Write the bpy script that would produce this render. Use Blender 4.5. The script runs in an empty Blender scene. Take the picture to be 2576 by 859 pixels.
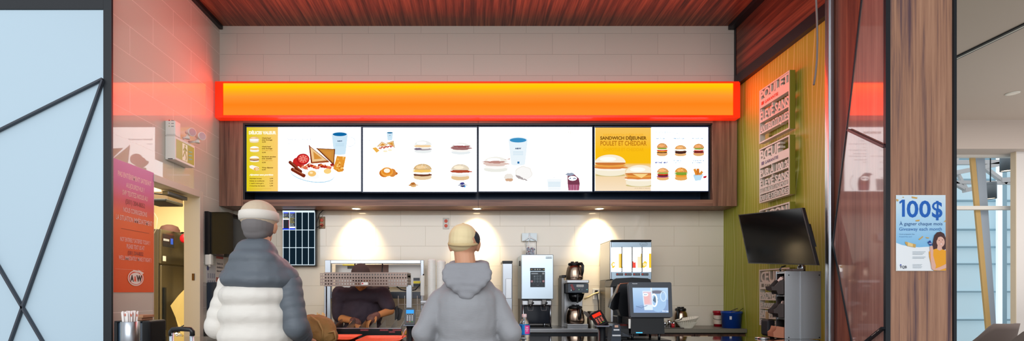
import bpy, bmesh, math, random
from mathutils import Vector, Matrix, Euler
R = math.radians
random.seed(7)
sc = bpy.context.scene
COL = sc.collection

# ---------------------------------------------------------------- colours
def lin(v):
    v = v / 255.0
    return v / 12.92 if v <= 0.04045 else ((v + 0.055) / 1.055) ** 2.4
def C(r, g, b): return (lin(r), lin(g), lin(b), 1.0)

# ---------------------------------------------------------------- camera, world, lights, exposure
F = 1233.0; PX = 1185.0; PY = 735.0; CZ = 1.35
cam_data = bpy.data.cameras.new('camera'); cam = bpy.data.objects.new('camera', cam_data); COL.objects.link(cam)
cam.location = (0, 0, CZ); cam.rotation_euler = (R(90), 0, 0)
cam_data.sensor_width = 36; cam_data.lens = F / 2576 * 36
cam_data.shift_x = (1288 - PX) / 2576; cam_data.shift_y = (PY - 429.5) / 2576
cam_data.clip_start = 0.02; cam_data.clip_end = 200
sc.camera = cam

world = bpy.data.worlds.new('world'); sc.world = world; world.use_nodes = True
bg = world.node_tree.nodes['Background']; bg.inputs[0].default_value = (0.90, 0.93, 0.97, 1); bg.inputs[1].default_value = 0.72

vs = sc.view_settings
vs.view_transform = 'Standard'; vs.look = 'None'; vs.gamma = 1; vs.exposure = 0.45; vs.use_curve_mapping = False

def area(name, loc, rot, sx, sy, power, col=(1, 1, 1)):
    d = bpy.data.lights.new(name, 'AREA'); d.shape = 'RECTANGLE'; d.size = sx; d.size_y = sy; d.energy = power; d.color = col
    o = bpy.data.objects.new(name, d); o.location = loc; o.rotation_euler = rot; COL.objects.link(o); return o
# daylight of the concourse behind the viewer, back kitchen tube lamps, added fills for the hall
area('concourse_daylight', (-1.0, -5.0, 4.2), (R(62), 0, 0), 9, 4, 330, (0.95, 0.97, 1.0))
area('hall_ceiling_fill', (9.0, 4.0, 1.0), (R(180), 0, R(0)), 5, 5, 60, (1, 0.95, 0.9))  # unseen upward panel, added to brighten the hall ceiling
area('back_kitchen_lamp', (-3.3, 5.0, 2.70), (0, 0, 0), 1.0, 1.6, 56, (1.0, 0.90, 0.70))
area('hall_fill', (8.0, 4.5, 3.85), (0, 0, 0), 6, 3, 110, (1.0, 0.94, 0.88))  # added fill without a visible fixture, brightens the hall

def P(px, py, D):
    return Vector(((px - PX) * D / F, D, CZ + (PY - py) * D / F))
def XX(px, D): return (px - PX) * D / F
def ZZ(py, D): return CZ + (PY - py) * D / F

# ---------------------------------------------------------------- mesh builder
class MB:
    def __init__(s, col=None):
        s.bm = bmesh.new(); s.cl = s.bm.loops.layers.float_color.new('Col'); s.col = col or (1, 1, 1, 1); s.mi = 0
    def _fin(s, verts, faces, M, smooth):
        if M is not None:
            for v in verts: v.co = M @ v.co
        for f in faces:
            f.smooth = smooth; f.material_index = s.mi
            for l in f.loops: l[s.cl] = s.col
    def box(s, x0, x1, y0, y1, z0, z1, r=0, seg=2, M=None, smooth=False):
        n0 = len(s.bm.faces)
        g = bmesh.ops.create_cube(s.bm, size=1)
        vs_ = g['verts']
        for v in vs_:
            v.co = Vector((x0 + (v.co.x + .5) * (x1 - x0), y0 + (v.co.y + .5) * (y1 - y0), z0 + (v.co.z + .5) * (z1 - z0)))
        fs = list({f for v in vs_ for f in v.link_faces})
        if r > 0:
            ed = list({e for v in vs_ for e in v.link_edges})
            r = min(r, abs(x1 - x0) * .49, abs(y1 - y0) * .49, abs(z1 - z0) * .49)
            g = bmesh.ops.bevel(s.bm, geom=ed, offset=r, segments=seg, profile=.5, affect='EDGES')
            fs = list(set(g['faces']) | {f for f in fs if f.is_valid})
            vs_ = list({v for f in fs for v in f.verts})
        s._fin(vs_, fs, M, smooth); return s
    def face(s, pts, M=None, cols=None, smooth=False):
        v = [s.bm.verts.new(p) for p in pts]
        f = s.bm.faces.new(v); s._fin(v, [f], M, smooth)
        if cols:
            for l, c in zip(f.loops, cols): l[s.cl] = c
        return s
    def grid(s, rows, closeu=False, closev=False, smooth=True, M=None):
        vr = [[s.bm.verts.new(p) for p in row] for row in rows]
        n = len(vr); m = len(vr[0]); fs = []
        for i in range(n if closev else n - 1):
            for j in range(m if closeu else m - 1):
                a, b, c, d = vr[i][j], vr[i][(j + 1) % m], vr[(i + 1) % n][(j + 1) % m], vr[(i + 1) % n][j]
                q = []
                for k in (a, b, c, d):
                    if k not in q: q.append(k)
                if len(q) >= 3:
                    try: fs.append(s.bm.faces.new(q))
                    except ValueError: pass
        s._fin([v for r_ in vr for v in r_], fs, M, smooth); return vr
    def cap(s, ring, flip=False):
        try:
            f = s.bm.faces.new(ring[::-1] if flip else ring); s._fin([], [f], None, False)
        except ValueError: pass
    def lathe(s, prof, c=(0, 0, 0), n=24, M=None, caps=True, sx=1, sy=1):
        c = Vector(c)
        rows = [[c + Vector((r * sx * math.cos(2 * math.pi * k / n), r * sy * math.sin(2 * math.pi * k / n), z)) for k in range(n)] for r, z in prof]
        vr = s.grid(rows, closeu=True, M=M)
        if caps: s.cap(vr[0], True); s.cap(vr[-1])
        return s
    def tube(s, pts, r, n=8, closed=False, caps=True, flat=1.0):
        pts = [Vector(p) for p in pts]; rows = []
        up = None
        for i, p in enumerate(pts):
            a = pts[(i - 1) % len(pts)] if (closed or i > 0) else p
            b = pts[(i + 1) % len(pts)] if (closed or i < len(pts) - 1) else p
            t = (b - a).normalized()
            if up is None:
                up = t.cross(Vector((0, 0, 1)))
                if up.length < .1: up = t.cross(Vector((0, 1, 0)))
            u = (up - t * up.dot(t)); u.normalize(); w = t.cross(u); up = u
            rr = r[i] if isinstance(r, (list, tuple)) else r
            rows.append([p + u * rr * math.cos(2 * math.pi * k / n) + w * rr * flat * math.sin(2 * math.pi * k / n) for k in range(n)])
        vr = s.grid(rows, closeu=True, closev=closed)
        if caps and not closed: s.cap(vr[0], True); s.cap(vr[-1])
        return s
    def bar(s, a, b, w, h, up=(0, 0, 1)):
        a = Vector(a); b = Vector(b); t = (b - a); L = t.length; t.normalize()
        u = Vector(up).cross(t)
        if u.length < 1e-4: u = Vector((1, 0, 0)).cross(t)
        u.normalize(); v = t.cross(u)
        M = Matrix((( u.x, t.x, v.x, a.x), (u.y, t.y, v.y, a.y), (u.z, t.z, v.z, a.z), (0, 0, 0, 1)))
        return s.box(-w / 2, w / 2, 0, L, -h / 2, h / 2, M=M)
    def ell(s, c, r, rot=None, n=20, m=12, M=None):
        T = Matrix.Translation(Vector(c))
        if rot: T = T @ Euler(rot).to_matrix().to_4x4()
        g = bmesh.ops.create_uvsphere(s.bm, u_segments=n, v_segments=m, radius=1)
        vs_ = g['verts']
        for v in vs_: v.co = T @ Vector((v.co.x * r[0], v.co.y * r[1], v.co.z * r[2]))
        s._fin(vs_, {f for v in vs_ for f in v.link_faces}, M, True); return s
    def capsule(s, a, ra, b, rb, n=14):
        a = Vector(a); b = Vector(b); t = (b - a).normalized()
        pts = []; rs = []
        for k in range(5):
            an = -math.pi / 2 + math.pi / 2 * k / 4.0
            pts.append(a + t * ra * math.sin(an)); rs.append(max(ra * math.cos(an), 1e-4))
        for k in range(1, 4): pts.append(a.lerp(b, k / 4)); rs.append(ra + (rb - ra) * k / 4)
        for k in range(5):
            an = math.pi / 2 * k / 4.0
            pts.append(b + t * rb * math.sin(an)); rs.append(max(rb * math.cos(an), 1e-4))
        return s.tube(pts, rs, n=n)
    def prism(s, poly, f0, f1, smooth=False):
        """poly: list of 2D points; f0, f1 map (u,v)->Vector for the two ends"""
        a = [s.bm.verts.new(f0(u, v)) for u, v in poly]; b = [s.bm.verts.new(f1(u, v)) for u, v in poly]
        fs = [s.bm.faces.new(a), s.bm.faces.new(b[::-1])]
        for i in range(len(poly)):
            j = (i + 1) % len(poly); fs.append(s.bm.faces.new((a[j], a[i], b[i], b[j])))
        s._fin(a + b, fs, None, smooth); return s
    def raw(s, verts, faces, smooth=False):
        vv = [s.bm.verts.new(p) for p in verts]; fs = []
        for f in faces:
            try: fs.append(s.bm.faces.new([vv[i] for i in f]))
            except ValueError: pass
        s._fin([], fs, None, smooth); return s
WORLD = {}
def _build(s, name, mats, parent=None, keepnormals=False):
    me = bpy.data.meshes.new(name)
    if not keepnormals: bmesh.ops.recalc_face_normals(s.bm, faces=s.bm.faces)
    if parent is not None: off = WORLD[parent.name].copy()
    else:
        xs = [v.co for v in s.bm.verts]
        off = Vector(((min(c.x for c in xs) + max(c.x for c in xs)) / 2, (min(c.y for c in xs) + max(c.y for c in xs)) / 2, min(c.z for c in xs)))
    for v in s.bm.verts: v.co -= off
    s.bm.to_mesh(me); s.bm.free()
    for m in (mats if isinstance(mats, (list, tuple)) else [mats]): me.materials.append(m)
    o = bpy.data.objects.new(name, me); COL.objects.link(o)
    WORLD[o.name] = off.copy()
    if parent is not None: o.parent = parent
    else: o.location = off
    return o
MB.build = _build

def thing(name, label, cat, loc, group=None):
    o = bpy.data.objects.new(name, None); o.empty_display_size = .05; COL.objects.link(o)
    o.location = loc; WORLD[o.name] = Vector(loc)
    return tag(o, label, cat, group)
def tag(o, label, cat, group=None):
    o['label'] = label; o['category'] = cat
    if group: o['group'] = group
    return o
def lab(o, label): o['label'] = label; return o
def struct(o): o['kind'] = 'structure'; return o
def dup(root, delta, label=None, rotz=0):
    r = root.copy(); COL.objects.link(r); r.location = root.location + Vector(delta); r.rotation_euler.z += rotz
    if label: r['label'] = label
    WORLD[r.name] = r.location.copy()
    for ch in list(root.children):
        c = ch.copy(); COL.objects.link(c); c.parent = r; WORLD[c.name] = r.location.copy()
        for g in list(ch.children):
            d = g.copy(); COL.objects.link(d); d.parent = c
    return r

# ---------------------------------------------------------------- text
_TC = {}
def glyphs(txt, bold=0.0, shear=0.0, ext=0.0):
    k = (txt, bold, shear, ext)
    if k in _TC: return _TC[k]
    cu = bpy.data.curves.new('t', 'FONT'); cu.body = txt; cu.size = 1; cu.offset = bold; cu.shear = shear; cu.extrude = ext
    cu.resolution_u = 3; cu.fill_mode = 'BOTH' if ext else 'FRONT'
    o = bpy.data.objects.new('t', cu); COL.objects.link(o)
    dg = bpy.context.evaluated_depsgraph_get(); me = o.evaluated_get(dg).to_mesh()
    vs_ = [v.co.copy() for v in me.vertices]; fs = [tuple(p.vertices) for p in me.polygons]
    o.evaluated_get(dg).to_mesh_clear(); bpy.data.objects.remove(o); bpy.data.curves.remove(cu)
    if vs_:
        x0 = min(v.x for v in vs_); x1 = max(v.x for v in vs_)
    else: x0, x1 = 0, 1
    _TC[k] = (vs_, fs, x0, x1); return _TC[k]
def put_text(mb, txt, fn, u0, u1, vb, h, bold=0.0, shear=0.0, ext=0.0, align='fit', cap=0.73):
    """fn(u, v, w) -> Vector.  baseline vb, cap height h (sign gives up direction)"""
    vs_, fs, x0, x1 = glyphs(txt, bold, shear, 1.0 if ext else 0.0)
    if not vs_: return
    if align == 'fit': sx = (u1 - u0) / (x1 - x0); ub = u0
    else:
        sx = abs(h) / cap * (1 if u1 >= u0 else -1) * (align if isinstance(align, float) else 1.0); ub = u0
    sy = h / cap
    mb.raw([fn(ub + (v.x - x0) * sx, vb + v.y * sy, v.z * ext) for v in vs_], fs)

class Art:
    """flat printed or displayed picture, drawn in a local (u,v) frame with v downwards"""
    def __init__(s, fn, boost=False):
        s.mb = MB(); s.fn = fn; s.l = 0; s.boost = boost; s.step = 0.00025
    def c(s, col):
        if not s.boost: return col
        g = 2.9 if min(col[:3]) > .97 else .74   # only the blank lit background runs far over white
        return tuple([k * g for k in col[:3]] + [1])
    def m(s, u, v, w=0): return s.fn(u, v, s.l * s.step)
    def poly(s, pts, col, cols=None):
        s.l += 1; s.mb.col = s.c(col)
        s.mb.face([s.m(u, v) for u, v in pts], cols=[s.c(k) for k in cols] if cols else None); return s
    def rect(s, u0, v0, u1, v1, col): return s.poly([(u0, v0), (u1, v0), (u1, v1), (u0, v1)], col)
    def vgrad(s, u0, v0, u1, v1, stops):
        s.l += 1
        for (a, ca), (b, cb) in zip(stops, stops[1:]):
            va = v0 + (v1 - v0) * a; vb = v0 + (v1 - v0) * b
            s.mb.col = s.c(ca)
            s.mb.face([s.m(u0, va), s.m(u1, va), s.m(u1, vb), s.m(u0, vb)], cols=[s.c(ca), s.c(ca), s.c(cb), s.c(cb)])
    def ell(s, cu, cv, ru, rv, col, rot=0, n=20, a0=0, a1=360, wob=0, seed=0):
        rnd = random.Random(seed); pts = []
        full = (a1 - a0) >= 360
        for k in range(n if full else n + 1):
            a = R(a0 + (a1 - a0) * k / n); w = 1 + wob * (rnd.random() - .5) * 2
            x = ru * math.cos(a) * w; y = rv * math.sin(a) * w
            pts.append((cu + x * math.cos(R(rot)) - y * math.sin(R(rot)), cv + x * math.sin(R(rot)) + y * math.cos(R(rot))))
        return s.poly(pts, col)
    def ring(s, cu, cv, ru, rv, t, col, n=28, a0=0, a1=360):
        s.l += 1; s.mb.col = s.c(col)
        for k in range(n):
            a = R(a0 + (a1 - a0) * k / n); b = R(a0 + (a1 - a0) * (k + 1) / n)
            q = [(cu + (ru) * math.cos(a), cv + (rv) * math.sin(a)), (cu + ru * math.cos(b), cv + rv * math.sin(b)),
                 (cu + (ru - t) * math.cos(b), cv + (rv - t) * math.sin(b)), (cu + (ru - t) * math.cos(a), cv + (rv - t) * math.sin(a))]
            s.mb.face([s.m(u, v) for u, v in q])
        return s
    def line(s, a, b, t, col):
        d = (b[0] - a[0], b[1] - a[1]); L = math.hypot(*d) or 1; n = (-d[1] / L * t / 2, d[0] / L * t / 2)
        return s.poly([(a[0] + n[0], a[1] + n[1]), (b[0] + n[0], b[1] + n[1]), (b[0] - n[0], b[1] - n[1]), (a[0] - n[0], a[1] - n[1])], col)
    def text(s, txt, u0, u1, vb, h, col, bold=0.0, shear=0.0, align='fit', thin=None):
        s.l += 1; s.mb.col = s.c(col)
        put_text(s.mb, txt, lambda u, v, w: s.m(u, 2 * vb - v), u0, u1, vb, h, bold + (.02 if s.boost else 0), shear, 0, align); return s
    def build(s, name, mat, parent=None): return s.mb.build(name, mat, parent, keepnormals=True)

# ---------------------------------------------------------------- materials
def mk(name, col, rough=.5, metal=0.0, spec=.5, coat=0.0, trans=0.0, ior=1.45, emit=None, es=0.0, alpha=1.0, bump=None, sheen=0):
    m = bpy.data.materials.new(name); m.use_nodes = True; b = m.node_tree.nodes['Principled BSDF']
    b.inputs['Base Color'].default_value = col; b.inputs['Roughness'].default_value = rough; b.inputs['Metallic'].default_value = metal
    b.inputs['Specular IOR Level'].default_value = spec; b.inputs['Coat Weight'].default_value = coat; b.inputs['Coat Roughness'].default_value = .04
    b.inputs['Transmission Weight'].default_value = trans; b.inputs['IOR'].default_value = ior; b.inputs['Alpha'].default_value = alpha
    b.inputs['Sheen Weight'].default_value = sheen
    if emit: b.inputs['Emission Color'].default_value = emit; b.inputs['Emission Strength'].default_value = es
    if bump:
        N = m.node_tree; tc = N.nodes.new('ShaderNodeTexCoord'); mp = N.nodes.new('ShaderNodeMapping'); mp.inputs['Scale'].default_value = bump[0]
        no = N.nodes.new('ShaderNodeTexNoise'); no.inputs['Scale'].default_value = bump[1]; no.inputs['Detail'].default_value = 3
        bu = N.nodes.new('ShaderNodeBump'); bu.inputs['Strength'].default_value = bump[2]; bu.inputs['Distance'].default_value = bump[3]
        N.links.new(tc.outputs['Object'], mp.inputs[0]); N.links.new(mp.outputs[0], no.inputs['Vector'])
        N.links.new(no.outputs['Fac'], bu.inputs['Height']); N.links.new(bu.outputs[0], b.inputs['Normal'])
    return m
def wood(name, c1, c2, c3, axis='z', scale=1.0, rough=.45, coat=0.0, planks=None, spec=.5):
    m = mk(name, c1, rough, coat=coat, spec=spec); N = m.node_tree; b = N.nodes['Principled BSDF']; L = N.links.new
    ge = N.nodes.new('ShaderNodeNewGeometry'); mp = N.nodes.new('ShaderNodeMapping')
    s = {'x': (.35, 9, 9), 'y': (9, .35, 9), 'z': (9, 9, .35)}[axis]
    mp.inputs['Scale'].default_value = [k * scale for k in s]
    no = N.nodes.new('ShaderNodeTexNoise'); no.inputs['Scale'].default_value = 2.4; no.inputs['Detail'].default_value = 6; no.inputs['Roughness'].default_value = .62; no.inputs['Distortion'].default_value = .25
    mp2 = N.nodes.new('ShaderNodeMapping'); mp2.inputs['Scale'].default_value = [k * scale * (6 if k > 1 else 2.2) for k in s]
    n2 = N.nodes.new('ShaderNodeTexNoise'); n2.inputs['Scale'].default_value = 2.0; n2.inputs['Detail'].default_value = 3
    L(ge.outputs['Position'], mp.inputs[0]); L(ge.outputs['Position'], mp2.inputs[0]); L(mp.outputs[0], no.inputs['Vector']); L(mp2.outputs[0], n2.inputs['Vector'])
    mx = N.nodes.new('ShaderNodeMath'); mx.operation = 'MULTIPLY_ADD'; mx.inputs[1].default_value = .35; L(n2.outputs['Fac'], mx.inputs[0]); L(no.outputs['Fac'], mx.inputs[2])
    cr = N.nodes.new('ShaderNodeValToRGB'); e = cr.color_ramp.elements
    e[0].position = .48; e[0].color = c3; e[1].position = .86; e[1].color = c2
    k = cr.color_ramp.elements.new(.66); k.color = c1
    L(mx.outputs[0], cr.inputs[0]); L(cr.outputs[0], b.inputs['Base Color'])
    return m
def tile(name, col, axis, uoff, rough=.06, spec=.6, ms=.0016, wav=.0002, mortar=C(205, 198, 188)):
    """20 x 8 inch glazed tiles: running bond; axis is the world axis that runs along the wall"""
    m = mk(name, col, rough, spec=spec); N = m.node_tree; b = N.nodes['Principled BSDF']; L = N.links.new
    ge = N.nodes.new('ShaderNodeNewGeometry'); sp = N.nodes.new('ShaderNodeSeparateXYZ'); L(ge.outputs['Position'], sp.inputs[0])
    au = N.nodes.new('ShaderNodeMath'); au.operation = 'ADD'; au.inputs[1].default_value = 10 - uoff; L(sp.outputs[axis.upper()], au.inputs[0])
    av = N.nodes.new('ShaderNodeMath'); av.operation = 'ADD'; av.inputs[1].default_value = 4 - 2.01; L(sp.outputs['Z'], av.inputs[0])
    cb = N.nodes.new('ShaderNodeCombineXYZ'); L(au.outputs[0], cb.inputs[0]); L(av.outputs[0], cb.inputs[1])
    br = N.nodes.new('ShaderNodeTexBrick'); br.offset = .5; br.inputs['Scale'].default_value = 1; br.inputs['Brick Width'].default_value = .5
    br.inputs['Row Height'].default_value = .2; br.inputs['Mortar Size'].default_value = ms; br.inputs['Mortar Smooth'].default_value = .2
    br.inputs['Color1'].default_value = col; br.inputs['Color2'].default_value = tuple(k * .97 for k in col[:3]) + (1,); br.inputs['Mortar'].default_value = mortar
    L(cb.outputs[0], br.inputs['Vector']); L(br.outputs['Color'], b.inputs['Base Color'])
    no = N.nodes.new('ShaderNodeTexNoise'); no.inputs['Scale'].default_value = 6; no.inputs['Detail'].default_value = 1; L(ge.outputs['Position'], no.inputs['Vector'])
    b1 = N.nodes.new('ShaderNodeBump'); b1.inputs['Strength'].default_value = 1; b1.inputs['Distance'].default_value = wav; L(no.outputs['Fac'], b1.inputs['Height'])
    b2 = N.nodes.new('ShaderNodeBump'); b2.inputs['Strength'].default_value = .6; b2.inputs['Distance'].default_value = .002; b2.invert = True
    L(br.outputs['Fac'], b2.inputs['Height']); L(b1.outputs[0], b2.inputs['Normal']); L(b2.outputs[0], b.inputs['Normal'])
    return m
def vcol(name, emission=False, rough=.5, coat=0):
    m = bpy.data.materials.new(name); m.use_nodes = True; N = m.node_tree; b = N.nodes['Principled BSDF']
    at = N.nodes.new('ShaderNodeVertexColor'); at.layer_name = 'Col'
    if emission:
        N.nodes.remove(b); em = N.nodes.new('ShaderNodeEmission'); N.links.new(at.outputs[0], em.inputs[0]); N.links.new(em.outputs[0], N.nodes['Material Output'].inputs[0])
    else:
        N.links.new(at.outputs[0], b.inputs['Base Color']); b.inputs['Roughness'].default_value = rough; b.inputs['Coat Weight'].default_value = coat
    return m

M_tile_up = tile('glazed tile upper', C(210, 200, 188), 'x', -2.225 + .25, mortar=C(182, 172, 162), ms=.0018)
M_tile_lo = tile('glazed tile lower', C(226, 216, 198), 'x', -1.458, mortar=C(200, 188, 166), ms=.0018)
M_tile_left = tile('glazed tile side', C(208, 203, 191), 'y', 3.434, rough=.03, wav=.00012, spec=1.0, mortar=C(240, 236, 228), ms=.0022)
M_wal = wood('walnut laminate', C(132, 92, 74), C(165, 122, 98), C(88, 58, 48), 'z')
M_walx = wood('walnut laminate level', C(132, 92, 74), C(165, 122, 98), C(88, 58, 48), 'x')
M_walcol = wood('walnut laminate pale', C(152, 112, 90), C(176, 134, 108), C(88, 66, 72), 'z', 1.1)
M_ceil = wood('dark walnut ceiling', C(112, 66, 50), C(160, 104, 74), C(52, 30, 26), 'y', 1.3, rough=.4)
M_head = wood('dark walnut header', C(104, 56, 42), C(145, 84, 60), C(58, 30, 26), 'y', .9, rough=.35)
M_sidew = wood('red walnut side', C(110, 60, 46), C(140, 84, 62), C(70, 34, 30), 'z', .9, rough=.5)
M_gloss = wood('varnished panel', C(138, 100, 90), C(156, 118, 106), C(112, 78, 72), 'z', .9, rough=.5, coat=1.0); M_gloss.node_tree.nodes['Principled BSDF'].inputs['Coat IOR'].default_value = 1.9
M_black = mk('black painted steel', C(22, 28, 34), .4)
M_bar = mk('charcoal bar', C(60, 66, 76), .5)
M_blk = mk('black plastic', C(12, 15, 19), .35)
M_blkg = mk('black gloss plastic', C(6, 8, 11), .16, spec=.35)
M_gry = mk('grey plastic', C(70, 76, 84), .5)
M_steel = mk('stainless steel', C(180, 182, 185), .3, metal=1, bump=((1, 1, 60), 8, .15, .001))
M_steelv = mk('stainless steel upright', C(165, 170, 176), .28, metal=1, bump=((60, 60, 1), 8, .12, .001))
M_steeld = mk('darkened steel', C(120, 118, 116), .38, metal=1)
M_chrome = mk('polished chrome', C(210, 212, 215), .12, metal=1)
M_white = mk('white paint', C(225, 222, 216), .45)
M_offw = mk('off white plastic', C(228, 226, 218), .4)
M_ivory = mk('door frame paint', C(205, 196, 182), .4)
M_cream = mk('cream painted wall', C(235, 215, 165), .7)
M_top = mk('dark polished countertop', C(34, 28, 26), .07, coat=.8)
M_laq = mk('counter base laminate', C(70, 60, 55), .5)
M_ctop = mk('grey green worktop', C(120, 116, 104), .3)
M_print = vcol('printed sheet', rough=.45)
M_printg = vcol('printed gloss sheet', rough=.15)
M_scr = vcol('lit display', emission=True)
M_orange = mk('orange tray plastic', C(250, 85, 25), .35)
M_red = mk('red acrylic', C(225, 45, 15), .25, emit=C(235, 40, 5), es=.55)
M_floor = mk('polished concourse floor', C(150, 146, 140), .2)
M_glass = mk('clear plastic', (1, 1, 1, 1), .03, trans=1.0, ior=1.25)
M_acry = mk('clear acrylic', (.97, .98, 1, 1), .02, trans=1.0, ior=1.12)
M_skin = mk('skin', C(206, 152, 120), .5)
M_skin2 = mk('skin tan', C(205, 135, 80), .5)
# ================================================================ STRUCTURE
XL = -2.39; XR = 2.54; YW = 4.93; YB = 4.65; ZC = 3.88; ZS = 2.165
def sbox(name, mat, x0, x1, y0, y1, z0, z1, r=0, parent=None):
    return struct(MB().box(x0, x1, y0, y1, z0, z1, r).build(name, mat, parent))
f_ = MB(); f_.box(-12, 16, -8, 16, -.1, 0); struct(f_.build('floor', M_floor))
sbox('ceiling', M_ceil, XL - .3, XR + .3, 2.3, 5.1, ZC, ZC + .1)
# left tiled wall with its doorway (y 3.72..4.30, z..2.18)
lw = MB()
lw.box(XL - .11, XL, 3.218, 3.68, 0, ZC); lw.box(XL - .11, XL, 4.32, 5.05, 0, ZC); lw.box(XL - .11, XL, 3.68, 4.32, 2.20, ZC)
struct(lw.build('wall_left', M_tile_left))
sbox('wall_back', M_tile_lo, XL, XR + .2, YW, YW + .1, 0, ZS + .02)
up = MB(); up.box(XL, 2.50, YB + .01, YW, ZZ(296, YB) + .0, ZC)
struct(up.build('wall_bulkhead', M_tile_up))
# green wood-grain wallcovering
def greenmat():
    m = mk('green grain wallcovering', C(160, 158, 62), .5); N = m.node_tree; b = N.nodes['Principled BSDF']; L = N.links.new
    ge = N.nodes.new('ShaderNodeNewGeometry'); sp = N.nodes.new('ShaderNodeSeparateXYZ'); L(ge.outputs['Position'], sp.inputs[0])
    mp = N.nodes.new('ShaderNodeMapping'); mp.inputs['Scale'].default_value = (0, 7.0, .75); L(ge.outputs['Position'], mp.inputs[0])
    no = N.nodes.new('ShaderNodeTexNoise'); no.inputs['Scale'].default_value = 1.0; no.inputs['Detail'].default_value = .0; L(mp.outputs[0], no.inputs['Vector'])
    a = N.nodes.new('ShaderNodeMath'); a.operation = 'MULTIPLY'; a.inputs[1].default_value = 25.0; L(sp.outputs['Y'], a.inputs[0])
    c = N.nodes.new('ShaderNodeMath'); c.operation = 'MULTIPLY_ADD'; c.inputs[1].default_value = 3.6; L(no.outputs['Fac'], c.inputs[0]); L(a.outputs[0], c.inputs[2])
    p = N.nodes.new('ShaderNodeMath'); p.operation = 'PINGPONG'; p.inputs[1].default_value = .5; L(c.outputs[0], p.inputs[0])
    cr = N.nodes.new('ShaderNodeValToRGB'); e = cr.color_ramp.elements
    e[0].position = .0; e[0].color = C(192, 188, 112); e[1].position = .08; e[1].color = C(160, 160, 52)
    k = cr.color_ramp.elements.new(.06); k.color = C(188, 184, 104)
    L(p.outputs[0], cr.inputs[0]); L(cr.outputs[0], b.inputs['Base Color']); return m
M_green = greenmat()
sbox('wall_right', M_green, XR, XR + .1, 3.22, 5.03, 0, ZC)
# wood header over the green wall, its black edges
sbox('trim_1', M_head, 2.505, XR - .0005, 3.2, YB, 3.39, 3.84)
sbox('trim_2', M_black, 2.495, XR - .0005, 3.2, YB, 3.30, 3.39)
sbox('trim_3', M_black, 2.44, XR - .0005, 2.4, YB, 3.84, ZC - .0005)
sbox('trim_4', M_black, XL + .0005, XL + .035, 2.4, YB, 3.845, ZC - .0005)
sbox('trim_5', M_black, 2.50, 2.53, YB - .02, YB + .08, 3.34, 3.84)
# storefront side on the right: matte wood return, steel jamb, varnished panel with black seam, wood column
sbox('trim_6', M_sidew, 2.372, 2.50, 2.83, 3.215, 0, 3.84)
gp = MB()
def side(y, z, x): return Vector((x, y, z))
pts = [(2.80, 0.02), (3.03 - .23, 0.02), (2.80, 3.80), (2.86, 3.80), (2.954, 3.11), (3.187, 1.66), (3.031, 1.045), (2.86, 0.3), (2.82, .02)]
poly = [(2.80, .02), (2.80, 3.80), (2.845, 3.80), (2.954, 3.11), (3.187, 1.66), (3.031, 1.045), (2.83, .15), (2.83, .02)]
gp.prism(poly, lambda u, v: Vector((2.355, u, v)), lambda u, v: Vector((2.371, u, v)))
struct(gp.build('trim_7', M_gloss))
sm = MB()
for a, b in zip(poly[2:6], poly[3:7]): sm.bar((2.353, a[0], a[1]), (2.353, b[0], b[1]), .008, .008)
struct(sm.build('trim_8', M_black))
sj = MB(); sj.box(2.33, 2.371, 3.19, 3.235, 0, 3.9, .012, 3); struct(sj.build('trim_9', M_steelv))
sbox('trim_10', M_walcol, 2.384, 2.748, 2.80, 3.12, 0, 3.9)
cb_ = MB(); cb_.box(2.356, 2.383, 2.785, 2.829, 0, 3.9); struct(cb_.build('trim_11', M_black))
cb_ = MB(); cb_.box(2.749, 2.765, 2.79, 3.12, 0, 3.9); struct(cb_.build('trim_12', M_black))
# loose bars set against the varnished panel
def sidebar(p, q, name, label, mat, w=.016):
    Y = lambda x: 2.345 * F / (x - PX)
    a = Vector((2.345, Y(p[0]), ZZ(p[1], Y(p[0])))); b = Vector((2.345, Y(q[0]), ZZ(q[1], Y(q[0]))))
    return tag(MB().bar(a, b, .014, w, up=(1, 0, 0)).build(name, mat), label, 'bar')
sidebar((2133, 327), (2224, 370), 'slanted_bar', 'dark slanted bar across the varnished panel above the mirrored menu', mk('dark red bar', C(66, 40, 44), .4), .012)
o = sidebar((2178, 862), (2222, 826), 'slanted_bar', 'short black bar with chipped paint low on the varnished panel', M_black, .02)
ch = MB()
for t, l in ((.45, .03), (.58, .018), (.75, .012)):
    a = Vector((2.337, 2.345 * F / (2178 - PX), ZZ(862, 2.345 * F / (2178 - PX)))); b = Vector((2.337, 2.345 * F / (2222 - PX), ZZ(826, 2.345 * F / (2222 - PX))))
    p = a.lerp(b, t); q = a.lerp(b, t + .12); ch.bar(p, q, .001, .009, up=(1, 0, 0))
c_ = ch.build('chipped_paint', mk('bare chipped patch', C(205, 175, 160), .6), o)

# left frosted partition: panel with charcoal bars and black frame
pt = thing('frosted_partition', 'tall pale blue frosted panel with crossing charcoal bars in a black frame', 'partition', (-3.4, 3.2, 0))
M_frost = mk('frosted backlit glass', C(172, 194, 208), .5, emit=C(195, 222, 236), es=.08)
MB().box(-4.3, -2.398, 3.20, 3.23, 0.0, 3.192).build('panel', M_frost, pt)
fr = MB(); fr.box(-2.397, -2.343, 3.193, 3.210, 0, 3.34, .002); fr.box(-4.3, -2.397, 3.193, 3.235, 3.193, 3.34, .002); fr.box(-4.36, -4.3, 3.193, 3.235, 0, 3.34, .002)
fr.build('frame', M_black, pt)
def pb(a, b):
    A = P(a[0], a[1], 3.185); B = P(b[0], b[1], 3.185); MB().bar(A, B, .012, .022, up=(0, 1, 0)).build('bar', M_bar, pt)
pb((259, 199), (-478, 565)); pb((259, 202), (-113, 1253)); pb((-385, 18), (258, 1119))

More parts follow.
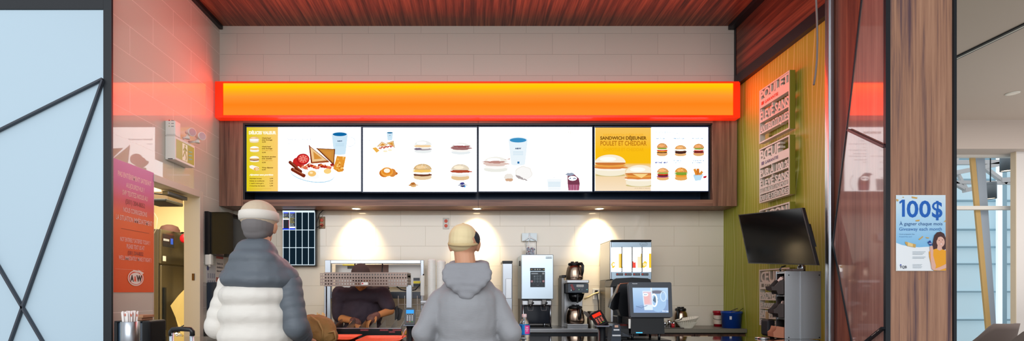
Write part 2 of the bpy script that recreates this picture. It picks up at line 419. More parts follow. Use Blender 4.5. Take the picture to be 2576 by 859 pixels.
# menu bulkhead in walnut laminate with a recess for the screens
b0, b1 = XX(550, YB), XX(1854, YB); o0, o1 = XX(611, YB), XX(1793, YB)
zt, zb = ZZ(294, YB), ZS; ot, ob = ZZ(310, YB), ZZ(503, YB)
w1 = MB(); w1.box(b0, o0, YB, YW - .002, zb, zt); w1.box(o1, b1, YB, YW - .002, zb, zt)
struct(w1.build('trim_13', M_wal))
w2 = MB(); mid = XX(1203, YB)
w2.box(o0, mid - .0015, YB, YW - .002, zb, ob); w2.box(mid + .0015, o1, YB, YW - .002, zb, ob); w2.box(o0, mid - .0015, YB, YW - .002, ot, zt); w2.box(mid + .0015, o1, YB, YW - .002, ot, zt)
struct(w2.build('trim_14', M_walx))
w3 = MB(); w3.box(o0, o1, YW - .06, YW - .002, ob, ot); ln = MB(); ln.box(o0 + .0005, o0 + .016, YB + .004, YW - .061, ob + .0005, ot - .0005); ln.box(o1 - .016, o1 - .0005, YB + .05, YW - .061, ob + .0005, ot - .0005); ln.box(o0 + .016, o1 - .016, YB + .004, YW - .061, ot - .016, ot - .0005)
struct(ln.build('trim_22', M_black))
struct(w3.build('trim_15', mk('bloom blue recess', C(36, 56, 82), .25)))  # blue of the screens' bloom is put into the recess colour

# door frame and room behind
dj = MB(); dj.col = C(205, 196, 182)
dj.box(XL - .13, XL + .012, 4.30, 4.355, 0, 2.235, .003); dj.box(XL - .13, XL - .0005, 3.6805, 3.697, 0, 2.18, .002); dj.box(XL - .13, XL + .012, 3.683, 4.30, 2.18, 2.235, .003)
door = struct(dj.build('door_1', M_ivory))
sp_ = MB(); sp_.box(XL - .055, XL - .035, 4.292, 4.299, 1.45, 1.51); sp_.build('strike_plate', mk('bronze', C(100, 75, 50), .4, metal=1), door)
cl = MB(); cl.box(XL - .10, XL - .05, 3.95, 4.22, 2.135, 2.165, .005); cl.bar((XL - .08, 4.0, 2.14), (XL - .30, 3.75, 2.13), .02, .006); cl.build('door_closer', M_steeld, door)
sbox('wall_kitchen_back', M_cream, -5.2, XL - .115, 6.4, 6.5, 0, 2.8)
sbox('wall_kitchen_left', M_cream, -5.3, -5.2, 2.9, 6.5, 0, 2.8)
sbox('wall_kitchen_front', M_cream, -5.2, XL - .115, 3.30, 3.40, 0, 2.8)
sbox('wall_kitchen_right', M_cream, XL - .114, XL - .02, 5.06, 6.5, 0, 2.8)
sbox('ceiling_kitchen', M_white, -5.3, XL - .115, 3.3, 6.5, 2.8, 2.86)

# counters -----------------------------------------------------------
fc = thing('service_counter', 'long dark polished service counter across the shop front', 'counter', (0, 3.25, 0))
MB().box(XL + .005, 2.365, 2.88, 3.62, .985, 1.02, .004).build('countertop', M_top, fc)
MB().box(XL + .03, 2.34, 2.93, 3.58, 0.0, .984).build('body', M_laq, fc)
bt = thing('steel_table', 'stainless steel table under the drink machines', 'table', (.8, 4.7, 0))
t_ = MB(); t_.box(.235, 1.56, 4.51, 4.925, .972, 1.01, .004); t_.build('tabletop', M_steel, bt)
MB().box(.25, 1.55, 4.53, 4.92, .93, .971).build('apron', M_black, bt)
for x in (.3, 1.5):
    for y in (4.58, 4.88): MB().box(x - .02, x + .02, y - .02, y + .02, 0, .93).build('leg', M_steelv, bt)
rc = thing('drawer_cabinet', 'low walnut cabinet with grey worktop under the blue bucket', 'cabinet', (2.0, 4.7, 0))
MB().box(1.61, 2.535, 4.50, 4.925, .972, 1.01, .002).build('worktop', M_ctop, rc)
MB().box(1.62, 2.53, 4.53, 4.92, 0, .971).build('body', mk('dark cabinet core', C(40, 30, 28), .5), rc)
M_dkw = wood('dark walnut drawer', C(76, 52, 42), C(98, 68, 54), C(50, 34, 28), 'z')
for x0, x1, hx in ((1.625, 2.055, 1.985), (2.063, 2.525, 2.14)):
    d = MB().box(x0, x1, 4.51, 4.529, .80, .958, .002).build('drawer', M_dkw, rc)
    MB().box(hx - .035, hx + .035, 4.496, 4.51, .93, .945, .003).build('handle', mk('pale handle', C(190, 160, 120), .4), d)
# back left worktop (behind the customer) with the steel shelf
lt = thing('steel_shelf', 'small steel hand sink shelf on the side wall under the dispensers', 'shelf', (-2.25, 4.5, 1.0))
s_ = MB(); s_.box(XL + .002, -2.12, 4.37, 4.75, .99, 1.02, .003); s_.build('shelf_top', M_steel, lt)
s_ = MB(); s_.box(XL + .002, -2.14, 4.38, 4.74, .86, .989); s_.build('basin', M_steeld, lt)

# ================================================================ hall at right
sbox('ceiling_hall', mk('hall ceiling paint', C(196, 184, 174), .8), 2.77, 16, -6, 7.26, 3.90, 4.0)
sl = MB(); sl.box(5.235, 5.30, -2, 7.2, 3.885, 3.8995); struct(sl.build('trim_16', M_black))
sl = MB(); sl.box(5.26, 5.275, -2, 7.2, 3.88, 3.884); struct(sl.build('trim_17', M_offw))
sbox('wall_hall_bulkhead', mk('hall bulkhead paint', C(198, 186, 178), .8), 2.77, 16, 7.26, 7.56, 3.47, 4.0)
sbox('wall_hall', mk('hall wall paint', C(222, 218, 216), .6), 8.234, 14, 7.40, 7.476, 0, 3.469)
sbox('trim_25', mk('hall wall edge', C(222, 206, 180), .6), 8.226, 8.2335, 7.40, 7.476, 0, 3.469)
win = MB(); WY = 7.62
win.box(3, 9.2, WY - .04, WY + .04, 2.625, 2.68); win.box(3, 9.2, WY - .04, WY + .04, 3.44, 3.50); win.box(3, 9.2, WY - .04, WY + .04, .0, .25)
struct(win.build('window_1', M_white))
def tilt(px0, py0, px1, py1, w, D, mat, nm, dd=.025):
    A = P(px0, py0, D); B = P(px1, py1, D); B = A + (B - A) * (A.z / (A.z - B.z))
    m = MB(); m.bar(A, B, dd, w, up=(1, 0, 0)); return struct(m.build(nm, mat))
tilt(2444.5, 385, 2484, 810, .075, 7.66, mk('gold edged mullion', C(190, 158, 100), .5), 'trim_18')
tilt(2464, 385, 2496, 859, .13, 7.72, mk('blue grey mullion', C(158, 170, 184), .5), 'trim_19')
# facade beyond and its structure
fa = MB(); fa.box(4, 26, 13.0, 13.1, -1, 6); struct(fa.build('wall_facade', mk('backlit facade glazing', C(178, 200, 208), .6, emit=C(190, 222, 236), es=.30)))
tr = MB()
for y in (398, 452, 505, 578, 622, 665, 735, 806): tr.box(4, 26, 12.9, 12.99, ZZ(y, 12.9) - .02, ZZ(y, 12.9) + .02)
for x in (2517,): tr.box(XX(x, 12.9) - .06, XX(x, 12.9) + .06, 12.8, 12.89, -1, 6)
struct(tr.build('trim_20', mk('facade rails', C(150, 185, 200), .5)))
st = MB(); st.box(XX(2516, 12.7) - .06, XX(2516, 12.7) + .06, 12.7, 12.75, -1, 6); struct(st.build('trim_21', mk('bright glazing joint', C(235, 245, 250), .5, emit=(.9, .97, 1, 1), es=.4)))
M_truss = mk('white roof truss', C(214, 214, 214), .5)
tt = thing('roof_truss', 'white steel roof truss seen through the tall window', 'truss', P(2480, 440, 10.5))
def tb(a, b, w=.09, D=10.5): MB().bar(P(a[0], a[1], D), P(b[0], b[1], D), w, w, up=(0, 1, 0)).build('strut', M_truss, tt)
tb((2390, 410), (2600, 408)); tb((2390, 438), (2620, 392)); tb((2390, 459), (2560, 461), .07); tb((2470, 418), (2530, 462), .07); tb((2405, 430), (2432, 478), .05)
tb((2390, 455), (2430, 478), .07); tb((2425, 480), (2480, 468), .09); tb((2515, 455), (2600, 448), .1); tb((2408, 395), (2396, 440), .05)
for nm, x0, x1, y0, y1, D, lb in (('pendant_lamp', 2480, 2503, 460, 501, 9.0, 'grey cylinder pendant lamp hanging lower in the window'), ('pendant_lamp', 2520, 2545, 385, 431, 8.6, 'grey cylinder pendant lamp at the top right of the window')):
    cx = (XX(x0, D) + XX(x1, D)) / 2; r = (XX(x1, D) - XX(x0, D)) / 2; zt_, zb_ = ZZ(y0, D), ZZ(y1, D)
    t = thing(nm, lb, 'lamp', (cx, D, zb_))
    m = MB(); m.lathe([(r * .9, zb_ + .02), (r, zb_), (r, zt_ - .06), (r * .97, zt_ - .05), (r, zt_ - .04), (r, zt_), (.01, zt_)], (cx, D, 0), 24); m.build('lamp_shade', mk('grey lamp shade', C(130, 140, 148), .5), t)
    MB().lathe([(.001, zb_ + .012), (r * .88, zb_ + .012)], (cx, D, 0), 24, caps=False).build('diffuser', mk('warm diffuser', C(255, 230, 200), .5, emit=C(255, 225, 185), es=2.5), t)
    MB().tube([(cx, D, zt_), (cx, D, 4.6)], .008).build('cord', M_black, t)
for i_, y_ in enumerate((9.0, 8.6)): sbox('trim_%d' % (23 + i_), M_truss, 3, 16, y_ - .05, y_ + .05, 4.6, 4.72)
dl = thing('ceiling_downlight', 'small round white downlight in the hall ceiling', 'light', P(2547, 223, 6.28))
c = P(2547, 223, 6.28); c.z = 3.8995
MB().lathe([(.055, c.z - .012), (.07, c.z - .008), (.07, c.z)], (c.x, c.y, 0), 20).build('trim_ring', M_offw, dl)
MB().lathe([(.001, c.z - .013), (.05, c.z - .013)], (c.x, c.y, 0), 20, caps=False).build('lens', mk('downlight lens', C(240, 235, 225), .4), dl)
# lounge chairs
M_chair = mk('taupe upholstery', C(112, 100, 96), .75, bump=((1, 1, 1), 60, .15, .002)); M_chd = mk('taupe upholstery seat', C(98, 88, 84), .75)
def chair(loc, rz, label):
    t = thing('lounge_chair', label, 'chair', (0, 0, 0), 'lounge chairs by the window')
    m = MB(); rows_o = []; rows_i = []
    def ht(th):
        a = abs(th)
        return .965 if a < 38 else (.965 - .30 * min(1, (a - 38) / 42.0))
    for i in range(9):
        v = i / 8.0; ro = []; ri = []
        for j in range(25):
            th = -105 + 210 * j / 24.0; h = .38 + (ht(th) - .38) * v
            rx = .27 + .09 * v; ry = .25 + .10 * v
            ro.append(Vector((rx * math.sin(R(th)), -ry * math.cos(R(th)), h))); ri.append(Vector(((rx - .05) * math.sin(R(th)), -(ry - .05) * math.cos(R(th)), h)))
        rows_o.append(ro); rows_i.append(ri)
    n = len(rows_o[0])
    loop = [rows_o[k] + rows_i[k][::-1] for k in range(9)]
    vr = m.grid(loop, closeu=True)
    top = vr[-1]; bot = vr[0]
    for k in range(n - 1):
        for ring, fl in ((top, 0), (bot, 1)):
            q = [ring[k], ring[k + 1], ring[2 * n - 2 - k], ring[2 * n - 1 - k]]
            m.cap(q, bool(fl))
    m.build('backrest', M_chair, t)
    MB().lathe([(.05, .36), (.25, .37), (.27, .42), (.25, .46), (.02, .475)], (0, .02, 0), 28, sy=.95).build('seat', M_chd, t)
    for sx in (-1, 1):
        for sy in (-1, 1): MB().tube([(sx * .17, sy * .15, .365), (sx * .26, sy * .24, 0)], [.016, .011], 10).build('leg', M_black, t)
    t.location = loc; t.rotation_euler.z = rz; return t
chair((XX(2462, 6.2), 6.2, 0), R(14), 'taupe lounge chair nearest the walnut column, beside the window')
chair((6.18, 5.36, 0), R(-20), 'taupe lounge chair at the far right, cut by the picture edge')
# ================================================================ ORANGE LIGHT BAND
M_lit = bpy.data.materials.new('orange light face'); M_lit.use_nodes = True
def litmat(m):
    N = m.node_tree; N.nodes.remove(N.nodes['Principled BSDF']); L = N.links.new
    ge = N.nodes.new('ShaderNodeNewGeometry'); sp = N.nodes.new('ShaderNodeSeparateXYZ'); L(ge.outputs['Position'], sp.inputs[0])
    mr = N.nodes.new('ShaderNodeMapRange'); mr.inputs['From Min'].default_value = 3.03; mr.inputs['From Max'].default_value = 3.33; L(sp.outputs['Z'], mr.inputs[0])
    no = N.nodes.new('ShaderNodeTexNoise'); no.inputs['Scale'].default_value = .8; no.inputs['Detail'].default_value = 0; L(ge.outputs['Position'], no.inputs['Vector'])
    ad = N.nodes.new('ShaderNodeMath'); ad.operation = 'MULTIPLY_ADD'; ad.inputs[1].default_value = .12; L(no.outputs['Fac'], ad.inputs[0]); L(mr.outputs[0], ad.inputs[2])
    cr = N.nodes.new('ShaderNodeValToRGB'); e = cr.color_ramp.elements
    e[0].position = .04; e[0].color = (1, .027, .002, 1); e[1].position = 1.0; e[1].color = (1, .052, .003, 1)
    for p, c_ in ((.30, (1, .023, .001, 1)), (.55, (1, .031, .003, 1)), (.72, (1, .044, .001, 1)), (.86, (1, .060, .000, 1))):
        k = cr.color_ramp.elements.new(p); k.color = c_
    L(ad.outputs[0], cr.inputs[0]); em = N.nodes.new('ShaderNodeEmission'); em.inputs[1].default_value = 7.4
    L(cr.outputs[0], em.inputs[0]); L(em.outputs[0], N.nodes['Material Output'].inputs[0])
litmat(M_lit)
YF = 4.56
x0, x1 = XX(541, YF), XX(1862, YF); z0, z1 = ZZ(296, YF), ZZ(205, YF)
x0 = max(x0, XL + .004); x1 = min(x1, XR - .004)
lb = thing('light_band', 'long glowing orange band sign across the wall above the menu boards', 'sign', (0, 4.6, z0))
h = MB(); h.box(x0, XX(560, YF), YF, YB - .001, z0, z1); h.box(XX(1846, YF), x1, YF, YB - .001, z0, z1)
h.box(XX(560, YF), XX(1846, YF), YF, YB - .001, z1 - .012, z1); h.box(XX(560, YF), XX(1846, YF), YF, YB - .001, z0, z0 + .022); h.box(XX(560, YF), XX(1846, YF), YB - .02, YB - .001, z0 + .022, z1 - .012)
h.build('housing', M_red, lb)
MB().box(XX(560, YF) + .001, XX(1846, YF) - .001, YF + .012, YF + .03, z0 + .023, z1 - .013).build('face', M_lit, lb)
# small printed reflector marks under the band
# ================================================================ MENU SCREENS
YSC = 4.675
W_ = C(255, 255, 255); OFFW = C(250, 251, 250); NAVY = C(40, 80, 130); FAINT = C(214, 228, 238); PALE = C(165, 200, 225)
def scr_fn(ox, oy, k):
    return lambda u, v, w: Vector((XX(ox + u / k, YSC), YSC - .0005 - w, ZZ(oy + v / k, YSC)))
def screen(i, px0, px1, py0, py1, label):
    g = 'menu screens in a row'
    xs0, xs1 = XX(px0, YSC), XX(px1, YSC); z0, z1 = ZZ(py1, YSC), ZZ(py0, YSC)
    t = thing('menu_screen', label, 'screen', ((xs0 + xs1) / 2, YSC + .03, z0 - .02), g)
    m = MB(); e = .0075; m.box(xs0 - e, xs1 + e, YSC - .004, YSC - .0002, z1, z1 + e); m.box(xs0 - e, xs1 + e, YSC - .004, YSC - .0002, z0 - e, z0)
    m.box(xs0 - e, xs0, YSC - .004, YSC - .0002, z0, z1); m.box(xs1, xs1 + e, YSC - .004, YSC - .0002, z0, z1); m.box(xs0 - e, xs1 + e, YSC, YSC + .045, z0 - e, z1 + e)
    m.build('bezel', M_bez, t); return t
M_bez = mk('navy screen bezel', C(30, 52, 84), .3)
def bun(a, x, y, w, h, top=C(225, 165, 95), layers=(), base=C(240, 205, 150), seeds=0, seed=1):
    """a burger seen from the side: centre x, crown top y, width w, total height h"""
    n = len(layers); hb = h * .26; ht = h * .38; mid = h - hb - ht
    a.ell(x, y + h - hb * .55, w * .49, hb * .62, base)
    a.rect(x - w * .49, y + h - hb, x + w * .49, y + h - hb * .55, base)
    for i, c_ in enumerate(layers[::-1]):
        yy = y + h - hb - mid * (i + .5) / max(n, 1)
        a.ell(x, yy, w * .53, mid / max(n, 1) * .85, c_, wob=.10, seed=seed + i, n=26)
    a.ell(x, y + ht * .98, w * .5, ht, top, a0=180, a1=360, n=22)
    a.ell(x - w * .08, y + ht * .55, w * .27, ht * .28, tuple(min(1, k * 1.35) for k in top[:3]) + (1,))
    if seeds:
        rnd = random.Random(seed)
        for k in range(seeds):
            an = R(200 + 140 * rnd.random()); rr = .35 + .55 * rnd.random()
            a.ell(x + math.cos(an) * w * .48 * rr, y + ht + math.sin(an) * ht * rr, w * .022, w * .013, C(250, 235, 205), n=6)
def toast(a, pts, crust=C(130, 60, 30), face=C(225, 165, 95)):
    cx = sum(p[0] for p in pts) / len(pts); cy = sum(p[1] for p in pts) / len(pts)
    a.poly(pts, crust); a.poly([(cx + (p[0] - cx) * .84, cy + (p[1] - cy) * .84) for p in pts], face)
    a.poly([(cx + (p[0] - cx) * .45, cy + (p[1] - cy) * .45) for p in pts], C(215, 145, 60))
def mug(a, x, y, w, h, body=C(208, 232, 246), top=C(20, 110, 165), txt=None, handle=True):
    a.poly([(x - w * .5, y), (x + w * .5, y), (x + w * .36, y + h), (x - w * .36, y + h)], body)
    a.ell(x, y + h, w * .36, h * .06, body)
    if handle: a.ring(x + w * .62, y + h * .38, w * .34, h * .26, w * .05, C(222, 236, 246), a0=-110, a1=120)
    a.ell(x, y, w * .5, h * .13, C(225, 240, 250)); a.ell(x, y + h * .01, w * .43, h * .095, top)
    if txt: a.text('A&W', x - w * .16, x + w * .16, y + h * .38, h * .06, C(40, 70, 110), bold=.03)
    for k in range(3): a.rect(x - w * .26, y + h * (.48 + .06 * k), x + w * .26, y + h * (.49 + .06 * k), C(150, 195, 220))
# screen 1
t = screen(0, 620, 908, 320, 482, 'menu screen with a yellow value column and the gourmet breakfast plate')
k = 4.294; a = Art(scr_fn(600, 300, k), True)
a.rect(88, 88, 1322, 782, W_); a.poly([(88, 88), (428, 88), (428, 782), (88, 782)], C(250, 200, 90), cols=[C(225, 205, 30), C(252, 205, 110), C(252, 205, 110), C(225, 205, 20)])
BR = C(110, 75, 20)
a.text('DÉLICES VALEUR', 112, 408, 163, 32, C(255, 250, 225), bold=.05)
for (y, l1, l2, l3, pr) in ((190, "Chef-d'œuf", 'avec fromage', None, '4,99'), (283, "Chef-d'œuf", 'avec fromage', 'sur muffin anglais', '4,99'), (392, 'Sandwich saucisse', 'avec cheddar', 'sur muffin anglais', '4,99'), (510, 'Wrap déjeuner', None, None, '4,99')):
    w1_ = 350 if y < 390 else 405
    yy = y + 22; a.text(l1, 254, w1_ if y < 500 else 378, yy, 13, BR, bold=.02)
    if l2: yy += 20; a.text(l2, 254, 366, yy, 13, BR, bold=.02)
    if l3: yy += 20; a.text(l3, 254, 370, yy, 11, C(205, 140, 50))
    yy += 22; a.text(pr, 254, 296, yy, 11, BR, bold=.02)
bun(a, 172, 192, 96, 66, C(230, 190, 140), (C(250, 250, 250), C(250, 245, 230)), C(240, 215, 170))
bun(a, 176, 296, 96, 62, C(250, 248, 235), (C(240, 180, 80), C(250, 245, 235)), C(245, 235, 215))
bun(a, 176, 402, 100, 64, C(252, 248, 240), (C(230, 190, 120), C(150, 90, 50)), C(248, 240, 225))
a.poly([(122, 508), (150, 500), (222, 522), (228, 550), (196, 562), (126, 532)], C(252, 246, 238)); a.ell(196, 542, 26, 16, C(235, 160, 60), wob=.2); a.ell(200, 542, 16, 9, C(250, 225, 170), wob=.2)
a.text('Ajoutez une portion', 122, 380, 612, 16, C(255, 250, 225), bold=.06, shear=.2)
for i, (l, p) in enumerate((('Hachées brunes', '2,99'), ('Rôties et confitures', '3,49'), ('1 oeuf à votre goût', '1,29'), ('3 tranches de bacon', '2,99'))):
    a.text(l, 126, (255, 284, 277, 290)[i], 650 + 26.5 * i, 11, BR, bold=.02); a.text(p, 342, 378, 650 + 26.5 * i, 11, BR, bold=.02)
a.rect(108, 755, 360, 757, C(210, 150, 60)); a.rect(108, 766, 260, 768, C(210, 150, 60))
a.text('Spécial gourmand', 532, 786, 232, 20, C(70, 110, 165)); a.text('14,99', 532, 588, 280, 12, PALE)
a.ell(800, 590, 245, 98, C(176, 214, 236), rot=9); a.ell(800, 580, 243, 96, W_, rot=9)
mug(a, 1098, 168, 176, 212, txt=True, top=C(15, 105, 165))
a.ell(700, 440, 70, 62, C(205, 40, 40)); a.ell(640, 470, 48, 50, C(200, 38, 36)); a.ring(705, 438, 68, 60, 8, C(160, 20, 25)); a.ell(705, 436, 54, 46, C(225, 75, 68))
for q in range(8): a.line((705 + 12 * math.cos(q * .785), 436 + 10 * math.sin(q * .785)), (705 + 48 * math.cos(q * .785), 436 + 40 * math.sin(q * .785)), 7, C(245, 175, 160))
toast(a, [(850, 320), (1050, 330), (1040, 500)], C(120, 60, 30), C(205, 140, 60)); a.line((850, 320), (1040, 505), 12, C(120, 60, 30))
toast(a, [(770, 290), (795, 480), (985, 462)], C(140, 60, 30), C(240, 200, 145)); a.line((772, 288), (795, 485), 12, C(125, 50, 28)); a.line((795, 480), (985, 466), 18, C(165, 85, 45))
for q in range(9): a.ell(690 + 42 * q, 520 + 14 * math.sin(q * 2.1), 32, 20, (C(190, 50, 30), C(225, 110, 80), C(160, 35, 30))[q % 3], wob=.3, seed=q, rot=20)
for q in range(9): a.ell(700 + 40 * q, 512 + 14 * math.cos(q * 1.7), 16, 7, (C(250, 190, 150), C(235, 140, 60))[q % 2], wob=.4, seed=q, rot=-20)
a.poly([(1070, 405), (1168, 415), (1135, 575), (1085, 582), (1030, 545)], C(228, 150, 50))
for q in range(26): rnd = random.Random(q); a.ell(1060 + 85 * rnd.random(), 425 + 140 * rnd.random(), 9, 7, (C(250, 205, 120), C(240, 180, 80), C(200, 110, 30))[q % 3], wob=.4, seed=q)
a.ell(820, 608, 92, 50, OFFW, wob=.1, seed=3); a.ell(955, 600, 90, 50, W_, wob=.1, seed=4); a.ring(955, 602, 88, 52, 3, C(215, 228, 236)); a.ell(806, 598, 44, 32, C(245, 195, 110)); a.ell(972, 573, 42, 30, C(250, 210, 130)); a.ell(798, 590, 18, 11, C(255, 235, 190))
a.line((572, 478), (682, 575), 36, C(110, 38, 22)); a.ell(572, 478, 18, 18, C(110, 38, 22)); a.ell(685, 576, 18, 18, C(110, 38, 22)); a.line((575, 470), (680, 562), 6, C(180, 95, 65))
a.line((598, 555), (718, 622), 40, C(120, 42, 22)); a.ell(598, 555, 20, 20, C(120, 42, 22)); a.ell(718, 622, 20, 20, C(120, 42, 22)); a.line((605, 548), (712, 606), 7, C(200, 120, 85))
a.build('display', M_scr, t)
# screen 2
t = screen(1, 913, 1199, 320, 483, 'menu screen with pancakes and four pale breakfast buns on white')
a = Art(scr_fn(900, 300, k), True); a.rect(58, 92, 1285, 784, W_)
TX = C(150, 190, 220); T2 = C(205, 216, 226)
def blurb(x, y, w, ls, col, pr):
    for i, l in enumerate(ls): a.text(l, x, x + w * (1 if i == 0 else .62), y + 26 * i, 12, col)
    for q in pr: a.text('5,49', x, x + 48, q, 10, col)
blurb(98, 152, 98, ['Déjeuner', 'Classique'], C(120, 170, 205), (236,)); blurb(500, 152, 284, ["Chef-d'œuf avec saucisse", 'sur muffin anglais'], T2, (208, 258)); blurb(910, 150, 256, ["Chef-d'œuf avec bacon", 'sur muffin anglais'], T2, (208, 258))
blurb(100, 456, 76, ['Crêpes'], C(130, 175, 210), (482, 532)); blurb(500, 454, 282, ["Chef-d'œuf avec saucisse"], T2, (482, 532)); blurb(910, 454, 262, ["Chef-d'œuf avec bacon"], T2, (482, 532))
mug(a, 348, 150, 72, 78, txt=True, top=C(10, 100, 150)); a.ring(290, 350, 130, 42, 3, C(222, 234, 240))
toast(a, [(205, 300), (262, 245), (330, 280), (290, 300)], C(150, 95, 50), C(248, 215, 165)); toast(a, [(305, 262), (388, 236), (404, 316)], C(120, 85, 50), C(235, 195, 130))
for q in range(12): a.ell(240 + 12 * q, 318 - q * 2 + 7 * math.sin(q * 2), 13, 8, (C(170, 50, 30), C(225, 130, 100))[q % 2], wob=.4, seed=q)
a.poly([(158, 316), (200, 308), (240, 345), (205, 370)], C(238, 178, 80)); a.ell(300, 352, 26, 13, C(252, 240, 205)); a.ell(350, 340, 24, 12, C(252, 240, 205))
a.ring(300, 600, 120, 72, 3, C(226, 234, 240))
for cx, cy, rx, ry, c_ in ((335, 592, 102, 30, C(190, 105, 40)), (375, 585, 42, 46, C(215, 135, 60)), (290, 588, 56, 46, C(205, 115, 35)), (318, 575, 66, 50, C(240, 165, 70)), (318, 570, 52, 36, C(228, 140, 40)), (318, 562, 34, 24, C(255, 246, 230))): a.ell(cx, cy, rx, ry, c_)
bun(a, 706, 236, 190, 138, C(238, 240, 236), (C(245, 210, 160), C(250, 246, 240), C(170, 160, 165)), C(236, 240, 240)); a.ell(650, 330, 40, 12, C(125, 110, 130), wob=.2)
bun(a, 1115, 262, 212, 126, C(240, 240, 236), (C(160, 110, 110), C(250, 248, 244)), C(232, 238, 240)); a.ell(1120, 302, 108, 10, C(150, 80, 80), wob=.3, seed=9, n=30)
bun(a, 702, 490, 200, 172, C(214, 180, 130), (C(245, 200, 110), C(252, 250, 246), C(110, 62, 40)), C(232, 205, 165), seeds=40)
bun(a, 1108, 496, 200, 174, C(226, 212, 190), (C(170, 60, 50), C(252, 250, 246), C(240, 236, 228)), C(228, 196, 150), seeds=40); a.ell(1108, 578, 116, 13, C(175, 75, 50), wob=.3, seed=5, n=34)
a.ring(580, 726, 445, 16, 1.5, C(228, 232, 236)) if False else None
for (x, y) in ((135, 712), (135, 744)): a.rect(x, y, 1040, y + 1.5, C(228, 234, 238))
for x in (600, 1128):
    a.ell(x, 722, 44, 20, C(205, 150, 95) if x < 700 else C(190, 195, 205), wob=.4, seed=2); a.ell(x, 708, 22, 14, C(180, 110, 50) if x < 700 else C(70, 70, 140), wob=.2); a.ell(x + 8, 738, 26, 10, C(225, 180, 120) if x < 700 else C(60, 60, 110), wob=.3)
a.rect(1150, 732, 1164, 750, C(40, 150, 220))
a.build('display', M_scr, t)
# screen 3
t = screen(2, 1205, 1489, 320, 482, 'menu screen with a coffee cup, hash browns and a list of drinks on white')
a = Art(scr_fn(1190, 300, k), True); a.rect(64, 88, 1290, 780, W_)
TX = C(165, 205, 235); a.text("Chef-d'œuf avec bacon", 110, 376, 152, 14, TX); a.text('sur muffin anglais', 110, 290, 178, 12, TX); a.text('5,49', 110, 158, 268, 11, TX)
a.text('BOISSONS', 888, 1078, 158, 24, C(238, 236, 226), bold=.02)
for i, (u, w, y, l) in enumerate(((718, 40, 218, 'Café'), (718, 205, 245, 'Torréfaction moyenne'), (718, 280, 272, 'Petit 1,99  Moyen 2,29  Grand 2,49'), (1062, 50, 240, 'A&W'), (1048, 186, 274, 'Petit 2,49  Régulier 2,99'), (732, 120, 312, 'Chocolat chaud'), (718, 180, 340, 'Petit 2,19  Régulier 2,49'), (1058, 22, 312, 'Lait'), (1048, 186, 342, 'Petit 1,59  Régulier 2,99'), (1048, 140, 380, 'Lait au chocolat'), (1048, 186, 408, 'Petit 1,59  Régulier 2,99'), (718, 30, 380, 'Thé'), (718, 280, 408, 'Petit 1,49  Grand 1,69'), (735, 110, 446, 'Jus d’orange'), (718, 186, 474, 'Petit 1,99  Grand 2,99'), (1048, 130, 446, "Bouteille d'eau"), (1048, 40, 474, '2,99'), (718, 110, 516, 'Jus de pomme'), (718, 186, 546, 'Petit 1,99  Grand 2,99'))):
    a.text(l, u, u + w, y, 10, C(196, 218, 234) if u > 1000 or y < 250 else C(226, 234, 240))
mug(a, 486, 228, 210, 262, body=C(234, 244, 250), top=C(60, 145, 195), txt=True, handle=False); a.rect(478, 462, 500, 484, C(40, 110, 170))
a.ring(480, 650, 210, 90, 4, C(224, 232, 240), a0=20, a1=170)
bun(a, 245, 410, 260, 165, C(242, 240, 232), (C(225, 200, 190), C(252, 250, 246)), C(236, 236, 228)); a.ell(240, 468, 120, 13, C(190, 140, 130), wob=.35, seed=4, n=30)
a.poly([(380, 432), (405, 425), (395, 442), (330, 440)], C(190, 150, 135))
a.ell(385, 636, 50, 46, C(238, 232, 224), wob=.12, seed=3); a.ell(390, 662, 44, 18, C(210, 170, 140), wob=.2, seed=3); a.ell(545, 588, 92, 78, C(240, 236, 230), wob=.10, seed=6); a.ell(545, 590, 82, 68, C(250, 248, 246), wob=.1, seed=6); a.ell(500, 634, 46, 14, C(170, 160, 160), wob=.3, rot=25, seed=6); a.ell(565, 660, 26, 8, C(170, 160, 160), wob=.3, rot=25, seed=7)
a.poly([(795, 650), (955, 650), (945, 775), (808, 775)], C(244, 249, 252)); a.text('A&W', 855, 902, 642, 11, C(110, 125, 150), bold=.02)
for q in range(4): a.rect(808, 684 + 14 * q, 940, 689 + 14 * q, C(190, 220, 236))
a.poly([(1016, 590), (1090, 600), (1140, 645), (1150, 700), (1142, 776), (1026, 776), (1018, 700)], C(120, 60, 80)); a.poly([(1028, 712), (1142, 712), (1138, 776), (1030, 776)], C(170, 90, 120))
for q in range(3): a.rect(1052 + 30 * q, 716, 1055 + 30 * q, 776, C(205, 170, 195))
a.ell(1040, 602, 42, 16, C(150, 160, 180), wob=.3); a.ell(1072, 645, 46, 25, W_); a.text('A&W', 1032, 1112, 655, 18, C(40, 70, 120), bold=.05); a.ring(1190, 690, 44, 80, 5, C(215, 232, 242), a0=-80, a1=90)
a.build('display', M_scr, t)
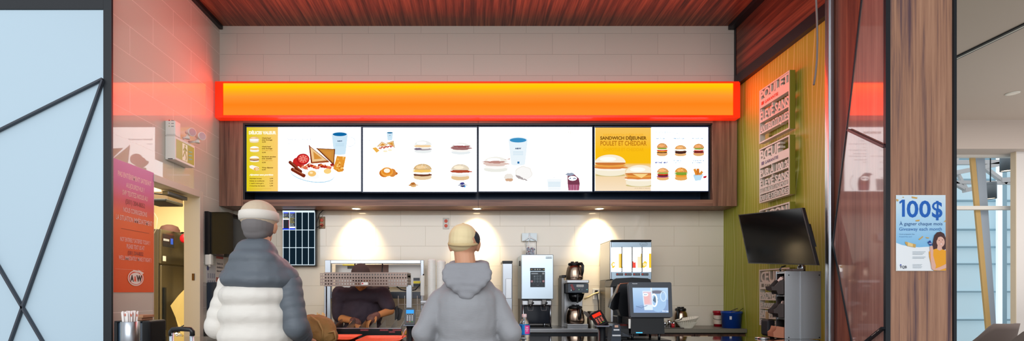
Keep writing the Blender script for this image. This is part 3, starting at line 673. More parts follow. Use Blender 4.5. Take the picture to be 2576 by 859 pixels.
# screen 4
t = screen(3, 1496, 1781, 320, 481, 'menu screen with a yellow chicken sandwich advert beside six burgers')
k = 3.905; a = Art(scr_fn(1480, 300, k), True)
a.rect(64, 84, 1172, 706, W_); a.l += 1; a.vgrad(66, 84, 616, 706, [(0, C(248, 196, 90)), (.35, C(250, 190, 20)), (.56, C(248, 190, 20)), (.60, C(240, 205, 150)), (1, C(248, 226, 195))])
a.text('SANDWICH DÉJEUNER', 146, 545, 166, 22, C(246, 180, 50)); a.text('CHIPOTLE ET CHEDDAR', 146, 545, 316, 34, C(240, 178, 20))
a.text('SANDWICH DÉJEUNER', 116, 572, 202, 32, C(130, 85, 20), bold=.02); a.text('POULET ET CHEDDAR', 118, 572, 260, 46, C(190, 120, 20))
for (x, y, w, h, s_) in ((215, 352, 300, 206, 1), (505, 455, 280, 205, 2)):
    a.ell(x, y + h - 6, w * .5, 14, C(205, 190, 130)); bun(a, x, y, w, h, C(250, 238, 215), (C(205, 120, 55), C(235, 165, 75), C(220, 130, 60), C(252, 244, 232)), C(246, 236, 212), seed=s_)
a.poly([(430, 540), (585, 540), (520, 582)], C(250, 215, 140)); a.rect(616, 84, 700, 706, W_)
a.poly([(616, 84), (1172, 84), (1172, 706), (616, 706)], W_)
LB = C(95, 150, 195)
a.text('BURGERS', 654, 804, 146, 24, C(165, 200, 222)); a.text('servis toute la journée', 818, 1136, 146, 20, C(140, 190, 218), shear=.35)
def cap_(x, w, y, lines, pr, dark=False):
    for i, l in enumerate(lines): a.text(l, x, x + w * (1 if i == 0 else .8), y + 20 * i, 12, LB if not (dark and i) else NAVY, bold=.03)
    a.text(pr, x + w * .32, x + w * .62, y + 20 * len(lines) + 2, 12, LB, bold=.01)
cap_(654, 100, 198, ['Teen Burger'], '9,19'); cap_(834, 112, 198, ['Mama Burger'], '7,19'); cap_(1015, 114, 198, ['Mozza Burger'], '9,39')
a.text('Burger', 656, 705, 416, 12, C(205, 220, 232)); a.text('BEYOND MEAT', 652, 778, 438, 14, C(20, 60, 150), bold=.06); a.text('9,49', 690, 724, 462, 12, LB)
cap_(834, 82, 416, ['Burger au', 'Poulet Chubby'], '9,19'); cap_(1015, 118, 416, ['Languettes de', 'poulet'], '8,99')
G1 = C(130, 165, 60); TM = C(215, 50, 40); PT = C(85, 45, 30); WH = C(250, 248, 240)
bun(a, 720, 240, 108, 128, C(215, 150, 90), (G1, WH, TM, C(240, 170, 50), PT), C(225, 170, 110), seeds=16, seed=3); bun(a, 898, 262, 116, 108, C(220, 160, 95), (WH, PT, C(70, 40, 40)), C(232, 180, 120), seeds=16, seed=4)
bun(a, 1072, 250, 108, 120, C(215, 150, 90), (G1, WH, TM, PT, C(140, 30, 50)), C(225, 170, 110), seeds=16, seed=5); bun(a, 720, 488, 118, 122, C(225, 160, 100), (C(150, 180, 80), TM, PT, C(150, 50, 110)), C(235, 180, 120), seeds=16, seed=6)
bun(a, 895, 486, 124, 126, C(222, 150, 70), (G1, C(120, 160, 50), C(235, 150, 50), C(240, 165, 60)), C(232, 170, 95), seeds=16, seed=7)
a.poly([(1010, 560), (1045, 540), (1110, 552), (1085, 612), (1030, 618)], C(175, 215, 240)); a.line((1022, 500), (1045, 560), 26, C(225, 140, 50)); a.line((1055, 498), (1060, 560), 28, C(210, 120, 40)); a.line((1100, 525), (1070, 562), 26, C(220, 140, 60)); a.poly([(1012, 575), (1105, 555), (1082, 612), (1028, 618)], C(190, 224, 244)); a.poly([(1105, 575), (1142, 565), (1138, 588), (1112, 594)], C(190, 30, 45))
a.text('Nos plats du menu sont préparés à l’aide de cellules de', 722, 1068, 656, 9, C(90, 160, 180)); a.text('cuisson partagées, une contamination croisée est possible', 706, 1080, 672, 9, C(90, 160, 180)); a.text('voir les détails en restaurant', 438, 588, 692, 7, C(180, 150, 110))
a.build('display', M_scr, t)

# ================================================================ RAISED LETTER SIGNS ON THE GREEN WALL
M_let = mk('pale sign lacquer', C(206, 198, 184), .45); M_ols = mk('olive sign edge', C(130, 128, 40), .5)
SX = 2.47; SD = .045
def lsign(label, y0, y1, top, bot, rows, bands, bars):
    """y runs away from the viewer: text starts at y0 (far) and ends at y1 (near)"""
    t = thing('raised_letter_sign', label, 'sign', (SX, (y0 + y1) / 2, bot), 'raised letter signs')
    m = MB(); T = .011
    m.box(SX, SX + SD, y1 - T, y1, bot, top); m.box(SX, SX + SD, y0, y0 + T, bot, top); m.box(SX, SX + SD, y1, y0, top - T, top); m.box(SX, SX + SD, y1, y0, bot, bot + T)
    for z in bars: m.box(SX, SX + SD, y1, y0, z - T * .5, z + T * .5)
    for a_, b_ in bands: m.box(SX, SX + SD, y1, y0, b_, a_)
    m.build('frame', M_let, t)
    MB().box(SX + .003, SX + SD, y1 - T - .002, y1 - T, bot, top).build('near_edge', M_ols, t)
    m = MB()
    for txt, zt, zb, u0, u1, bo in rows:
        put_text(m, txt, lambda u, v, w: Vector((SX + SD / 2 - w, y0 - u, v)), u0, u1, zb, zt - zb, bold=bo, ext=SD / 2 - .0005)
    m.build('lettering', M_let, t)
    m = MB()
    for y in (y0 - .05, y1 + .05):
        for z in (bot + .05, top - .05): m.tube([(SX + SD, y, z), (XR - .001, y, z)], .006, 8)
    m.build('standoff', M_ols, t); return t
y0, y1 = 4.19, 3.814; Wd = y0 - y1 - .002
def garantie(t, z, col):
    m = MB(); m.box(SX - .003, SX - .0005, y0 - .055, y0 - .025, z, z + .028, .003)
    put_text(m, 'GARANTIE', lambda u, v, w: Vector((SX - .0015, y0 - u, v)), .07, .25, z, .026, bold=.02); m.build('small_lettering', col, t)
t = lsign('raised sign reading POULET at the top of the green wall', y0, y1, 3.073, 2.617, [('POULET', 3.062, 2.984, 0, Wd, .022), ('ÉLEVÉ SANS', 2.885, 2.800, 0, Wd, .018), ('ANTIBIOTIQUES', 2.765, 2.70, 0, Wd, .012)], [(2.986, 2.915)], [2.797, 2.70])
garantie(t, 2.935, mk('red sign ink', C(200, 60, 40), .5))
t = lsign('raised sign reading BŒUF just above the black screen', y0, y1, 2.571, 2.108, [('BŒUF', 2.556, 2.468, 0, Wd * .72, .022), ('PUR À 100 %', 2.388, 2.33, 0, Wd, .018), ('ÉLEVÉ SANS', 2.30, 2.238, 0, Wd, .018), ("AUCUN AJOUT D'HORMONES", 2.226, 2.19, 0, Wd, .018), ('OU DE STÉROÏDES', 2.172, 2.124, 0, Wd, .018)], [(2.470, 2.402)], [2.324, 2.232, 2.184])
garantie(t, 2.425, mk('purple sign ink', C(90, 60, 100), .5))
lsign('raised sign reading BACON, mostly hidden by the black screen', y0, y1, 2.05, 1.60, [('BACON', 2.035, 1.95, 0, Wd * .95, .022), ('ÉLEVÉ SANS', 1.86, 1.80, 0, Wd, .018), ('ANTIBIOTIQUES', 1.76, 1.70, 0, Wd, .012)], [(1.95, 1.885)], [1.79, 1.69])
t = lsign('raised sign reading ŒUFS low on the green wall beside the bin rack', y0, y1, 1.539, 1.065, [('ŒUFS', 1.524, 1.432, .01, Wd * .85, .022), ('PROVENANT', 1.348, 1.292, 0, Wd, .018), ('DE POULES NOURRIES', 1.258, 1.222, 0, Wd, .012), ('SANS AUCUN', 1.198, 1.14, 0, Wd, .018), ('SOUS-PRODUIT', 1.115, 1.082, 0, Wd, .012)], [(1.434, 1.372)], [1.285, 1.212, 1.132])
garantie(t, 1.39, mk('grey sign ink', C(110, 105, 90), .5))

# ================================================================ ORANGE POSTER ON THE TILES
pp = lambda u, v, w: Vector((XL + .004 + w, 3.27 + u, v))
def posterfn(u, v, w): return Vector((XL + .0036 + w, 3.27 + u, v))
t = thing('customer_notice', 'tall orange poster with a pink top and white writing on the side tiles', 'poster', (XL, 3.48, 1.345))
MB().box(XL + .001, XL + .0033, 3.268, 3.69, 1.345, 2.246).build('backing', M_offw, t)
a = Art(posterfn); a.vgrad(0, 2.245, .417, 1.346, [(0, C(206, 120, 178)), (.17, C(206, 100, 160)), (.3, C(216, 92, 100)), (.42, C(234, 118, 58)), (.6, C(234, 108, 50)), (1, C(232, 96, 42))])  # pink top is part print, part purple reflection painted into the colours
class A2:
    pass
def pt_(txt, z, h, w, col, bold=.015):
    a.l += 1; a.mb.col = col
    put_text(a.mb, txt, lambda u, v, ww: a.m(u, v), .215 - w / 2, .215 + w / 2, z - h / 2, h, bold=bold)
PW = C(238, 200, 190); PD = C(160, 70, 60)
pt_('PAS ENTIÈREMENT SATISFAIT', 2.155, .035, .345, PW); pt_("AUJOURD'HUI ?", 2.092, .035, .19, PW); pt_('SVP TEXTEZ-NOUS AU', 2.035, .035, .26, PW); pt_('(581) 204-8052', 1.978, .034, .20, PD)
pt_('NOUS CORRIGERONS', 1.918, .034, .245, PW); pt_('LA SITUATION IMMÉDIATEMENT !', 1.858, .036, .385, PW)
a.rect(.07, 1.784, .36, 1.7815, C(150, 80, 60))
pt_('NOT ENTIRELY SATISFIED TODAY ?', 1.712, .030, .31, PW); pt_('PLEASE TEXT US AT', 1.668, .030, .185, PW); pt_('(581) 204-8052', 1.624, .028, .16, PD); pt_("WE'LL IMMEDIATELY MAKE IT RIGHT !", 1.585, .030, .34, PW)
cx, cz = .215, 1.447
a.ell(cx, cz, .082, .055, C(245, 235, 225), n=32); a.ell(cx, cz, .074, .047, C(228, 80, 40), n=32); a.ell(cx, cz - .002, .066, .041, C(245, 238, 228), n=32)
a.poly([(cx + .02, cz + .062), (cx + .085, cz + .040), (cx + .055, cz + .022)], C(245, 235, 225)); a.line((cx - .03, cz + .052), (cx + .06, cz + .043), .012, C(245, 235, 225))
a.l += 1; a.mb.col = C(70, 40, 35); put_text(a.mb, 'A', lambda u, v, w: a.m(u, v), cx - .060, cx - .022, cz - .022, .043, bold=.06)
a.mb.col = C(228, 80, 40); put_text(a.mb, '&', lambda u, v, w: a.m(u, v), cx - .020, cx + .004, cz - .022, .036, bold=.05)
a.mb.col = C(70, 40, 35); put_text(a.mb, 'W', lambda u, v, w: a.m(u, v), cx + .004, cx + .064, cz - .022, .043, bold=.06)
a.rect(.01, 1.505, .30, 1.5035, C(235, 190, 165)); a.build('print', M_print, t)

# ================================================================ GIVEAWAY POSTER ON THE COLUMN
YP = 2.796
t = thing('giveaway_poster', 'blue and white 100$ giveaway poster taped to the walnut column', 'poster', (XX(2315, YP), YP, ZZ(682, YP)))
kk = 3.905
fn = lambda u, v, w: Vector((XX(2240 + u / kk, YP), YP - w - .0006, ZZ(480 + v / kk, YP)))
m = MB(); m.box(XX(2253.8, YP), XX(2377.8, YP), YP, YP + .0012, ZZ(682.5, YP), ZZ(491.5, YP)); m.build('paper', M_offw, t)
a = Art(fn); a.step = .00012
a.poly([(55, 45), (540, 45), (536, 790), (66, 788), (55, 700)], W_)
a.vgrad(55, 45, 540, 560, [(0, C(214, 232, 242)), (.4, C(180, 218, 242)), (1, C(122, 188, 232))])
a.poly([(55, 514), (110, 535), (190, 552), (280, 558), (380, 552), (540, 530), (540, 600), (55, 600)], C(236, 242, 246)); a.rect(55.5, 598, 540, 700, C(236, 242, 246)); a.poly([(55, 700), (540, 700), (537, 789), (66, 788)], C(236, 242, 246))
BL = C(10, 95, 185)
a.poly([(112, 90), (140, 90), (140, 258), (112, 258)], BL); a.poly([(112, 90), (126, 104), (90, 132), (84, 112)], BL); a.text('0', 158, 272, 260, 166, BL, bold=.02); a.text('0', 280, 394, 260, 166, BL, bold=.02); a.text('$', 406, 508, 262, 164, BL, bold=.02)
a.text('À gagner chaque mois', 86, 508, 342, 34, C(25, 80, 140)); a.text('Giveaway each month', 84, 502, 394, 34, C(50, 110, 175)); a.text('Carte prépayée Visa', 84, 234, 434, 10, C(60, 110, 150)); a.text('Prepaid Visa card', 84, 206, 458, 10, C(70, 130, 180))
GD = C(205, 165, 90)
for p in (((205, 58), (262, 68), (258, 82), (208, 74)), ((55, 82), (78, 92), (70, 108), (55, 102)), ((242, 292), (284, 286), (280, 302), (246, 304)), ((272, 478), (314, 446), (318, 458), (280, 488)), ((342, 458), (376, 462), (372, 472), (346, 468)), ((140, 502), (246, 530), (242, 562), (160, 545), (140, 520)), ((518, 310), (538, 288), (538, 308)), ((112, 66), (122, 60), (130, 72))): a.poly(p, GD)
a.poly([(165, 508), (215, 525), (215, 555), (165, 545)], C(235, 205, 140))
for q in range(5): a.rect(212, 600 + 13 * q + (12 if q > 2 else 0), 340 - 14 * (q % 3), 604 + 13 * q + (12 if q > 2 else 0), C(160, 175, 185))
for q in range(4): a.rect(212, 726 + 11 * q, 306 - 10 * (q % 2), 729 + 11 * q, C(165, 178, 188))
a.ell(95, 732, 7, 7, C(60, 80, 170)); a.text('YQB', 86, 154, 764, 26, C(40, 50, 70), bold=.01)
# printed woman in the yellow top
HR = C(70, 40, 42); SK = C(226, 178, 160); YT = C(240, 165, 30)
a.poly([(425, 440), (450, 412), (485, 405), (520, 425), (536, 470), (536, 575), (515, 588), (490, 578), (440, 585), (415, 578), (405, 540), (415, 480)], HR)
a.poly([(372, 600), (400, 585), (445, 572), (500, 578), (536, 590), (537, 788), (420, 788), (395, 740), (375, 650)], YT)
a.poly([(455, 540), (495, 540), (500, 580), (475, 592), (450, 578)], SK); a.ell(484, 505, 40, 52, SK, rot=-8)
a.poly([(446, 500), (446, 455), (480, 430), (512, 440), (520, 470), (490, 450), (460, 462)], HR); a.ell(470, 490, 5, 3, HR); a.ell(502, 486, 5, 3, HR); a.ring(490, 522, 16, 9, 4, C(190, 90, 85), a0=10, a1=170); a.ell(490, 527, 11, 3, C(250, 240, 238)); a.ell(488, 506, 3, 7, C(205, 150, 132))
a.poly([(378, 548), (405, 545), (412, 590), (410, 640), (438, 742), (425, 784), (396, 770), (385, 680), (382, 610)], SK); a.poly([(400, 780), (480, 750), (536, 722), (537, 762), (470, 786)], SK)
a.poly([(356, 508), (380, 490), (404, 530), (382, 545)], C(20, 60, 140)); a.text('100$', 368, 394, 526, 10, W_)
a.build('print', M_print, t)
# notices by the dispensers
def notice(label, ya, yb, za, zb, draw):
    t = thing('wall_notice', label, 'notice', (XL, (ya + yb) / 2, za), 'notices under the towel dispenser')
    MB().box(XL + .001, XL + .003, ya, yb, za, zb).build('paper', M_offw, t)
    a = Art(lambda u, v, w: Vector((XL + .0032 + w, ya + u, v))); draw(a, yb - ya, za, zb); a.build('print', M_print, t)
def dA(a, w, z0, z1):
    a.rect(0.002, z1 - .002, w - .002, z0 + .002, C(205, 205, 208)); a.ell(.025, z1 - .03, .018, .022, C(50, 60, 120))
    for i in range(4):
        for j in range(2): a.rect(.02 + i * .035, z1 - .075 - .065 * j, .04 + i * .035, z1 - .12 - .065 * j, C(150, 152, 165))
    a.text('Lavage des mains', .05, w - .01, z1 - .035, -.012, C(90, 95, 130)) if False else None
def dB(a, w, z0, z1):
    a.rect(0.002, z1 - .002, w - .002, z0 + .002, C(225, 212, 204)); a.rect(.008, z1 - .008, w - .008, z1 - .06, C(190, 90, 80)); a.rect(.008, z0 + .05, w - .008, z0 + .008, C(190, 100, 85))
    for i, s_ in enumerate(('Station de', 'désinfection', 'des mains')):
        a.l += 1; a.mb.col = C(80, 70, 75); put_text(a.mb, s_, lambda u, v, ww: a.m(u, v), .02, w - .02, z1 - .115 - .035 * i, .02, bold=.02)
notice('small pale hand washing notice with a blue badge', 4.42, 4.575, ZZ(713, 4.5), ZZ(668, 4.5), dA)
notice('narrow notice with red bands about the hand cleaning station', 4.58, 4.73, ZZ(712, 4.65), ZZ(636, 4.65), dB)
# ================================================================ SOFFIT DOWNLIGHTS
M_bulb = mk('warm lamp glow', C(255, 235, 200), .5, emit=(1.0, .80, .50, 1), es=14)
for px, lbq in ((896, 'left'), (1200, 'middle'), (1508, 'right')):
    X = XX(px, 4.79)
    t = thing('recessed_spotlight', {'left': 'warm recessed spotlight over the steel serving rack', 'middle': 'warm recessed spotlight above the head of the customer in grey', 'right': 'warm recessed spotlight above the coffee brewer'}[lbq], 'light', (X, 4.79, ZS), 'recessed spotlights under the menu bulkhead')
    MB().lathe([(.036, ZS - .002), (.048, ZS - .006), (.052, ZS - .0005)], (X, 4.79, 0), 28, caps=False).build('trim_ring', M_offw, t)
    MB().lathe([(.001, ZS - .004), (.036, ZS - .004)], (X, 4.79, 0), 24, caps=False).build('lens', M_bulb, t)
    d = bpy.data.lights.new('spotlight_beam', 'SPOT'); d.energy = 52; d.color = (1, .80, .50); d.spot_size = R(84); d.spot_blend = 1.0; d.shadow_soft_size = .045
    o = bpy.data.objects.new('spotlight_beam', d); COL.objects.link(o); o.location = (X, 4.77, ZS - .012); o.rotation_euler = (R(30), 0, 0)

# ================================================================ EMERGENCY EXIT UNIT (left wall)
t = thing('exit_sign_unit', 'pale emergency exit sign box with running figure and two lamp heads', 'sign', (XL, 3.95, 2.2))
D = 3.95
def wl(px, py):  # point on the left wall seen at a pixel
    Y = XL * F / (px - PX); return Vector((XL, Y, ZZ(py, Y)))
y0, y1 = 3.955, 4.30; zA, zB = 2.245, 2.64
ub = MB(); ub.box(XL + .001, XL + .080, 3.827, 3.90, 2.571, 2.69, .005); ub.build('battery_case', M_offw, t)
eb = MB(); eb.box(XL + .001, XL + .080, 3.827, 4.10, 2.385, 2.57, .004); eb.build('sign_case', M_offw, t)
a = Art(lambda u, v, w: Vector((XL + .0805 + w, 3.825 + u * .83, 2.385 + v)), False)
a.rect(.018, .165, .315, .018, C(170, 168, 40)); a.rect(.115, .158, .20, .022, C(235, 240, 215))
G = C(165, 160, 40)
a.ell(.16, .142, .010, .012, G); a.poly([(.145, .13), (.172, .128), (.168, .085), (.150, .085)], G); a.line((.150, .09), (.128, .055), .012, G); a.line((.128, .055), (.118, .05), .01, G); a.line((.165, .09), (.18, .055), .012, G); a.line((.18, .055), (.172, .03), .01, G); a.line((.148, .122), (.128, .10), .009, G); a.line((.17, .122), (.188, .105), .009, G)
for q in range(3): a.line((.215, .05 + .03 * q), (.275, .06 + .03 * q), .007, C(120, 190, 200))
sg = a.build('pictogram', vcol('exit pictogram', rough=.3), t)
a = Art(lambda u, v, w: Vector((XL + .012 + u, 3.827 - .0008 - w, 2.365 + v)), False)
a.ell(.022, .325, .005, .005, C(190, 30, 40)); a.ell(.022, .302, .003, .003, C(60, 60, 65)); a.ell(.022, .28, .004, .004, C(150, 160, 100))
for q in (.326, .303, .281): a.rect(.038, q, .058, q - .004, C(120, 125, 130))
a.rect(0, .216, .072, .214, C(170, 170, 170)); a.rect(.012, .028, .05, .022, C(60, 62, 66)); a.build('indicator', M_print, t)
for (px, py, Y) in ((478, 333, 3.98), (503, 343, 4.06)):
    c = P(px, py, Y); aim = Vector((.75, -.35, -.10)).normalized(); h = MB()
    M = Matrix.Translation(c) @ aim.to_track_quat('Z', 'Y').to_matrix().to_4x4()
    h.lathe([(.009, -.045), (.017, -.040), (.022, -.02), (.032, .02), (.034, .030), (.030, .031)], (0, 0, 0), 24, M=M); hd = h.build('lamp_head', M_offw, t)
    h = MB(); h.lathe([(.001, .0315), (.0295, .0315)], (0, 0, 0), 24, M=M, caps=False); h.build('lens', mk('lamp lens', C(190, 170, 175), .1), hd)
    h = MB(); h.tube([c - aim * .03, c + Vector((-.02, 0, -.045)), Vector((XL + .06, Y - .02, c.z - .055))], .010, 10); h.lathe([(.018, -.012), (.018, .012)], c + Vector((-.02, 0, -.045)), 14); h.build('bracket', M_offw, t)

# ================================================================ BACK KITCHEN
fx = -3.6
t = thing('upright_fridge', 'tall stainless upright fridge in the back kitchen doorway', 'fridge', (-3.9, 5.9, 0))
MB().box(-4.25, fx - .03, 5.69, 6.36, .08, 2.08, .004).build('body', M_steeld, t)
m = MB().box(fx - .028, fx, 5.70, 6.15 + .21, .12, 1.66, .006).build('door', mk('fridge steel door', C(128, 126, 122), .35, metal=1), t)
m2 = MB().box(fx - .028, fx, 5.69, 6.36, 1.68, 2.08, .004).build('top_panel', mk('fridge steel panel', C(128, 126, 122), .35, metal=1), t)
a = Art(lambda u, v, w: Vector((fx + .001 + w, 5.72 + u, 1.9 + v)), False); a.rect(0, .13, .22, -.02, C(30, 32, 38)); a.rect(.15, .09, .20, .02, C(40, 90, 220)); a.text('TURBO', .015, .12, .045, -.022, C(230, 230, 235)) if False else None
for q in range(5): a.rect(.015 + .022 * q, .075, .03 + .022 * q, .05, C(220, 222, 228))
a.rect(0, -.13, .06, -.19, C(225, 225, 220)); a.build('control_panel', M_print, m2)
MB().box(fx, fx + .02, 5.73, 5.76, .9, 1.4).build('handle', M_black, m)
for x in (-4.2, fx - .08):
    for y in (5.74, 6.3): MB().lathe([(.02, 0), (.025, .08)], (x, y, 0), 10).build('foot', M_black, t)
cp = MB(); c = Vector((fx - .12, 6.05, 2.081)); cp.lathe([(.11, 0), (.112, .03), (.09, .075), (.04, .095), (.002, .098)], c, 24, caps=False); cp.lathe([(.17, .0), (.11, .008)], c + Vector((.04, -.02, 0)), 20, caps=False, sy=.7)
tag(cp.build('cap', mk('brown cap fabric', C(90, 58, 50), .8)), 'brown cap lying on top of the fridge', 'cap')
# hanging cabinet
t = thing('wall_cabinet', 'brown metal equipment box hung high inside the back kitchen', 'cabinet', (-3.0, 4.85, 2.2))
bx0, bx1 = XX(360, 4.8), XX(423, 4.8) - .0
MB().box(bx0, bx1, 4.8, 5.05, ZZ(503, 4.8), ZZ(445, 4.8), .006).build('body', mk('brown enamel', C(120, 100, 78), .4), t)
MB().box(bx0, bx1 + .003, 4.76, 5.05, ZZ(510, 4.8), ZZ(502, 4.8), .008).build('lip', M_black, t)
m = MB(); m.box(XX(386, 4.79), XX(405, 4.79), 4.796, 4.799, ZZ(483, 4.79), ZZ(462, 4.79)); m.build('paper_note', M_cream, t)
for z in (ZZ(447, 4.8),): MB().bar((bx0 + .1, 5.04, z), (bx0 + .1, 5.04, 2.80), .02, .02).build('bracket', M_steeld, t)
m = MB(); m.tube([P(388, 505, 4.82), P(384, 530, 4.82), P(396, 550, 4.82), P(394, 575, 4.82), P(386, 590, 4.85)], .003, 6)
tag(m.build('cable', M_offw), 'thin pale cable dangling below the wall box in the back kitchen', 'cable')
# yellow apron hanging behind the jamb
ap = MB(); pts = [(428, 770), (447, 745), (470, 722), (482, 725), (482, 859), (466, 858), (455, 838), (446, 822), (441, 800)]
D = 4.9; rows = []
ap.prism(pts, lambda u, v: P(u, v, D) + Vector((0, .01 * math.sin(u * .3), 0)), lambda u, v: P(u, v, D) + Vector((0, .012 + .01 * math.sin(u * .3), 0)))
tag(ap.build('plastic_apron', mk('yellow plastic apron', C(238, 218, 150), .3)), 'yellow plastic apron hanging by the fridge', 'apron')
dk = thing('storage_shelf', 'dark storage shelf behind the fridge', 'shelf', (-3.9, 6.2, 0))
# replaced by a plain dark rack further back
m = MB()
for z in (.6, 1.2, 1.75, 2.05): m.box(-3.50, -3.02, 6.02, 6.36, z, z + .03)
m.build('shelf_board', M_black, dk)
lab(MB().ell(P(463, 601, 6.0), (.05, .03, .055)).build('round_tag', mk('red tag', C(205, 20, 30), .4), dk), 'round red tag')
for x in (-3.49, -3.03):
    for y in (6.03, 6.35): MB().box(x - .012, x + .012, y - .012, y + .012, 0, 2.08).build('post', M_black, dk)
c = Vector((XX(445, 4.6), 4.6, ZZ(846, 4.6)))
kt = thing('steel_pot_stand', 'shiny rounded chrome pot on a steel post low in the doorway', 'pot', (c.x, c.y, 0))
hk = MB(); hk.ell(c, (.045, .045, .035)); hk.build('pot', M_chrome, kt)
hk = MB(); hk.tube([c + Vector((0, 0, .03)), c + Vector((.03, 0, .08)), c + Vector((.07, 0, .10))], .006); hk.build('handle', M_blk, kt)
MB().lathe([(.10, 0), (.10, .012), (.018, .02), (.018, c.z - .03)], (c.x, c.y, 0), 20).build('post', M_steelv, kt)

# ================================================================ DISPENSERS ON THE LEFT WALL
t = thing('towel_dispenser', 'glossy black paper towel dispenser on the side wall', 'dispenser', (XL, 4.5, 1.7))
prof = []
zt_, zb_ = ZZ(534, 4.4), ZZ(640, 4.4)
def rr(n=6, x0=XL + .002, x1=XL + .255, z0=zb_, z1=zt_, r=.055, rb=.03):
    o = [(x0, z0), (x0, z1)]
    for k in range(n + 1): an = R(90 - 90 * k / n); o.append((x1 - r + r * math.cos(an), z1 - r + r * math.sin(an)))
    for k in range(n + 1): an = R(-90 * k / n); o.append((x1 - rb + rb * math.cos(an), z0 + rb + rb * math.sin(an)))
    return o
m = MB(); m.prism(rr(), lambda u, v: Vector((u, 4.40, v)), lambda u, v: Vector((u, 4.72, v))); m.build('cover', M_blkg, t)
m = MB(); m.prism(rr(x1=XL + .05, r=.02, rb=.01, z0=zb_ - .005, z1=zt_ + .006), lambda u, v: Vector((u, 4.392, v)), lambda u, v: Vector((u, 4.728, v))); m.build('back_plate', M_blk, t)
m = MB(); m.box(XL + .12, XL + .15, 4.50, 4.60, zb_ - .02, zb_ + .004, .004); m.build('outlet', M_blk, t)
t = thing('soap_dispenser', 'clear white soap dispenser pump below the towel dispenser', 'dispenser', (XL, 4.42, 1.56))
MB().box(XL + .002, XL + .06, 4.39, 4.44, ZZ(668, 4.4), ZZ(636, 4.4) - .012, .012).build('body', M_offw, t)
MB().lathe([(.008, ZZ(668, 4.4) - .015), (.012, ZZ(668, 4.4) + .003)], (XL + .035, 4.415, 0), 12).build('nozzle', M_offw, t)
t = thing('paper_holder', 'square black holder fixed low on the side wall beside the customer in the puffer jacket', 'dispenser', (XL, 4.5, 1.15))
MB().box(XL + .002, XL + .19, 4.42, 4.66, ZZ(783, 4.42), ZZ(711, 4.42), .012, 3).build('body', mk('blue black plastic', C(40, 50, 64), .35), t)
MB().box(XL + .05, XL + .15, 4.47, 4.60, ZZ(783, 4.42) - .04, ZZ(783, 4.42) + .001, .01).build('paper_slot', M_offw, t)

# ================================================================ ORDER MONITOR + OUTLETS + CABLE
D = 4.86; x0, x1 = XX(711, D), XX(795, D); z0, z1 = ZZ(671, D), ZZ(527, D)
t = thing('order_monitor', 'upright black order monitor with a white grid on the back wall', 'monitor', ((x0 + x1) / 2, D + .03, z0))
MB().box(x0, x1, D, D + .035, z0, z1, .004).build('case', M_blk, t)
MB().box((x0 + x1) / 2 - .06, (x0 + x1) / 2 + .06, D + .035, YW - .001, 1.75, 1.88).build('wall_bracket', M_steeld, t)
kk = 4.771
a = Art(lambda u, v, w: Vector((XX(700 + u / kk, D), D - .0006 - w, ZZ(520 + v / kk, D))))
GW = C(205, 222, 232); a.rect(52, 50, 437, 702, C(14, 28, 38)); a.rect(52, 50, 437, 68, GW)
for x in (56, 132, 208, 284, 360, 434): a.rect(x, 66, x + 7, 702, GW)
for y in (66, 280, 492, 698): a.rect(52, y, 440, y + 7, GW)
a.rect(64, 73, 130, 276, C(40, 40, 48)); a.rect(140, 73, 205, 276, C(58, 62, 70))
a.rect(64, 70, 120, 84, C(70, 90, 220)); a.rect(142, 70, 198, 84, C(70, 90, 220)); a.rect(56, 145, 130, 160, C(245, 248, 250)); a.rect(138, 244, 204, 262, C(240, 244, 248)); a.rect(58, 264, 130, 280, C(20, 50, 210)); a.rect(138, 264, 204, 278, C(20, 50, 210))
a.rect(54, 162, 58, 264, C(200, 60, 80)); a.rect(128, 162, 132, 264, C(200, 60, 80))
for i, (s_, c_) in enumerate((('Cuisine 1', GW), ('10:42  2', GW), ('1 Déjeuner', GW))): a.text(s_, 66, 124, 98 + 18 * i, 9, c_)
a.text('2 Crêpes', 66, 122, 140, 9, C(215, 195, 60))
for i, (s_, c_) in enumerate((('Service', GW), ('10:44  1', GW), ('Burger', GW), ('Pain', C(215, 195, 60)), ('Bacon', C(215, 195, 60)), ('Sauce', C(215, 195, 60)), ('Oeuf', C(215, 195, 60)), ('Café', GW), ('Sel', GW))): a.text(s_, 146, 178 + (i * 7) % 22, 98 + 17 * i, 9, c_)
a.build('display', vcol('order display', emission=True), t)
def outlet(px, py, w, h, plate, face, label):
    D = YW - .001; c = P(px, py, D); w = w * D / F / 2; h = h * D / F / 2
    t = thing('wall_outlet', label, 'outlet', (c.x, YW, c.z - h))
    MB().box(c.x - w, c.x + w, D - .006, D, c.z - h, c.z + h, .002).build('plate', plate, t)
    for s_ in (-1, 1):
        m = MB(); m.lathe([(.0165, 0), (.0165, .004), (.014, .005), (.001, .005)], (0, 0, 0), 20, M=Matrix.Translation((c.x, D - .006, c.z + s_ * h * .42)) @ Matrix.Rotation(R(90), 4, 'X')); so = m.build('socket', face, t)
        m = MB()
        for q in (-.006, .006): m.box(c.x + q - .001, c.x + q + .001, D - .0125, D - .0112, c.z + s_ * h * .42 - .003, c.z + s_ * h * .42 + .006)
        m.build('slot', M_blk, so)
    return t, c
M_org = mk('orange socket', C(222, 80, 50), .4)
outlet(810, 561, 16, 30, mk('bronze plate', C(96, 78, 62), .35, metal=1), M_org, 'dark metal outlet with orange sockets right of the order monitor')
outlet(1122, 563, 16, 28, mk('pale metal plate', C(205, 200, 192), .35), M_org, 'pale wall outlet with two orange sockets left of the grey hoodie customer')
outlet(1499, 741, 17, 27, M_white, M_white, 'white wall outlet between the coffee brewer and the drink dispenser')
m = MB(); m.tube([P(822, 527, 4.90), P(812, 530, 4.885), P(803, 540, 4.88), P(797, 560, 4.88), P(796, 600, 4.885), P(794, 625, 4.885)], .0045, 8)
m.tube([P(796, 575, 4.88), P(803, 570, 4.89), P(812, 566, 4.905)], .004, 8)
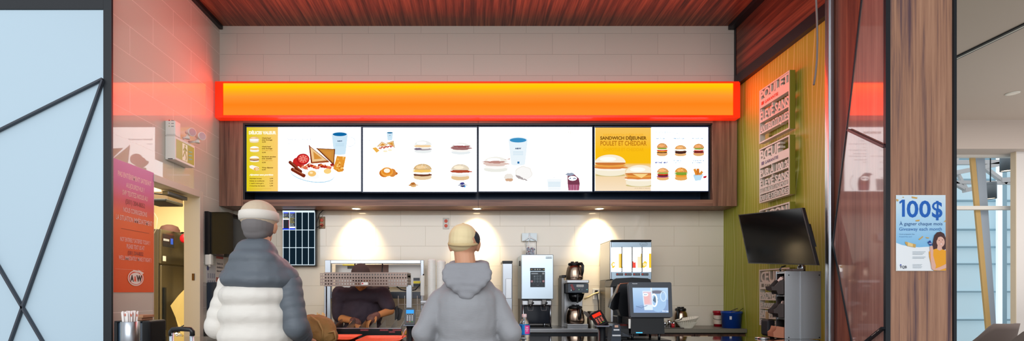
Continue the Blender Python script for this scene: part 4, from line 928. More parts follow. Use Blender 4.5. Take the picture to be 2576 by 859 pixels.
tag(m.build('monitor_cable', M_blk), 'black cable from the order monitor up to the soffit', 'cable')
m = MB(); m.tube([P(1470, 753, 4.86), P(1483, 747, 4.86), P(1495, 740, 4.87), P(1506, 737, 4.88)], .009, 8)
tag(m.build('water_hose', mk('cream hose', C(225, 200, 150), .4)), 'cream hose running from the coffee brewer to the drink dispenser', 'hose')
m = MB(); m.tube([P(1499, 735, 4.905), P(1503, 742, 4.89), P(1505, 760, 4.885), P(1506, 785, 4.885), P(1506, 815, 4.885)], .0045, 8); m.box(P(1499, 735, 4.92).x - .014, P(1499, 735, 4.92).x + .014, 4.888, 4.9165, ZZ(738, 4.92), ZZ(731, 4.92), .004)
tag(m.build('power_cord', M_blk), 'black power cord plugged into the white wall outlet', 'cord')

# ================================================================ REAR RACK (steel frame on the back wall)
D = 4.66
t = thing('rear_rack', 'tall stainless frame rack with metal backboard behind the serving station', 'rack', (XX(940, D), 4.7, 0))
xa, xb = XX(817, D), XX(1066, D); za = ZZ(655, D)
m = MB(); m.box(xa, xa + .055, D, D + .05, 0, za, .003); m.build('post', M_steelv, t)
m = MB(); m.box(xb - .03, xb, D, D + .05, 0, za, .003); m.build('post', M_steelv, t)
m = MB(); m.box(xa + .055, xb - .03, D, D + .05, ZZ(664, D), za, .003); m.build('top_rail', M_steel, t)
M_gal = mk('galvanised backboard', C(165, 162, 158), .4, metal=.8)
m = MB(); m.box(xa + .055, XX(905, D), D + .17, D + .20, ZZ(745, D), ZZ(664, D)); m.build('backboard', M_gal, t); m = MB(); m.box(XX(970, D), xb - .03, D + .17, D + .20, ZZ(722, D), ZZ(664, D)); m.build('backboard', M_gal, t)
m = MB(); m.box(XX(905, D), XX(970, D), D + .18, D + .20, ZZ(745, D), ZZ(664, D)); m.build('dark_backboard', mk('brown backboard', C(90, 66, 58), .4, metal=.5), t)
m = MB(); m.box(xa + .055, xb - .03, D - .0, D + .20, ZZ(752, D), ZZ(735, D), .003); m.build('shelf', mk('blue grey steel shelf', C(88, 92, 98), .35, metal=.9), t)
for (x0, x1, y0, y1, c_) in ((857, 891, 664.5, 667, C(205, 190, 20)), (872, 890, 668, 675, C(60, 62, 68))):
    pass
a = Art(lambda u, v, w: Vector((XX(u, D + .17), D + .168 - w, ZZ(v, D + .17))))
a.rect(862, 666, 895, 669, C(205, 188, 20)); a.rect(874, 669.5, 892, 677, C(60, 62, 66)); a.rect(1040, 700, 1056, 707, C(60, 66, 74)); a.rect(1040, 708, 1058, 714, C(225, 205, 20)); a.rect(1040, 714.5, 1058, 722, C(18, 24, 30)); a.rect(896, 668, 915, 688, C(205, 205, 200))
for q in range(3): a.rect(899 + 4 * q, 681, 901 + 4 * q, 683, C(50, 50, 50))
a.build('label_plate', M_print, t)
m = MB(); D2 = 4.63
m.tube([P(1023, 767, D2), P(1066, 767, D2)], .004); m.tube([P(1000, 767, D2), P(1066, 767, D2)], .004)
for x in (1002, 1018, 1034, 1050, 1064): m.tube([P(x, 745, D2), P(x, 800, D2)], .003)
m.tube([P(1000, 783, D2), P(1066, 783, D2)], .004); m.tube([P(1000, 800, D2), P(1066, 800, D2)], .004)
m.build('wire_basket', M_offw, t)
MB().box(xa + .06, xb - .035, 4.64, 4.88, .86, .90, .003).build('bottom_shelf', M_steel, t)
for pts in ([(893, 664), (891, 690), (893, 715), (900, 730)], [(917, 664), (921, 690), (930, 720)], [(962, 664), (961, 690), (960, 720)], [(930, 722), (938, 736), (955, 741), (970, 737), (979, 725)], [(998, 722), (1010, 730), (1025, 733), (1045, 730), (1058, 714), (1066, 690)]):
    m = MB(); m.tube([P(x, y, 4.635) for x, y in pts], .006, 8); m.build('cable', M_blk, t)
# ---------------------------------------------------------------- SERVING STATION (front, with perforated guard)
D = 3.95
t = thing('serving_station', 'stainless serving station with perforated heat guard and fry bins', 'serving station', (XX(925, D), 4.05, 0))
gx0, gx1, gz0, gz1 = XX(815, D), XX(1025, D), ZZ(721, D), ZZ(686, D)
def perf(mb, o, du, dv, nu, nv, cu, cv, th):
    """perforated plate: origin o, unit vectors du,dv scaled to one cell"""
    for i in range(nu):
        for j in range(nv):
            c = o + du * (i + .5) + dv * (j + .5); r = .27
            sq = []; ci = []
            for k in range(8):
                an = R(45 * k); x, y = math.cos(an), math.sin(an); s_ = .5 / max(abs(x), abs(y))
                sq.append(c + du * x * s_ + dv * y * s_); ci.append(c + du * x * r + dv * y * r)
            A = [mb.bm.verts.new(p) for p in sq]; B = [mb.bm.verts.new(p) for p in ci]; E = [mb.bm.verts.new(p + th) for p in ci]
            for k in range(8):
                q = (k + 1) % 8; mb.bm.faces.new((A[k], A[q], B[q], B[k])); mb.bm.faces.new((B[k], B[q], E[q], E[k]))
gd = MB(); nu = 30; cell = (gx1 - gx0 - .006) / nu; cellv = (gz1 - gz0 - .012) / 4
perf(gd, Vector((gx0 + .003, D, gz0 + .006)), Vector((cell, 0, 0)), Vector((0, 0, cellv)), nu, 4, 0, 0, Vector((0, .003, 0)))
perf(gd, Vector((gx1, D + .003, gz0 + .006)), Vector((0, cell, 0)), Vector((0, 0, cellv)), 10, 4, 0, 0, Vector((-.003, 0, 0)))
perf(gd, Vector((gx0 - .035, D + .01, gz0 + .006)), Vector((cell * .8, 0, 0)), Vector((0, 0, cellv)), 2, 4, 0, 0, Vector((0, .003, 0)))
gd.box(gx0, gx1, D - .001, D + .003, gz0, gz0 + .006); gd.box(gx0, gx1, D - .001, D + .003, gz1 - .006, gz1); gd.box(gx1 - .002, gx1 + .001, D, D + .22, gz0, gz0 + .006); gd.box(gx1 - .002, gx1 + .001, D, D + .22, gz1 - .006, gz1)
gd.box(gx0, gx0 + .003, D, D + .22, gz0, gz1)
gd.build('perforated_guard', mk('warm brushed steel', C(128, 112, 104), .3, metal=1), t)
MB().box(gx0, gx1, D + .012, D + .21, gz1 - .045, gz1 - .008, .004).build('heat_lamp_housing', M_steeld, t)
m = MB(); m.box(XX(909, D), XX(926, D), D - .004, D - .0012, ZZ(718, D), ZZ(711, D), .001); bd = m.build('badge', M_offw, t)
m = MB(); m.box(XX(910.5, D), XX(914, D), D - .005, D - .0042, ZZ(716, D), ZZ(712.5, D)); m.build('red_mark', mk('red badge ink', C(200, 40, 60), .5), bd)
m = MB(); m.box(XX(1021, D), XX(1035, D), D + .02, D + .055, .9, gz0 + .01, .003); m.build('post', M_steelv, t)
m = MB(); m.box(XX(813.5, D), XX(818, D), D + .02, D + .055, .9, gz0 + .01, .003); m.build('post', M_steelv, t)
bx0_, bx1_ = XX(826, D), XX(1018, D)
MB().box(bx0_, bx1_, D - .20, D - .18, .88, ZZ(827, 3.76), .002).build('front_panel', M_blk, t)
MB().box(bx0_, bx1_, D - .203, D - .17, ZZ(828, 3.76), ZZ(826, 3.76), .001).build('front_lip', M_steel, t)
MB().box(bx0_, bx1_, D - .18, D + .26, .88, .95, .003).build('bin_tray', M_steeld, t)
for i, x in enumerate((838, 873, 905, 930, 955, 985, 1008)):
    X = XX(x, D - .1); m = MB()
    m.prism([(0, .95), (.34, .95), (.34, 1.12), (.30, 1.12), (0, 1.065)], lambda u, v: Vector((X, D - .17 + u, v)), lambda u, v: Vector((X + .004, D - .17 + u, v))); m.build('divider', M_steel, t)
m = MB(); m.box(bx0_ + .02, bx1_ + .0, D + .24, D + .26, .95, 1.0); m.build('rear_lip', M_steel, t)
a = Art(lambda u, v, w: Vector((XX(u, 3.745), 3.7485 - w, ZZ(v, 3.745))))
RL = C(120, 22, 34)
for x0, x1, y, s_ in ((906, 927, 829.5, 'MOZZA'), (955, 977, 829.5, 'ROUELLES'), (987, 1010, 829.5, 'CHAUSSONS'), (978, 994, 834.2, 'FRITES')):
    a.rect(x0, y, x1, y + 4.2, RL); a.text(s_, x0 + 2, x1 - 2, y + 3.3, 2.3, C(200, 110, 110))
a.build('bin_labels', M_print, t)
for x in (bx0_ + .03, bx1_ - .03):
    for y in (D - .15, D + .2): MB().box(x - .02, x + .02, y - .02, y + .02, 0, .88).build('leg', M_steelv, t)
# packaged food behind, fry scoop, cardboard sleeve
for k in range(4):
    o = tag(MB().box(XX(846, 4.42), XX(858, 4.42), 4.40, 4.46, ZZ(758 + 7 * k, 4.42) - .0, ZZ(752.5 + 7 * k, 4.42), .008, 3).build('wrapped_bun', mk('wrapped bun ' + str(k), (C(222, 130, 70), C(210, 150, 110), C(190, 150, 130), C(150, 120, 110))[k], .4)),
            ('orange-topped wrapped bun, highest of the stack at the left of the serving station', 'second wrapped bun from the top of the stack at the left of the serving station', 'third wrapped bun from the top of the stack at the left of the serving station', 'lowest wrapped bun of the stack at the left of the serving station')[k], 'bun', 'wrapped buns by the rack post')
hb = MB(); hb.box(XX(844, 4.42), XX(860, 4.42), 4.38, 4.48, .95, ZZ(780, 4.42), .003); tag(hb.build('bun_carton', mk('dark bun carton', C(70, 56, 50), .5)), 'dark carton under the wrapped buns by the left rack post', 'carton')
m = MB(); D = 4.28; m.prism([(994, 774), (999, 770), (1003, 790), (998, 808), (993, 806)], lambda u, v: P(u, v, D), lambda u, v: P(u, v, D) + Vector((0, .06, 0))); m.prism([(1003, 776), (1012, 782), (1006, 806), (1000, 808)], lambda u, v: P(u, v, D + .02), lambda u, v: P(u, v, D + .02) + Vector((0, .05, 0)))
tag(m.build('black_scoop', M_blk), 'black fry scoop standing in the bins left of the small card terminal', 'scoop')
def fry(mb, c, n, s_, sd):
    rnd = random.Random(sd)
    for q in range(n):
        p = c + Vector(((rnd.random() - .5) * s_, (rnd.random() - .5) * s_, rnd.random() * s_ * .7)); d_ = Vector((rnd.random() - .5, rnd.random() - .5, rnd.random() - .3)).normalized() * .05
        mb.bar(p, p + d_, .008, .008)
m = MB(); fry(m, Vector((XX(1004, 3.86), 3.86, .955)), 40, .09, 4); o = tag(m.build('loose_fries', mk('fried potato', C(226, 170, 80), .6)), 'heap of pale golden fries in the end bin', 'fries'); o['kind'] = 'stuff'
m = MB(); m.box(XX(975, 3.9), XX(985, 3.9), 3.80, 3.92, .951, .985, .004); tag(m.build('fry_pack', mk('yellow card pack', C(220, 160, 60), .5)), 'flat yellow card pack lying in the middle fry bins', 'packet')

# white cup stacks beside customer
for i, (px, w, lb_) in enumerate(((1086, 21, 'tall pale stack of paper cups nearest the steel rack'), (1110, 23, 'tall pale stack of paper cups nearest the customer in the grey hoodie'))):
    D = 4.25; c = P(px, 0, D); r = w * D / F / 2; zt_ = ZZ(657 + i * 1, D); zb_ = ZZ(757, D)
    t = thing('cup_stack', lb_, 'cup stack', (c.x, D, zb_), 'cup stacks')
    m = MB(); z = zb_; pr = [(r * .85, z)]
    while z < zt_ - .02: pr += [(r, z + .001), (r, z + .006), (r * .975, z + .008)]; z += .012
    pr += [(r, z), (r, z + .006), (r * .93, z + .02), (r * .6, z + .024), (.002, z + .024)]
    m.lathe(pr, (c.x, D, 0), 24); m.build('cups', M_offw, t)
m = MB(); x0 = XX(1058, 4.2); m.box(x0, x0 + .032, 4.18, 4.26, ZZ(745, 4.2), ZZ(694, 4.2), .004); cd = m.build('column', M_offw, None)
tag(cd, 'short white dispenser column right of the perforated guard', 'dispenser'); cd.name = 'lid_dispenser'
t = thing('cup_shelf', 'steel shelf post holding the cup stacks', 'shelf', (XX(1075, 4.3), 4.3, 0))
MB().box(XX(1062, 4.3), XX(1125, 4.3), 4.16, 4.36, ZZ(762, 4.25), ZZ(757.2, 4.25), .002).build('shelf_board', M_steel, t)
MB().box(XX(1066, 4.3), XX(1071, 4.3), 4.30, 4.33, 0, ZZ(762, 4.25) - .0005).build('post', M_steelv, t); MB().box(XX(1118, 4.3), XX(1123, 4.3), 4.30, 4.33, 0, ZZ(762, 4.25) - .0005).build('post', M_steelv, t)
o = tag(MB().box(XX(1127, 4.9), XX(1146, 4.9), 4.915, YW - .001, ZZ(688, 4.9), ZZ(675, 4.9)).build('wall_note', mk('pink note', C(222, 170, 150), .6)), 'small pink note on the tiles left of the grey hoodie customer', 'note')
# ================================================================ DRINK MACHINES ON THE STEEL TABLE
ZT = 1.01
def PB(mb, px0, px1, py0, py1, D, dep, r=0): return mb.box(XX(px0, D), XX(px1, D), D, D + dep, ZZ(py1, D), ZZ(py0, D), r)
# tall narrow steel dispenser
D = 4.60
t = thing('tall_dispenser', 'narrow upright steel dispenser with a black cap right of the grey hoodie customer', 'dispenser', (XX(1275, D), D + .1, ZT))
MB().box(XX(1264, D), XX(1289, D), D, D + .24, ZT, ZZ(663, D), .006).build('body', M_steelv, t)
MB().box(XX(1263.5, D), XX(1289.5, D), D - .003, D + .245, ZZ(663, D), ZZ(657, D), .004).build('cap', M_blk, t)
MB().box(XX(1272, D), XX(1287, D), D - .006, D - .0005, ZZ(752, D), ZZ(702, D), .004).build('front_plate', M_steel, t)
# hot drink machine
D = 4.53
t = thing('hot_drink_machine', 'silver two-spout hot drink machine with a black keypad', 'drink machine', (XX(1352, D), D + .15, ZT))
MB().box(XX(1311.5, D), XX(1392.5, D), D, D + .36, ZZ(754, D), ZZ(641, D), .006).build('body', mk('brushed silver front', C(190, 205, 216), .32, metal=.85), t)
m = MB(); m.box(XX(1312.5, D), XX(1391.5, D), D + .12, D + .36, ZZ(822, D), ZZ(754, D), .002); m.build('column', M_steeld, t)
m = MB(); m.box(XX(1314, D), XX(1390, D), D + .03, D + .12, ZZ(770, D), ZZ(756, D), .008); m.build('spout_rail', M_steel, t)
bp = MB().box(XX(1315, D), XX(1388, D), D + .07, D + .119, ZZ(816, D), ZZ(771, D), .004).build('backsplash', mk('dark glass splash', C(26, 30, 38), .12), t)
a = Art(lambda u, v, w: Vector((XX(1290 + u / 5.405, D + .07), D + .0694 - w, ZZ(700 + v / 5.405, D + .07))))
for x0 in (188, 370):
    cc = C(150, 140, 140)
    for p, q in (((x0, 294), (x0 + 20, 442)), ((x0 + 102, 294), (x0 + 84, 442)), ((x0 + 20, 442), (x0 + 84, 442)), ((x0, 294), (x0 + 102, 294)), ((x0 + 5, 304), (x0 + 98, 304))): a.line(p, q, 3.5, cc)
a.build('cup_outline', M_print, bp)
for px in (1335, 1369):
    c = P(px, 0, D + .01)
    m = MB(); m.box(c.x - .024, c.x + .02, D - .012, D + .05, ZZ(768, D), ZZ(755, D), .006); m.lathe([(.004, ZZ(776, D)), (.006, ZZ(771, D)), (.012, ZZ(768, D))], (c.x - .0, D + .01, 0), 12); nz = m.build('nozzle', M_steeld, t)
    m = MB(); m.lathe([(.001, 0), (.010, 0), (.010, .02), (.001, .02)], (0, 0, 0), 16, M=Matrix.Translation((c.x + .016, D - .014, ZZ(763, D))) @ Matrix.Rotation(R(90), 4, 'X')); m.build('knob', M_blk, nz)
for px in (1318, 1387):
    m = MB(); m.tube([(XX(px, D), D + .05, ZT + .012), (XX(px, D), D + .05, ZZ(765, D))], .008, 10); m.build('leg', M_steelv, t)
for px in (1330, 1374): MB().lathe([(.013, ZT), (.011, ZT + .06)], (XX(px, D), D + .10, 0), 12).build('foot', M_steelv, t)
m = MB().box(XX(1316, D), XX(1390, D), D + .02, D + .30, ZT, ZT + .012, .003).build('drip_tray', M_blk, t)
a = Art(lambda u, v, w: Vector((XX(1290 + u / 6.133, D), D - .0008 - w, ZZ(580 + v / 6.133, D))))
a.rect(266, 582, 494, 632, C(36, 46, 54)); a.rect(270, 640, 496, 880, C(36, 46, 54)); a.rect(285, 660, 388, 678, C(150, 160, 168))
for i in range(3):
    for j in range(3): a.ring(336 + 44 * i, 712 + 40 * j, 17, 17, 2.5, C(120, 140, 150)); a.text(str(1 + i + 3 * j), 330 + 44 * i, 342 + 44 * i, 718 + 40 * j, 12, C(170, 185, 192))
for x, y, c_ in ((293, 790, C(190, 120, 130)), (470, 788, C(190, 100, 110)), (468, 668, C(140, 150, 155))): a.ell(x, y, 17, 17, c_); a.ell(x, y, 10, 10, C(170, 165, 170))
for x in (290, 342, 380, 416, 476): a.ell(x, 606, 9, 9, C(190, 190, 170) if 300 < x < 450 else C(170, 140, 80), wob=.3, seed=x)
for q in range(4): a.ell(316 + 44 * q, 830, 4, 4, C(100, 120, 130))
a.text('LANCER', 365, 402, 852, 7, C(170, 180, 185)); a.rect(512, 404, 604, 438, C(215, 232, 240)); a.text('CAFE BAR', 524, 592, 428, 12, C(70, 110, 125)); a.build('keypad', M_printg, t)
MB().box(XX(1306, D + .12), XX(1311, D + .12), D + .10, D + .16, ZZ(668, D), ZZ(655, D), .003).build('side_knob', M_blk, t)
# acrylic box with sticks and hook on the wall
D = 4.70; zb0 = ZZ(641, 4.53) + .0005
t = thing('acrylic_jar', 'clear acrylic box of wrapped sweets on top of the hot drink machine', 'box', (XX(1335, D), D + .05, zb0))
m = MB(); x0, x1 = XX(1323, D), XX(1350, D); zt_ = ZZ(608, D)
m.box(x0, x1, D, D + .003, zb0, zt_); m.box(x0, x1, D + .09, D + .093, zb0, zt_); m.box(x0, x0 + .003, D + .003, D + .09, zb0, zt_); m.box(x1 - .003, x1, D + .003, D + .09, zb0, zt_); m.box(x0 + .003, x1 - .003, D + .003, D + .09, zb0, zb0 + .003)
m.build('walls', M_acry, t)
M_sw = [mk('wrapped sweets ' + str(q), c_, .35) for q, c_ in enumerate((C(205, 208, 215), C(170, 175, 190), C(200, 70, 60)))]
m = MB(); rnd = random.Random(3)
for q in range(90):
    m.mi = 2 if q % 9 == 0 else q % 2
    c = Vector((x0 + .012 + rnd.random() * (x1 - x0 - .024), D + .014 + rnd.random() * .065, zb0 + .012 + rnd.random() * (zt_ - zb0) * .5)); m.ell(c, (.009, .007, .006), (rnd.random() * 3, rnd.random() * 3, rnd.random() * 3), 8, 6)
o = m.build('wrapped_sweets', M_sw); tag(o, 'small foil wrapped sweets filling the clear acrylic box', 'sweets'); o['kind'] = 'stuff'
t = thing('acrylic_holder', 'clear acrylic holder with white forked hook on the tiles above the hot drink machine', 'holder', (XX(1333, 4.9), 4.9, 1.8))
MB().box(XX(1313, 4.88), XX(1351, 4.88), 4.885, 4.891, ZZ(607, 4.88), ZZ(587, 4.88), .001).build('plate', mk('frosted clear plate', C(215, 228, 232), .15), t)
MB().box(XX(1329, 4.9), XX(1337, 4.9), 4.892, YW - .001, 1.92, 1.94).build('bracket', M_white, t)
m = MB(); DD = 4.878
m.tube([P(1332, 588, DD), P(1332, 597, DD), P(1326, 601, DD), P(1319, 607, DD)], [.006, .010, .007, .005]); m.tube([P(1332, 596, DD), P(1340, 601, DD), P(1348, 606, DD)], [.009, .007, .005]); m.tube([P(1332, 596, DD), P(1333, 607, DD)], [.009, .004]); m.tube([P(1331, 605, DD), P(1329, 617, DD), P(1325, 619, DD), P(1322, 612, DD)], .003)
m.build('hook', mk('white hook', C(240, 245, 248), .3), t)

# coffee brewer with two carafes
D = 4.58
t = thing('coffee_brewer', 'commercial coffee brewer with grey control box and red switch', 'coffee maker', (XX(1455, D), D + .15, ZT))
MB().box(XX(1429, D), XX(1481, D), D, D + .30, ZZ(738, D), ZZ(714, D), .006).build('control_box', mk('grey blue control box', C(66, 76, 86), .4), t)
m = MB(); m.box(XX(1426, D), XX(1481.5, D), D - .01, D + .30, ZZ(713.5, D), ZZ(705, D), .006); m.build('warmer_top', M_chrome, t)
m = MB(); m.box(XX(1420, D), XX(1477, D), D + .19, D + .32, ZT, ZZ(738, D), .004); m.build('column', M_steel, t)
m = MB(); cx = XX(1454, D); MB().box(XX(1411, 4.76), XX(1418.5, 4.76), 4.73, 4.91, ZT, ZZ(699.5, 4.76), .004).build('side_housing', M_steeld, t); m.lathe([(.045, ZZ(761, D)), (.065, ZZ(754, D)), (.082, ZZ(739, D))], (cx, D + .095, 0), 28); fb = m.build('filter_basket', M_blkg, t)
MB().box(cx - .012, cx + .004, D - .012, D + .02, ZZ(763, D), ZZ(741, D), .005).build('handle', M_blk, fb)
m = MB(); m.box(XX(1427, D), XX(1480, D), D - .005, D + .20, ZT, ZZ(816, D), .005); m.build('base_warmer', M_steel, t)
a = Art(lambda u, v, w: Vector((XX(1400 + u / 7.158, D), D - .0008 - w, ZZ(640 + v / 7.158, D))))
a.rect(360, 552, 490, 592, C(195, 195, 192)); a.text('BREWER', 376, 474, 580, 14, C(90, 90, 95))
for y in (592, 652): a.ell(264, y, 10, 9, C(220, 235, 240))
a.rect(260, 600, 268, 645, C(150, 160, 165))
for x, y, c_ in ((404, 642, C(150, 230, 160)), (550, 640, C(150, 240, 225)), (458, 644, C(110, 125, 135)), (532, 644, C(110, 125, 135))): a.ell(x, y, 9, 8, c_)
for q in range(3): a.rect(380 + 34 * q, 606, 404 + 34 * q, 612, C(120, 132, 140))
a.build('control_marks', M_print, t)
m = MB(); m.bar(P(1437, 716, D - .008), P(1444, 731, D - .014), .010, .022); m.build('switch', mk('dark red switch', C(120, 34, 44), .4), t)
M_carg = mk('carafe steel', C(165, 145, 128), .22, metal=1)
def carafe(cx, cy, z, r, h, label, handle=(0, -1), dark=False):
    t = thing('coffee_carafe', label, 'carafe', (cx, cy, z), 'steel coffee carafes')
    pr = [(r * .93, 0), (r * .98, h * .05), (r, h * .18), (r * .97, h * .42), (r * .86, h * .66), (r * .68, h * .82)]
    MB().lathe([(a_, z + b_) for a_, b_ in pr], (cx, cy, 0), 32).build('body', M_carg, t)
    MB().lathe([(r * .70, z + h * .80), (r * .76, z + h * .84), (r * .70, z + h * .92), (r * .4, z + h * .945)], (cx, cy, 0), 32).build('collar', M_blk, t)
    m = MB(); m.box(cx - r * .40, cx + r * .40, cy - r * .25, cy + r * .25, z + h * .93, z + h * .96, .003); m.box(cx - r * .42, cx - r * .10, cy - r * .25, cy + r * .25, z + h * .955, z + h, .003); m.box(cx + r * .10, cx + r * .42, cy - r * .25, cy + r * .25, z + h * .955, z + h, .003); m.build('lid', M_blk, t)
    hx, hy = handle; m = MB(); pts = []
    for s_, zz in ((.72, .86), (1.15, .86), (1.32, .74), (1.30, .45), (1.18, .22)): pts.append((cx + hx * r * s_, cy + hy * r * s_, z + h * zz))
    m.tube(pts, [.010, .011, .011, .010, .008], 10, flat=1.5); m.build('handle', M_blk, t)
    m = MB(); an0 = math.atan2(hy, hx)
    for q in range(7):
        pass
    an = R(-62); rows = []
    for zz in (.16, .27):
        rows.append([Vector((cx + r * 1.012 * math.cos(R(-70 + 5 * k)), cy + r * 1.012 * math.sin(R(-70 + 5 * k)), z + h * zz)) for k in range(6)])
    m.grid(rows); m.build('sticker', mk('carafe sticker', C(205, 165, 140), .5), t); return t
carafe(cx + .0 * 0 - .012, D + .10, ZZ(705, D) + .0005, XX(1471, D) - XX(1450, D) + .003, ZZ(657.5, D) - ZZ(705, D), 'steel coffee carafe on the top warmer of the brewer', (.55, -.83))
carafe(cx - .006, D + .095, ZZ(816, D) + .0005, .088, ZZ(768, D) - ZZ(816, D), 'steel coffee carafe under the filter basket of the brewer', (.2, -.98))
# dish of black plates behind
o = MB(); o.box(XX(1413, 4.75), XX(1428, 4.75), 4.72, 4.90, ZZ(699, 4.75), ZZ(693, 4.75), .004)
tag(o.build('black_box', M_blk), 'small black box beside the top of the coffee brewer', 'box')

# steel canister behind the red terminal
c = P(1492, 0, 4.62); tag(MB().lathe([(.05, ZT), (.05, ZZ(785, 4.62)), (.047, ZZ(785, 4.62) + .003), (.044, ZZ(785, 4.62)), (.044, ZT + .01), (.001, ZT + .008)], (c.x, 4.64, 0), 28, caps=False).build('steel_canister', mk('dull canister steel', C(120, 116, 106), .3, metal=1)), 'dull steel canister behind the red lit card terminal', 'canister')

# juice dispenser ---------------------------------------------------
D = 4.50
t = thing('juice_dispenser', 'tall steel juice dispenser with four brightly lit windows', 'drink dispenser', (XX(1589, D), D + .2, ZT))
x0, x1 = XX(1536, D), XX(1639.5, D); zt_ = ZZ(604, D)
MB().box(x0, x1, D + .02, D + .38, ZZ(705, D), zt_ - .006, .01).build('body', M_steelv, t)
m = MB(); m.box(x0 + .002, x1, D - .004, D + .385, zt_ - .018, zt_, .008); m.build('top_lid', M_blk, t)
m = MB(); m.box(x0, x1, D + .16, D + .38, ZT + .03, ZZ(705, D), .004); m.build('rear_body', M_steeld, t)
M_bsp = mk('bright steel panel', C(170, 190, 205), .3, metal=.8)
m = MB(); m.box(x0 + .012, x1 - .001, D, D + .019, ZZ(623, D), zt_ - .019, .004); m.build('front_panel', M_bsp, t); m = MB(); m.box(x0 + .012, x1 - .001, D, D + .019, ZZ(704, D), ZZ(685, D), .004); m.build('front_panel', M_bsp, t)
a = Art(lambda u, v, w: Vector((XX(1500 + u / 5.369, D), D + .010 - w, ZZ(590 + v / 5.369, D))), True)
wins = [(214, 342), (352, 480), (490, 614), (624, 745)]
YJ = C(250, 200, 30)
for i, (u0, u1) in enumerate(wins):
    a.rect(u0, 176, u1, 506, W_)
a.rect(305, 262, 342, 456, C(255, 224, 130)); a.rect(332, 262, 342, 456, C(250, 195, 40)); a.ell(232, 415, 24, 44, C(255, 215, 80), wob=.2, seed=1); a.ell(236, 410, 12, 18, W_)
a.rect(352, 440, 365, 456, C(255, 235, 180)); a.poly([(490, 366), (505, 362), (510, 382), (536, 378), (538, 456), (490, 456)], C(248, 90, 75)); a.rect(560, 300, 608, 456, C(255, 240, 200)); a.rect(600, 262, 614, 456, C(255, 225, 140))
a.rect(715, 260, 745, 456, C(252, 210, 60)); a.ell(655, 410, 38, 42, C(255, 215, 60), wob=.25, seed=4); a.ell(655, 410, 22, 20, C(255, 240, 190), wob=.2)
a.build('lit_window', M_scr, t)
m = MB()
for u0, u1 in ((342, 352), (480, 490), (614, 624)): m.box(XX(1500 + u0 / 5.369, D), XX(1500 + u1 / 5.369, D), D - .002, D + .018, ZZ(685, D), ZZ(622, D))
m.build('window_divider', M_blk, t)
for i, u in enumerate((268, 382, 496, 608)):
    a = Art(lambda uu, v, w: Vector((XX(1500 + uu / 5.369, D), D - .001 - w, ZZ(590 + v / 5.369, D))))
    a.rect(u, 526, u + 96, 560, C(60, 64, 70)); a.ell(u + 16, 541, 9, 9, C(225, 60, 50))
    for q in range(3): a.ell(u + 38 + 20 * q, 541, 6, 7, C(150, 155, 160))
    a.build('button_strip', M_print, t)
a = Art(lambda uu, v, w: Vector((XX(1500 + uu / 5.369, D), D - .001 - w, ZZ(590 + v / 5.369, D)))); a.ring(640, 134, 54, 28, 3, C(120, 140, 155)); a.ring(640, 134, 44, 21, 2, C(130, 150, 165)); a.text('juice', 612, 668, 142, 16, C(120, 140, 155), shear=.3); a.build('emblem', M_print, t)
# black hood below the windows
m = MB(); pl = []
for k in range(13):
    f = k / 12; pl.append((1543 + 95 * f, 703 - 5 * math.sin(math.pi * f) ** .4))
hood = [(1535, 722), (1541, 706), (1550, 701), (1590, 699), (1630, 701), (1637, 706), (1639, 716), (1639, 722)]
m.prism(hood, lambda u, v: P(u, v, D - .05) , lambda u, v: P(u, v, D - .05) + Vector((0, .20, 0))); m.build('hood', M_blk, t)
m = MB(); m.box(XX(1545, D), XX(1636, D), D + .06, D + .159, ZT + .06, ZZ(722, D), .004); m.build('splash_panel', M_blkg, t)
m = MB(); m.box(XX(1534, D), XX(1541, D), D - .03, D + .16, ZZ(812, D), ZZ(722, D), .006); m.build('side_leg', M_steel, t)
m = MB(); m.box(XX(1541, D), XX(1640, D), D - .0, D + .15, ZT, ZT + .055, .004); m.build('drip_tray', M_steeld, t)
m = MB()
for q in range(12): m.box(x0 - .0012, x0 + .003, D + .20, D + .235, ZZ(755 + 4.5 * q, D), ZZ(753 + 4.5 * q, D))
m.build('side_vents', M_blk, t)

# ================================================================ RIGHT BACK COUNTER ITEMS
zc = 1.0105
c = P(1712, 0, 4.78); carafe(c.x, 4.78, zc, XX(1729, 4.7) - XX(1712, 4.7) + .004, ZZ(773.5, 4.7) - zc, 'steel coffee carafe with black lid standing behind the order screen', (-.62, -.78))
def fluted(cx, cy, z, r0, r1, h, label, tilt=0):
    m = MB(); rows = []
    for k in range(6):
        f = k / 5; row = []
        for j in range(72):
            an = 2 * math.pi * j / 72; rr_ = r0 + (r1 - r0) * f; rr_ += (1 if j % 2 else -1) * .004 * (f + .2)
            row.append(Vector((rr_ * math.cos(an), rr_ * math.sin(an), h * f)))
        rows.append(row)
    M = Matrix.Translation((cx, cy, z)) @ Matrix.Rotation(tilt, 4, 'Y')
    vr = m.grid(rows, closeu=True, M=M, smooth=False); m.cap(vr[0], True)
    return tag(m.build('coffee_filter', M_filt), label, 'coffee filter', 'fluted coffee filters')
M_filt = mk('filter paper', C(226, 220, 202), .8)
c = P(1727, 0, 4.60); fluted(c.x, 4.60, zc, .050, .092, .060, 'lower fluted paper coffee filter in the pair beside the steel carafe')
fluted(c.x + .014, 4.60, zc + .030, .050, .108, .058, 'upper fluted paper coffee filter tilted up to the right in the pair', R(-12))
def bucket(cx, cy, z, r0, r1, h, mat, label, cat='bucket'):
    t = thing(cat, label, cat, (cx, cy, z))
    MB().lathe([(.001, z + .006), (r0 - .004, z + .006), (r1 - .004, z + h), (r1 + .004, z + h), (r1 + .004, z + h - .02), (r1 - .001, z + h - .022), (r0, z)], (cx, cy, 0), 36).build('body', mat, t); return t
D = 4.62; c = P(1840, 0, D); r1 = (XX(1864.5, D) - XX(1815, D)) / 2; hb_ = ZZ(784, D) - zc
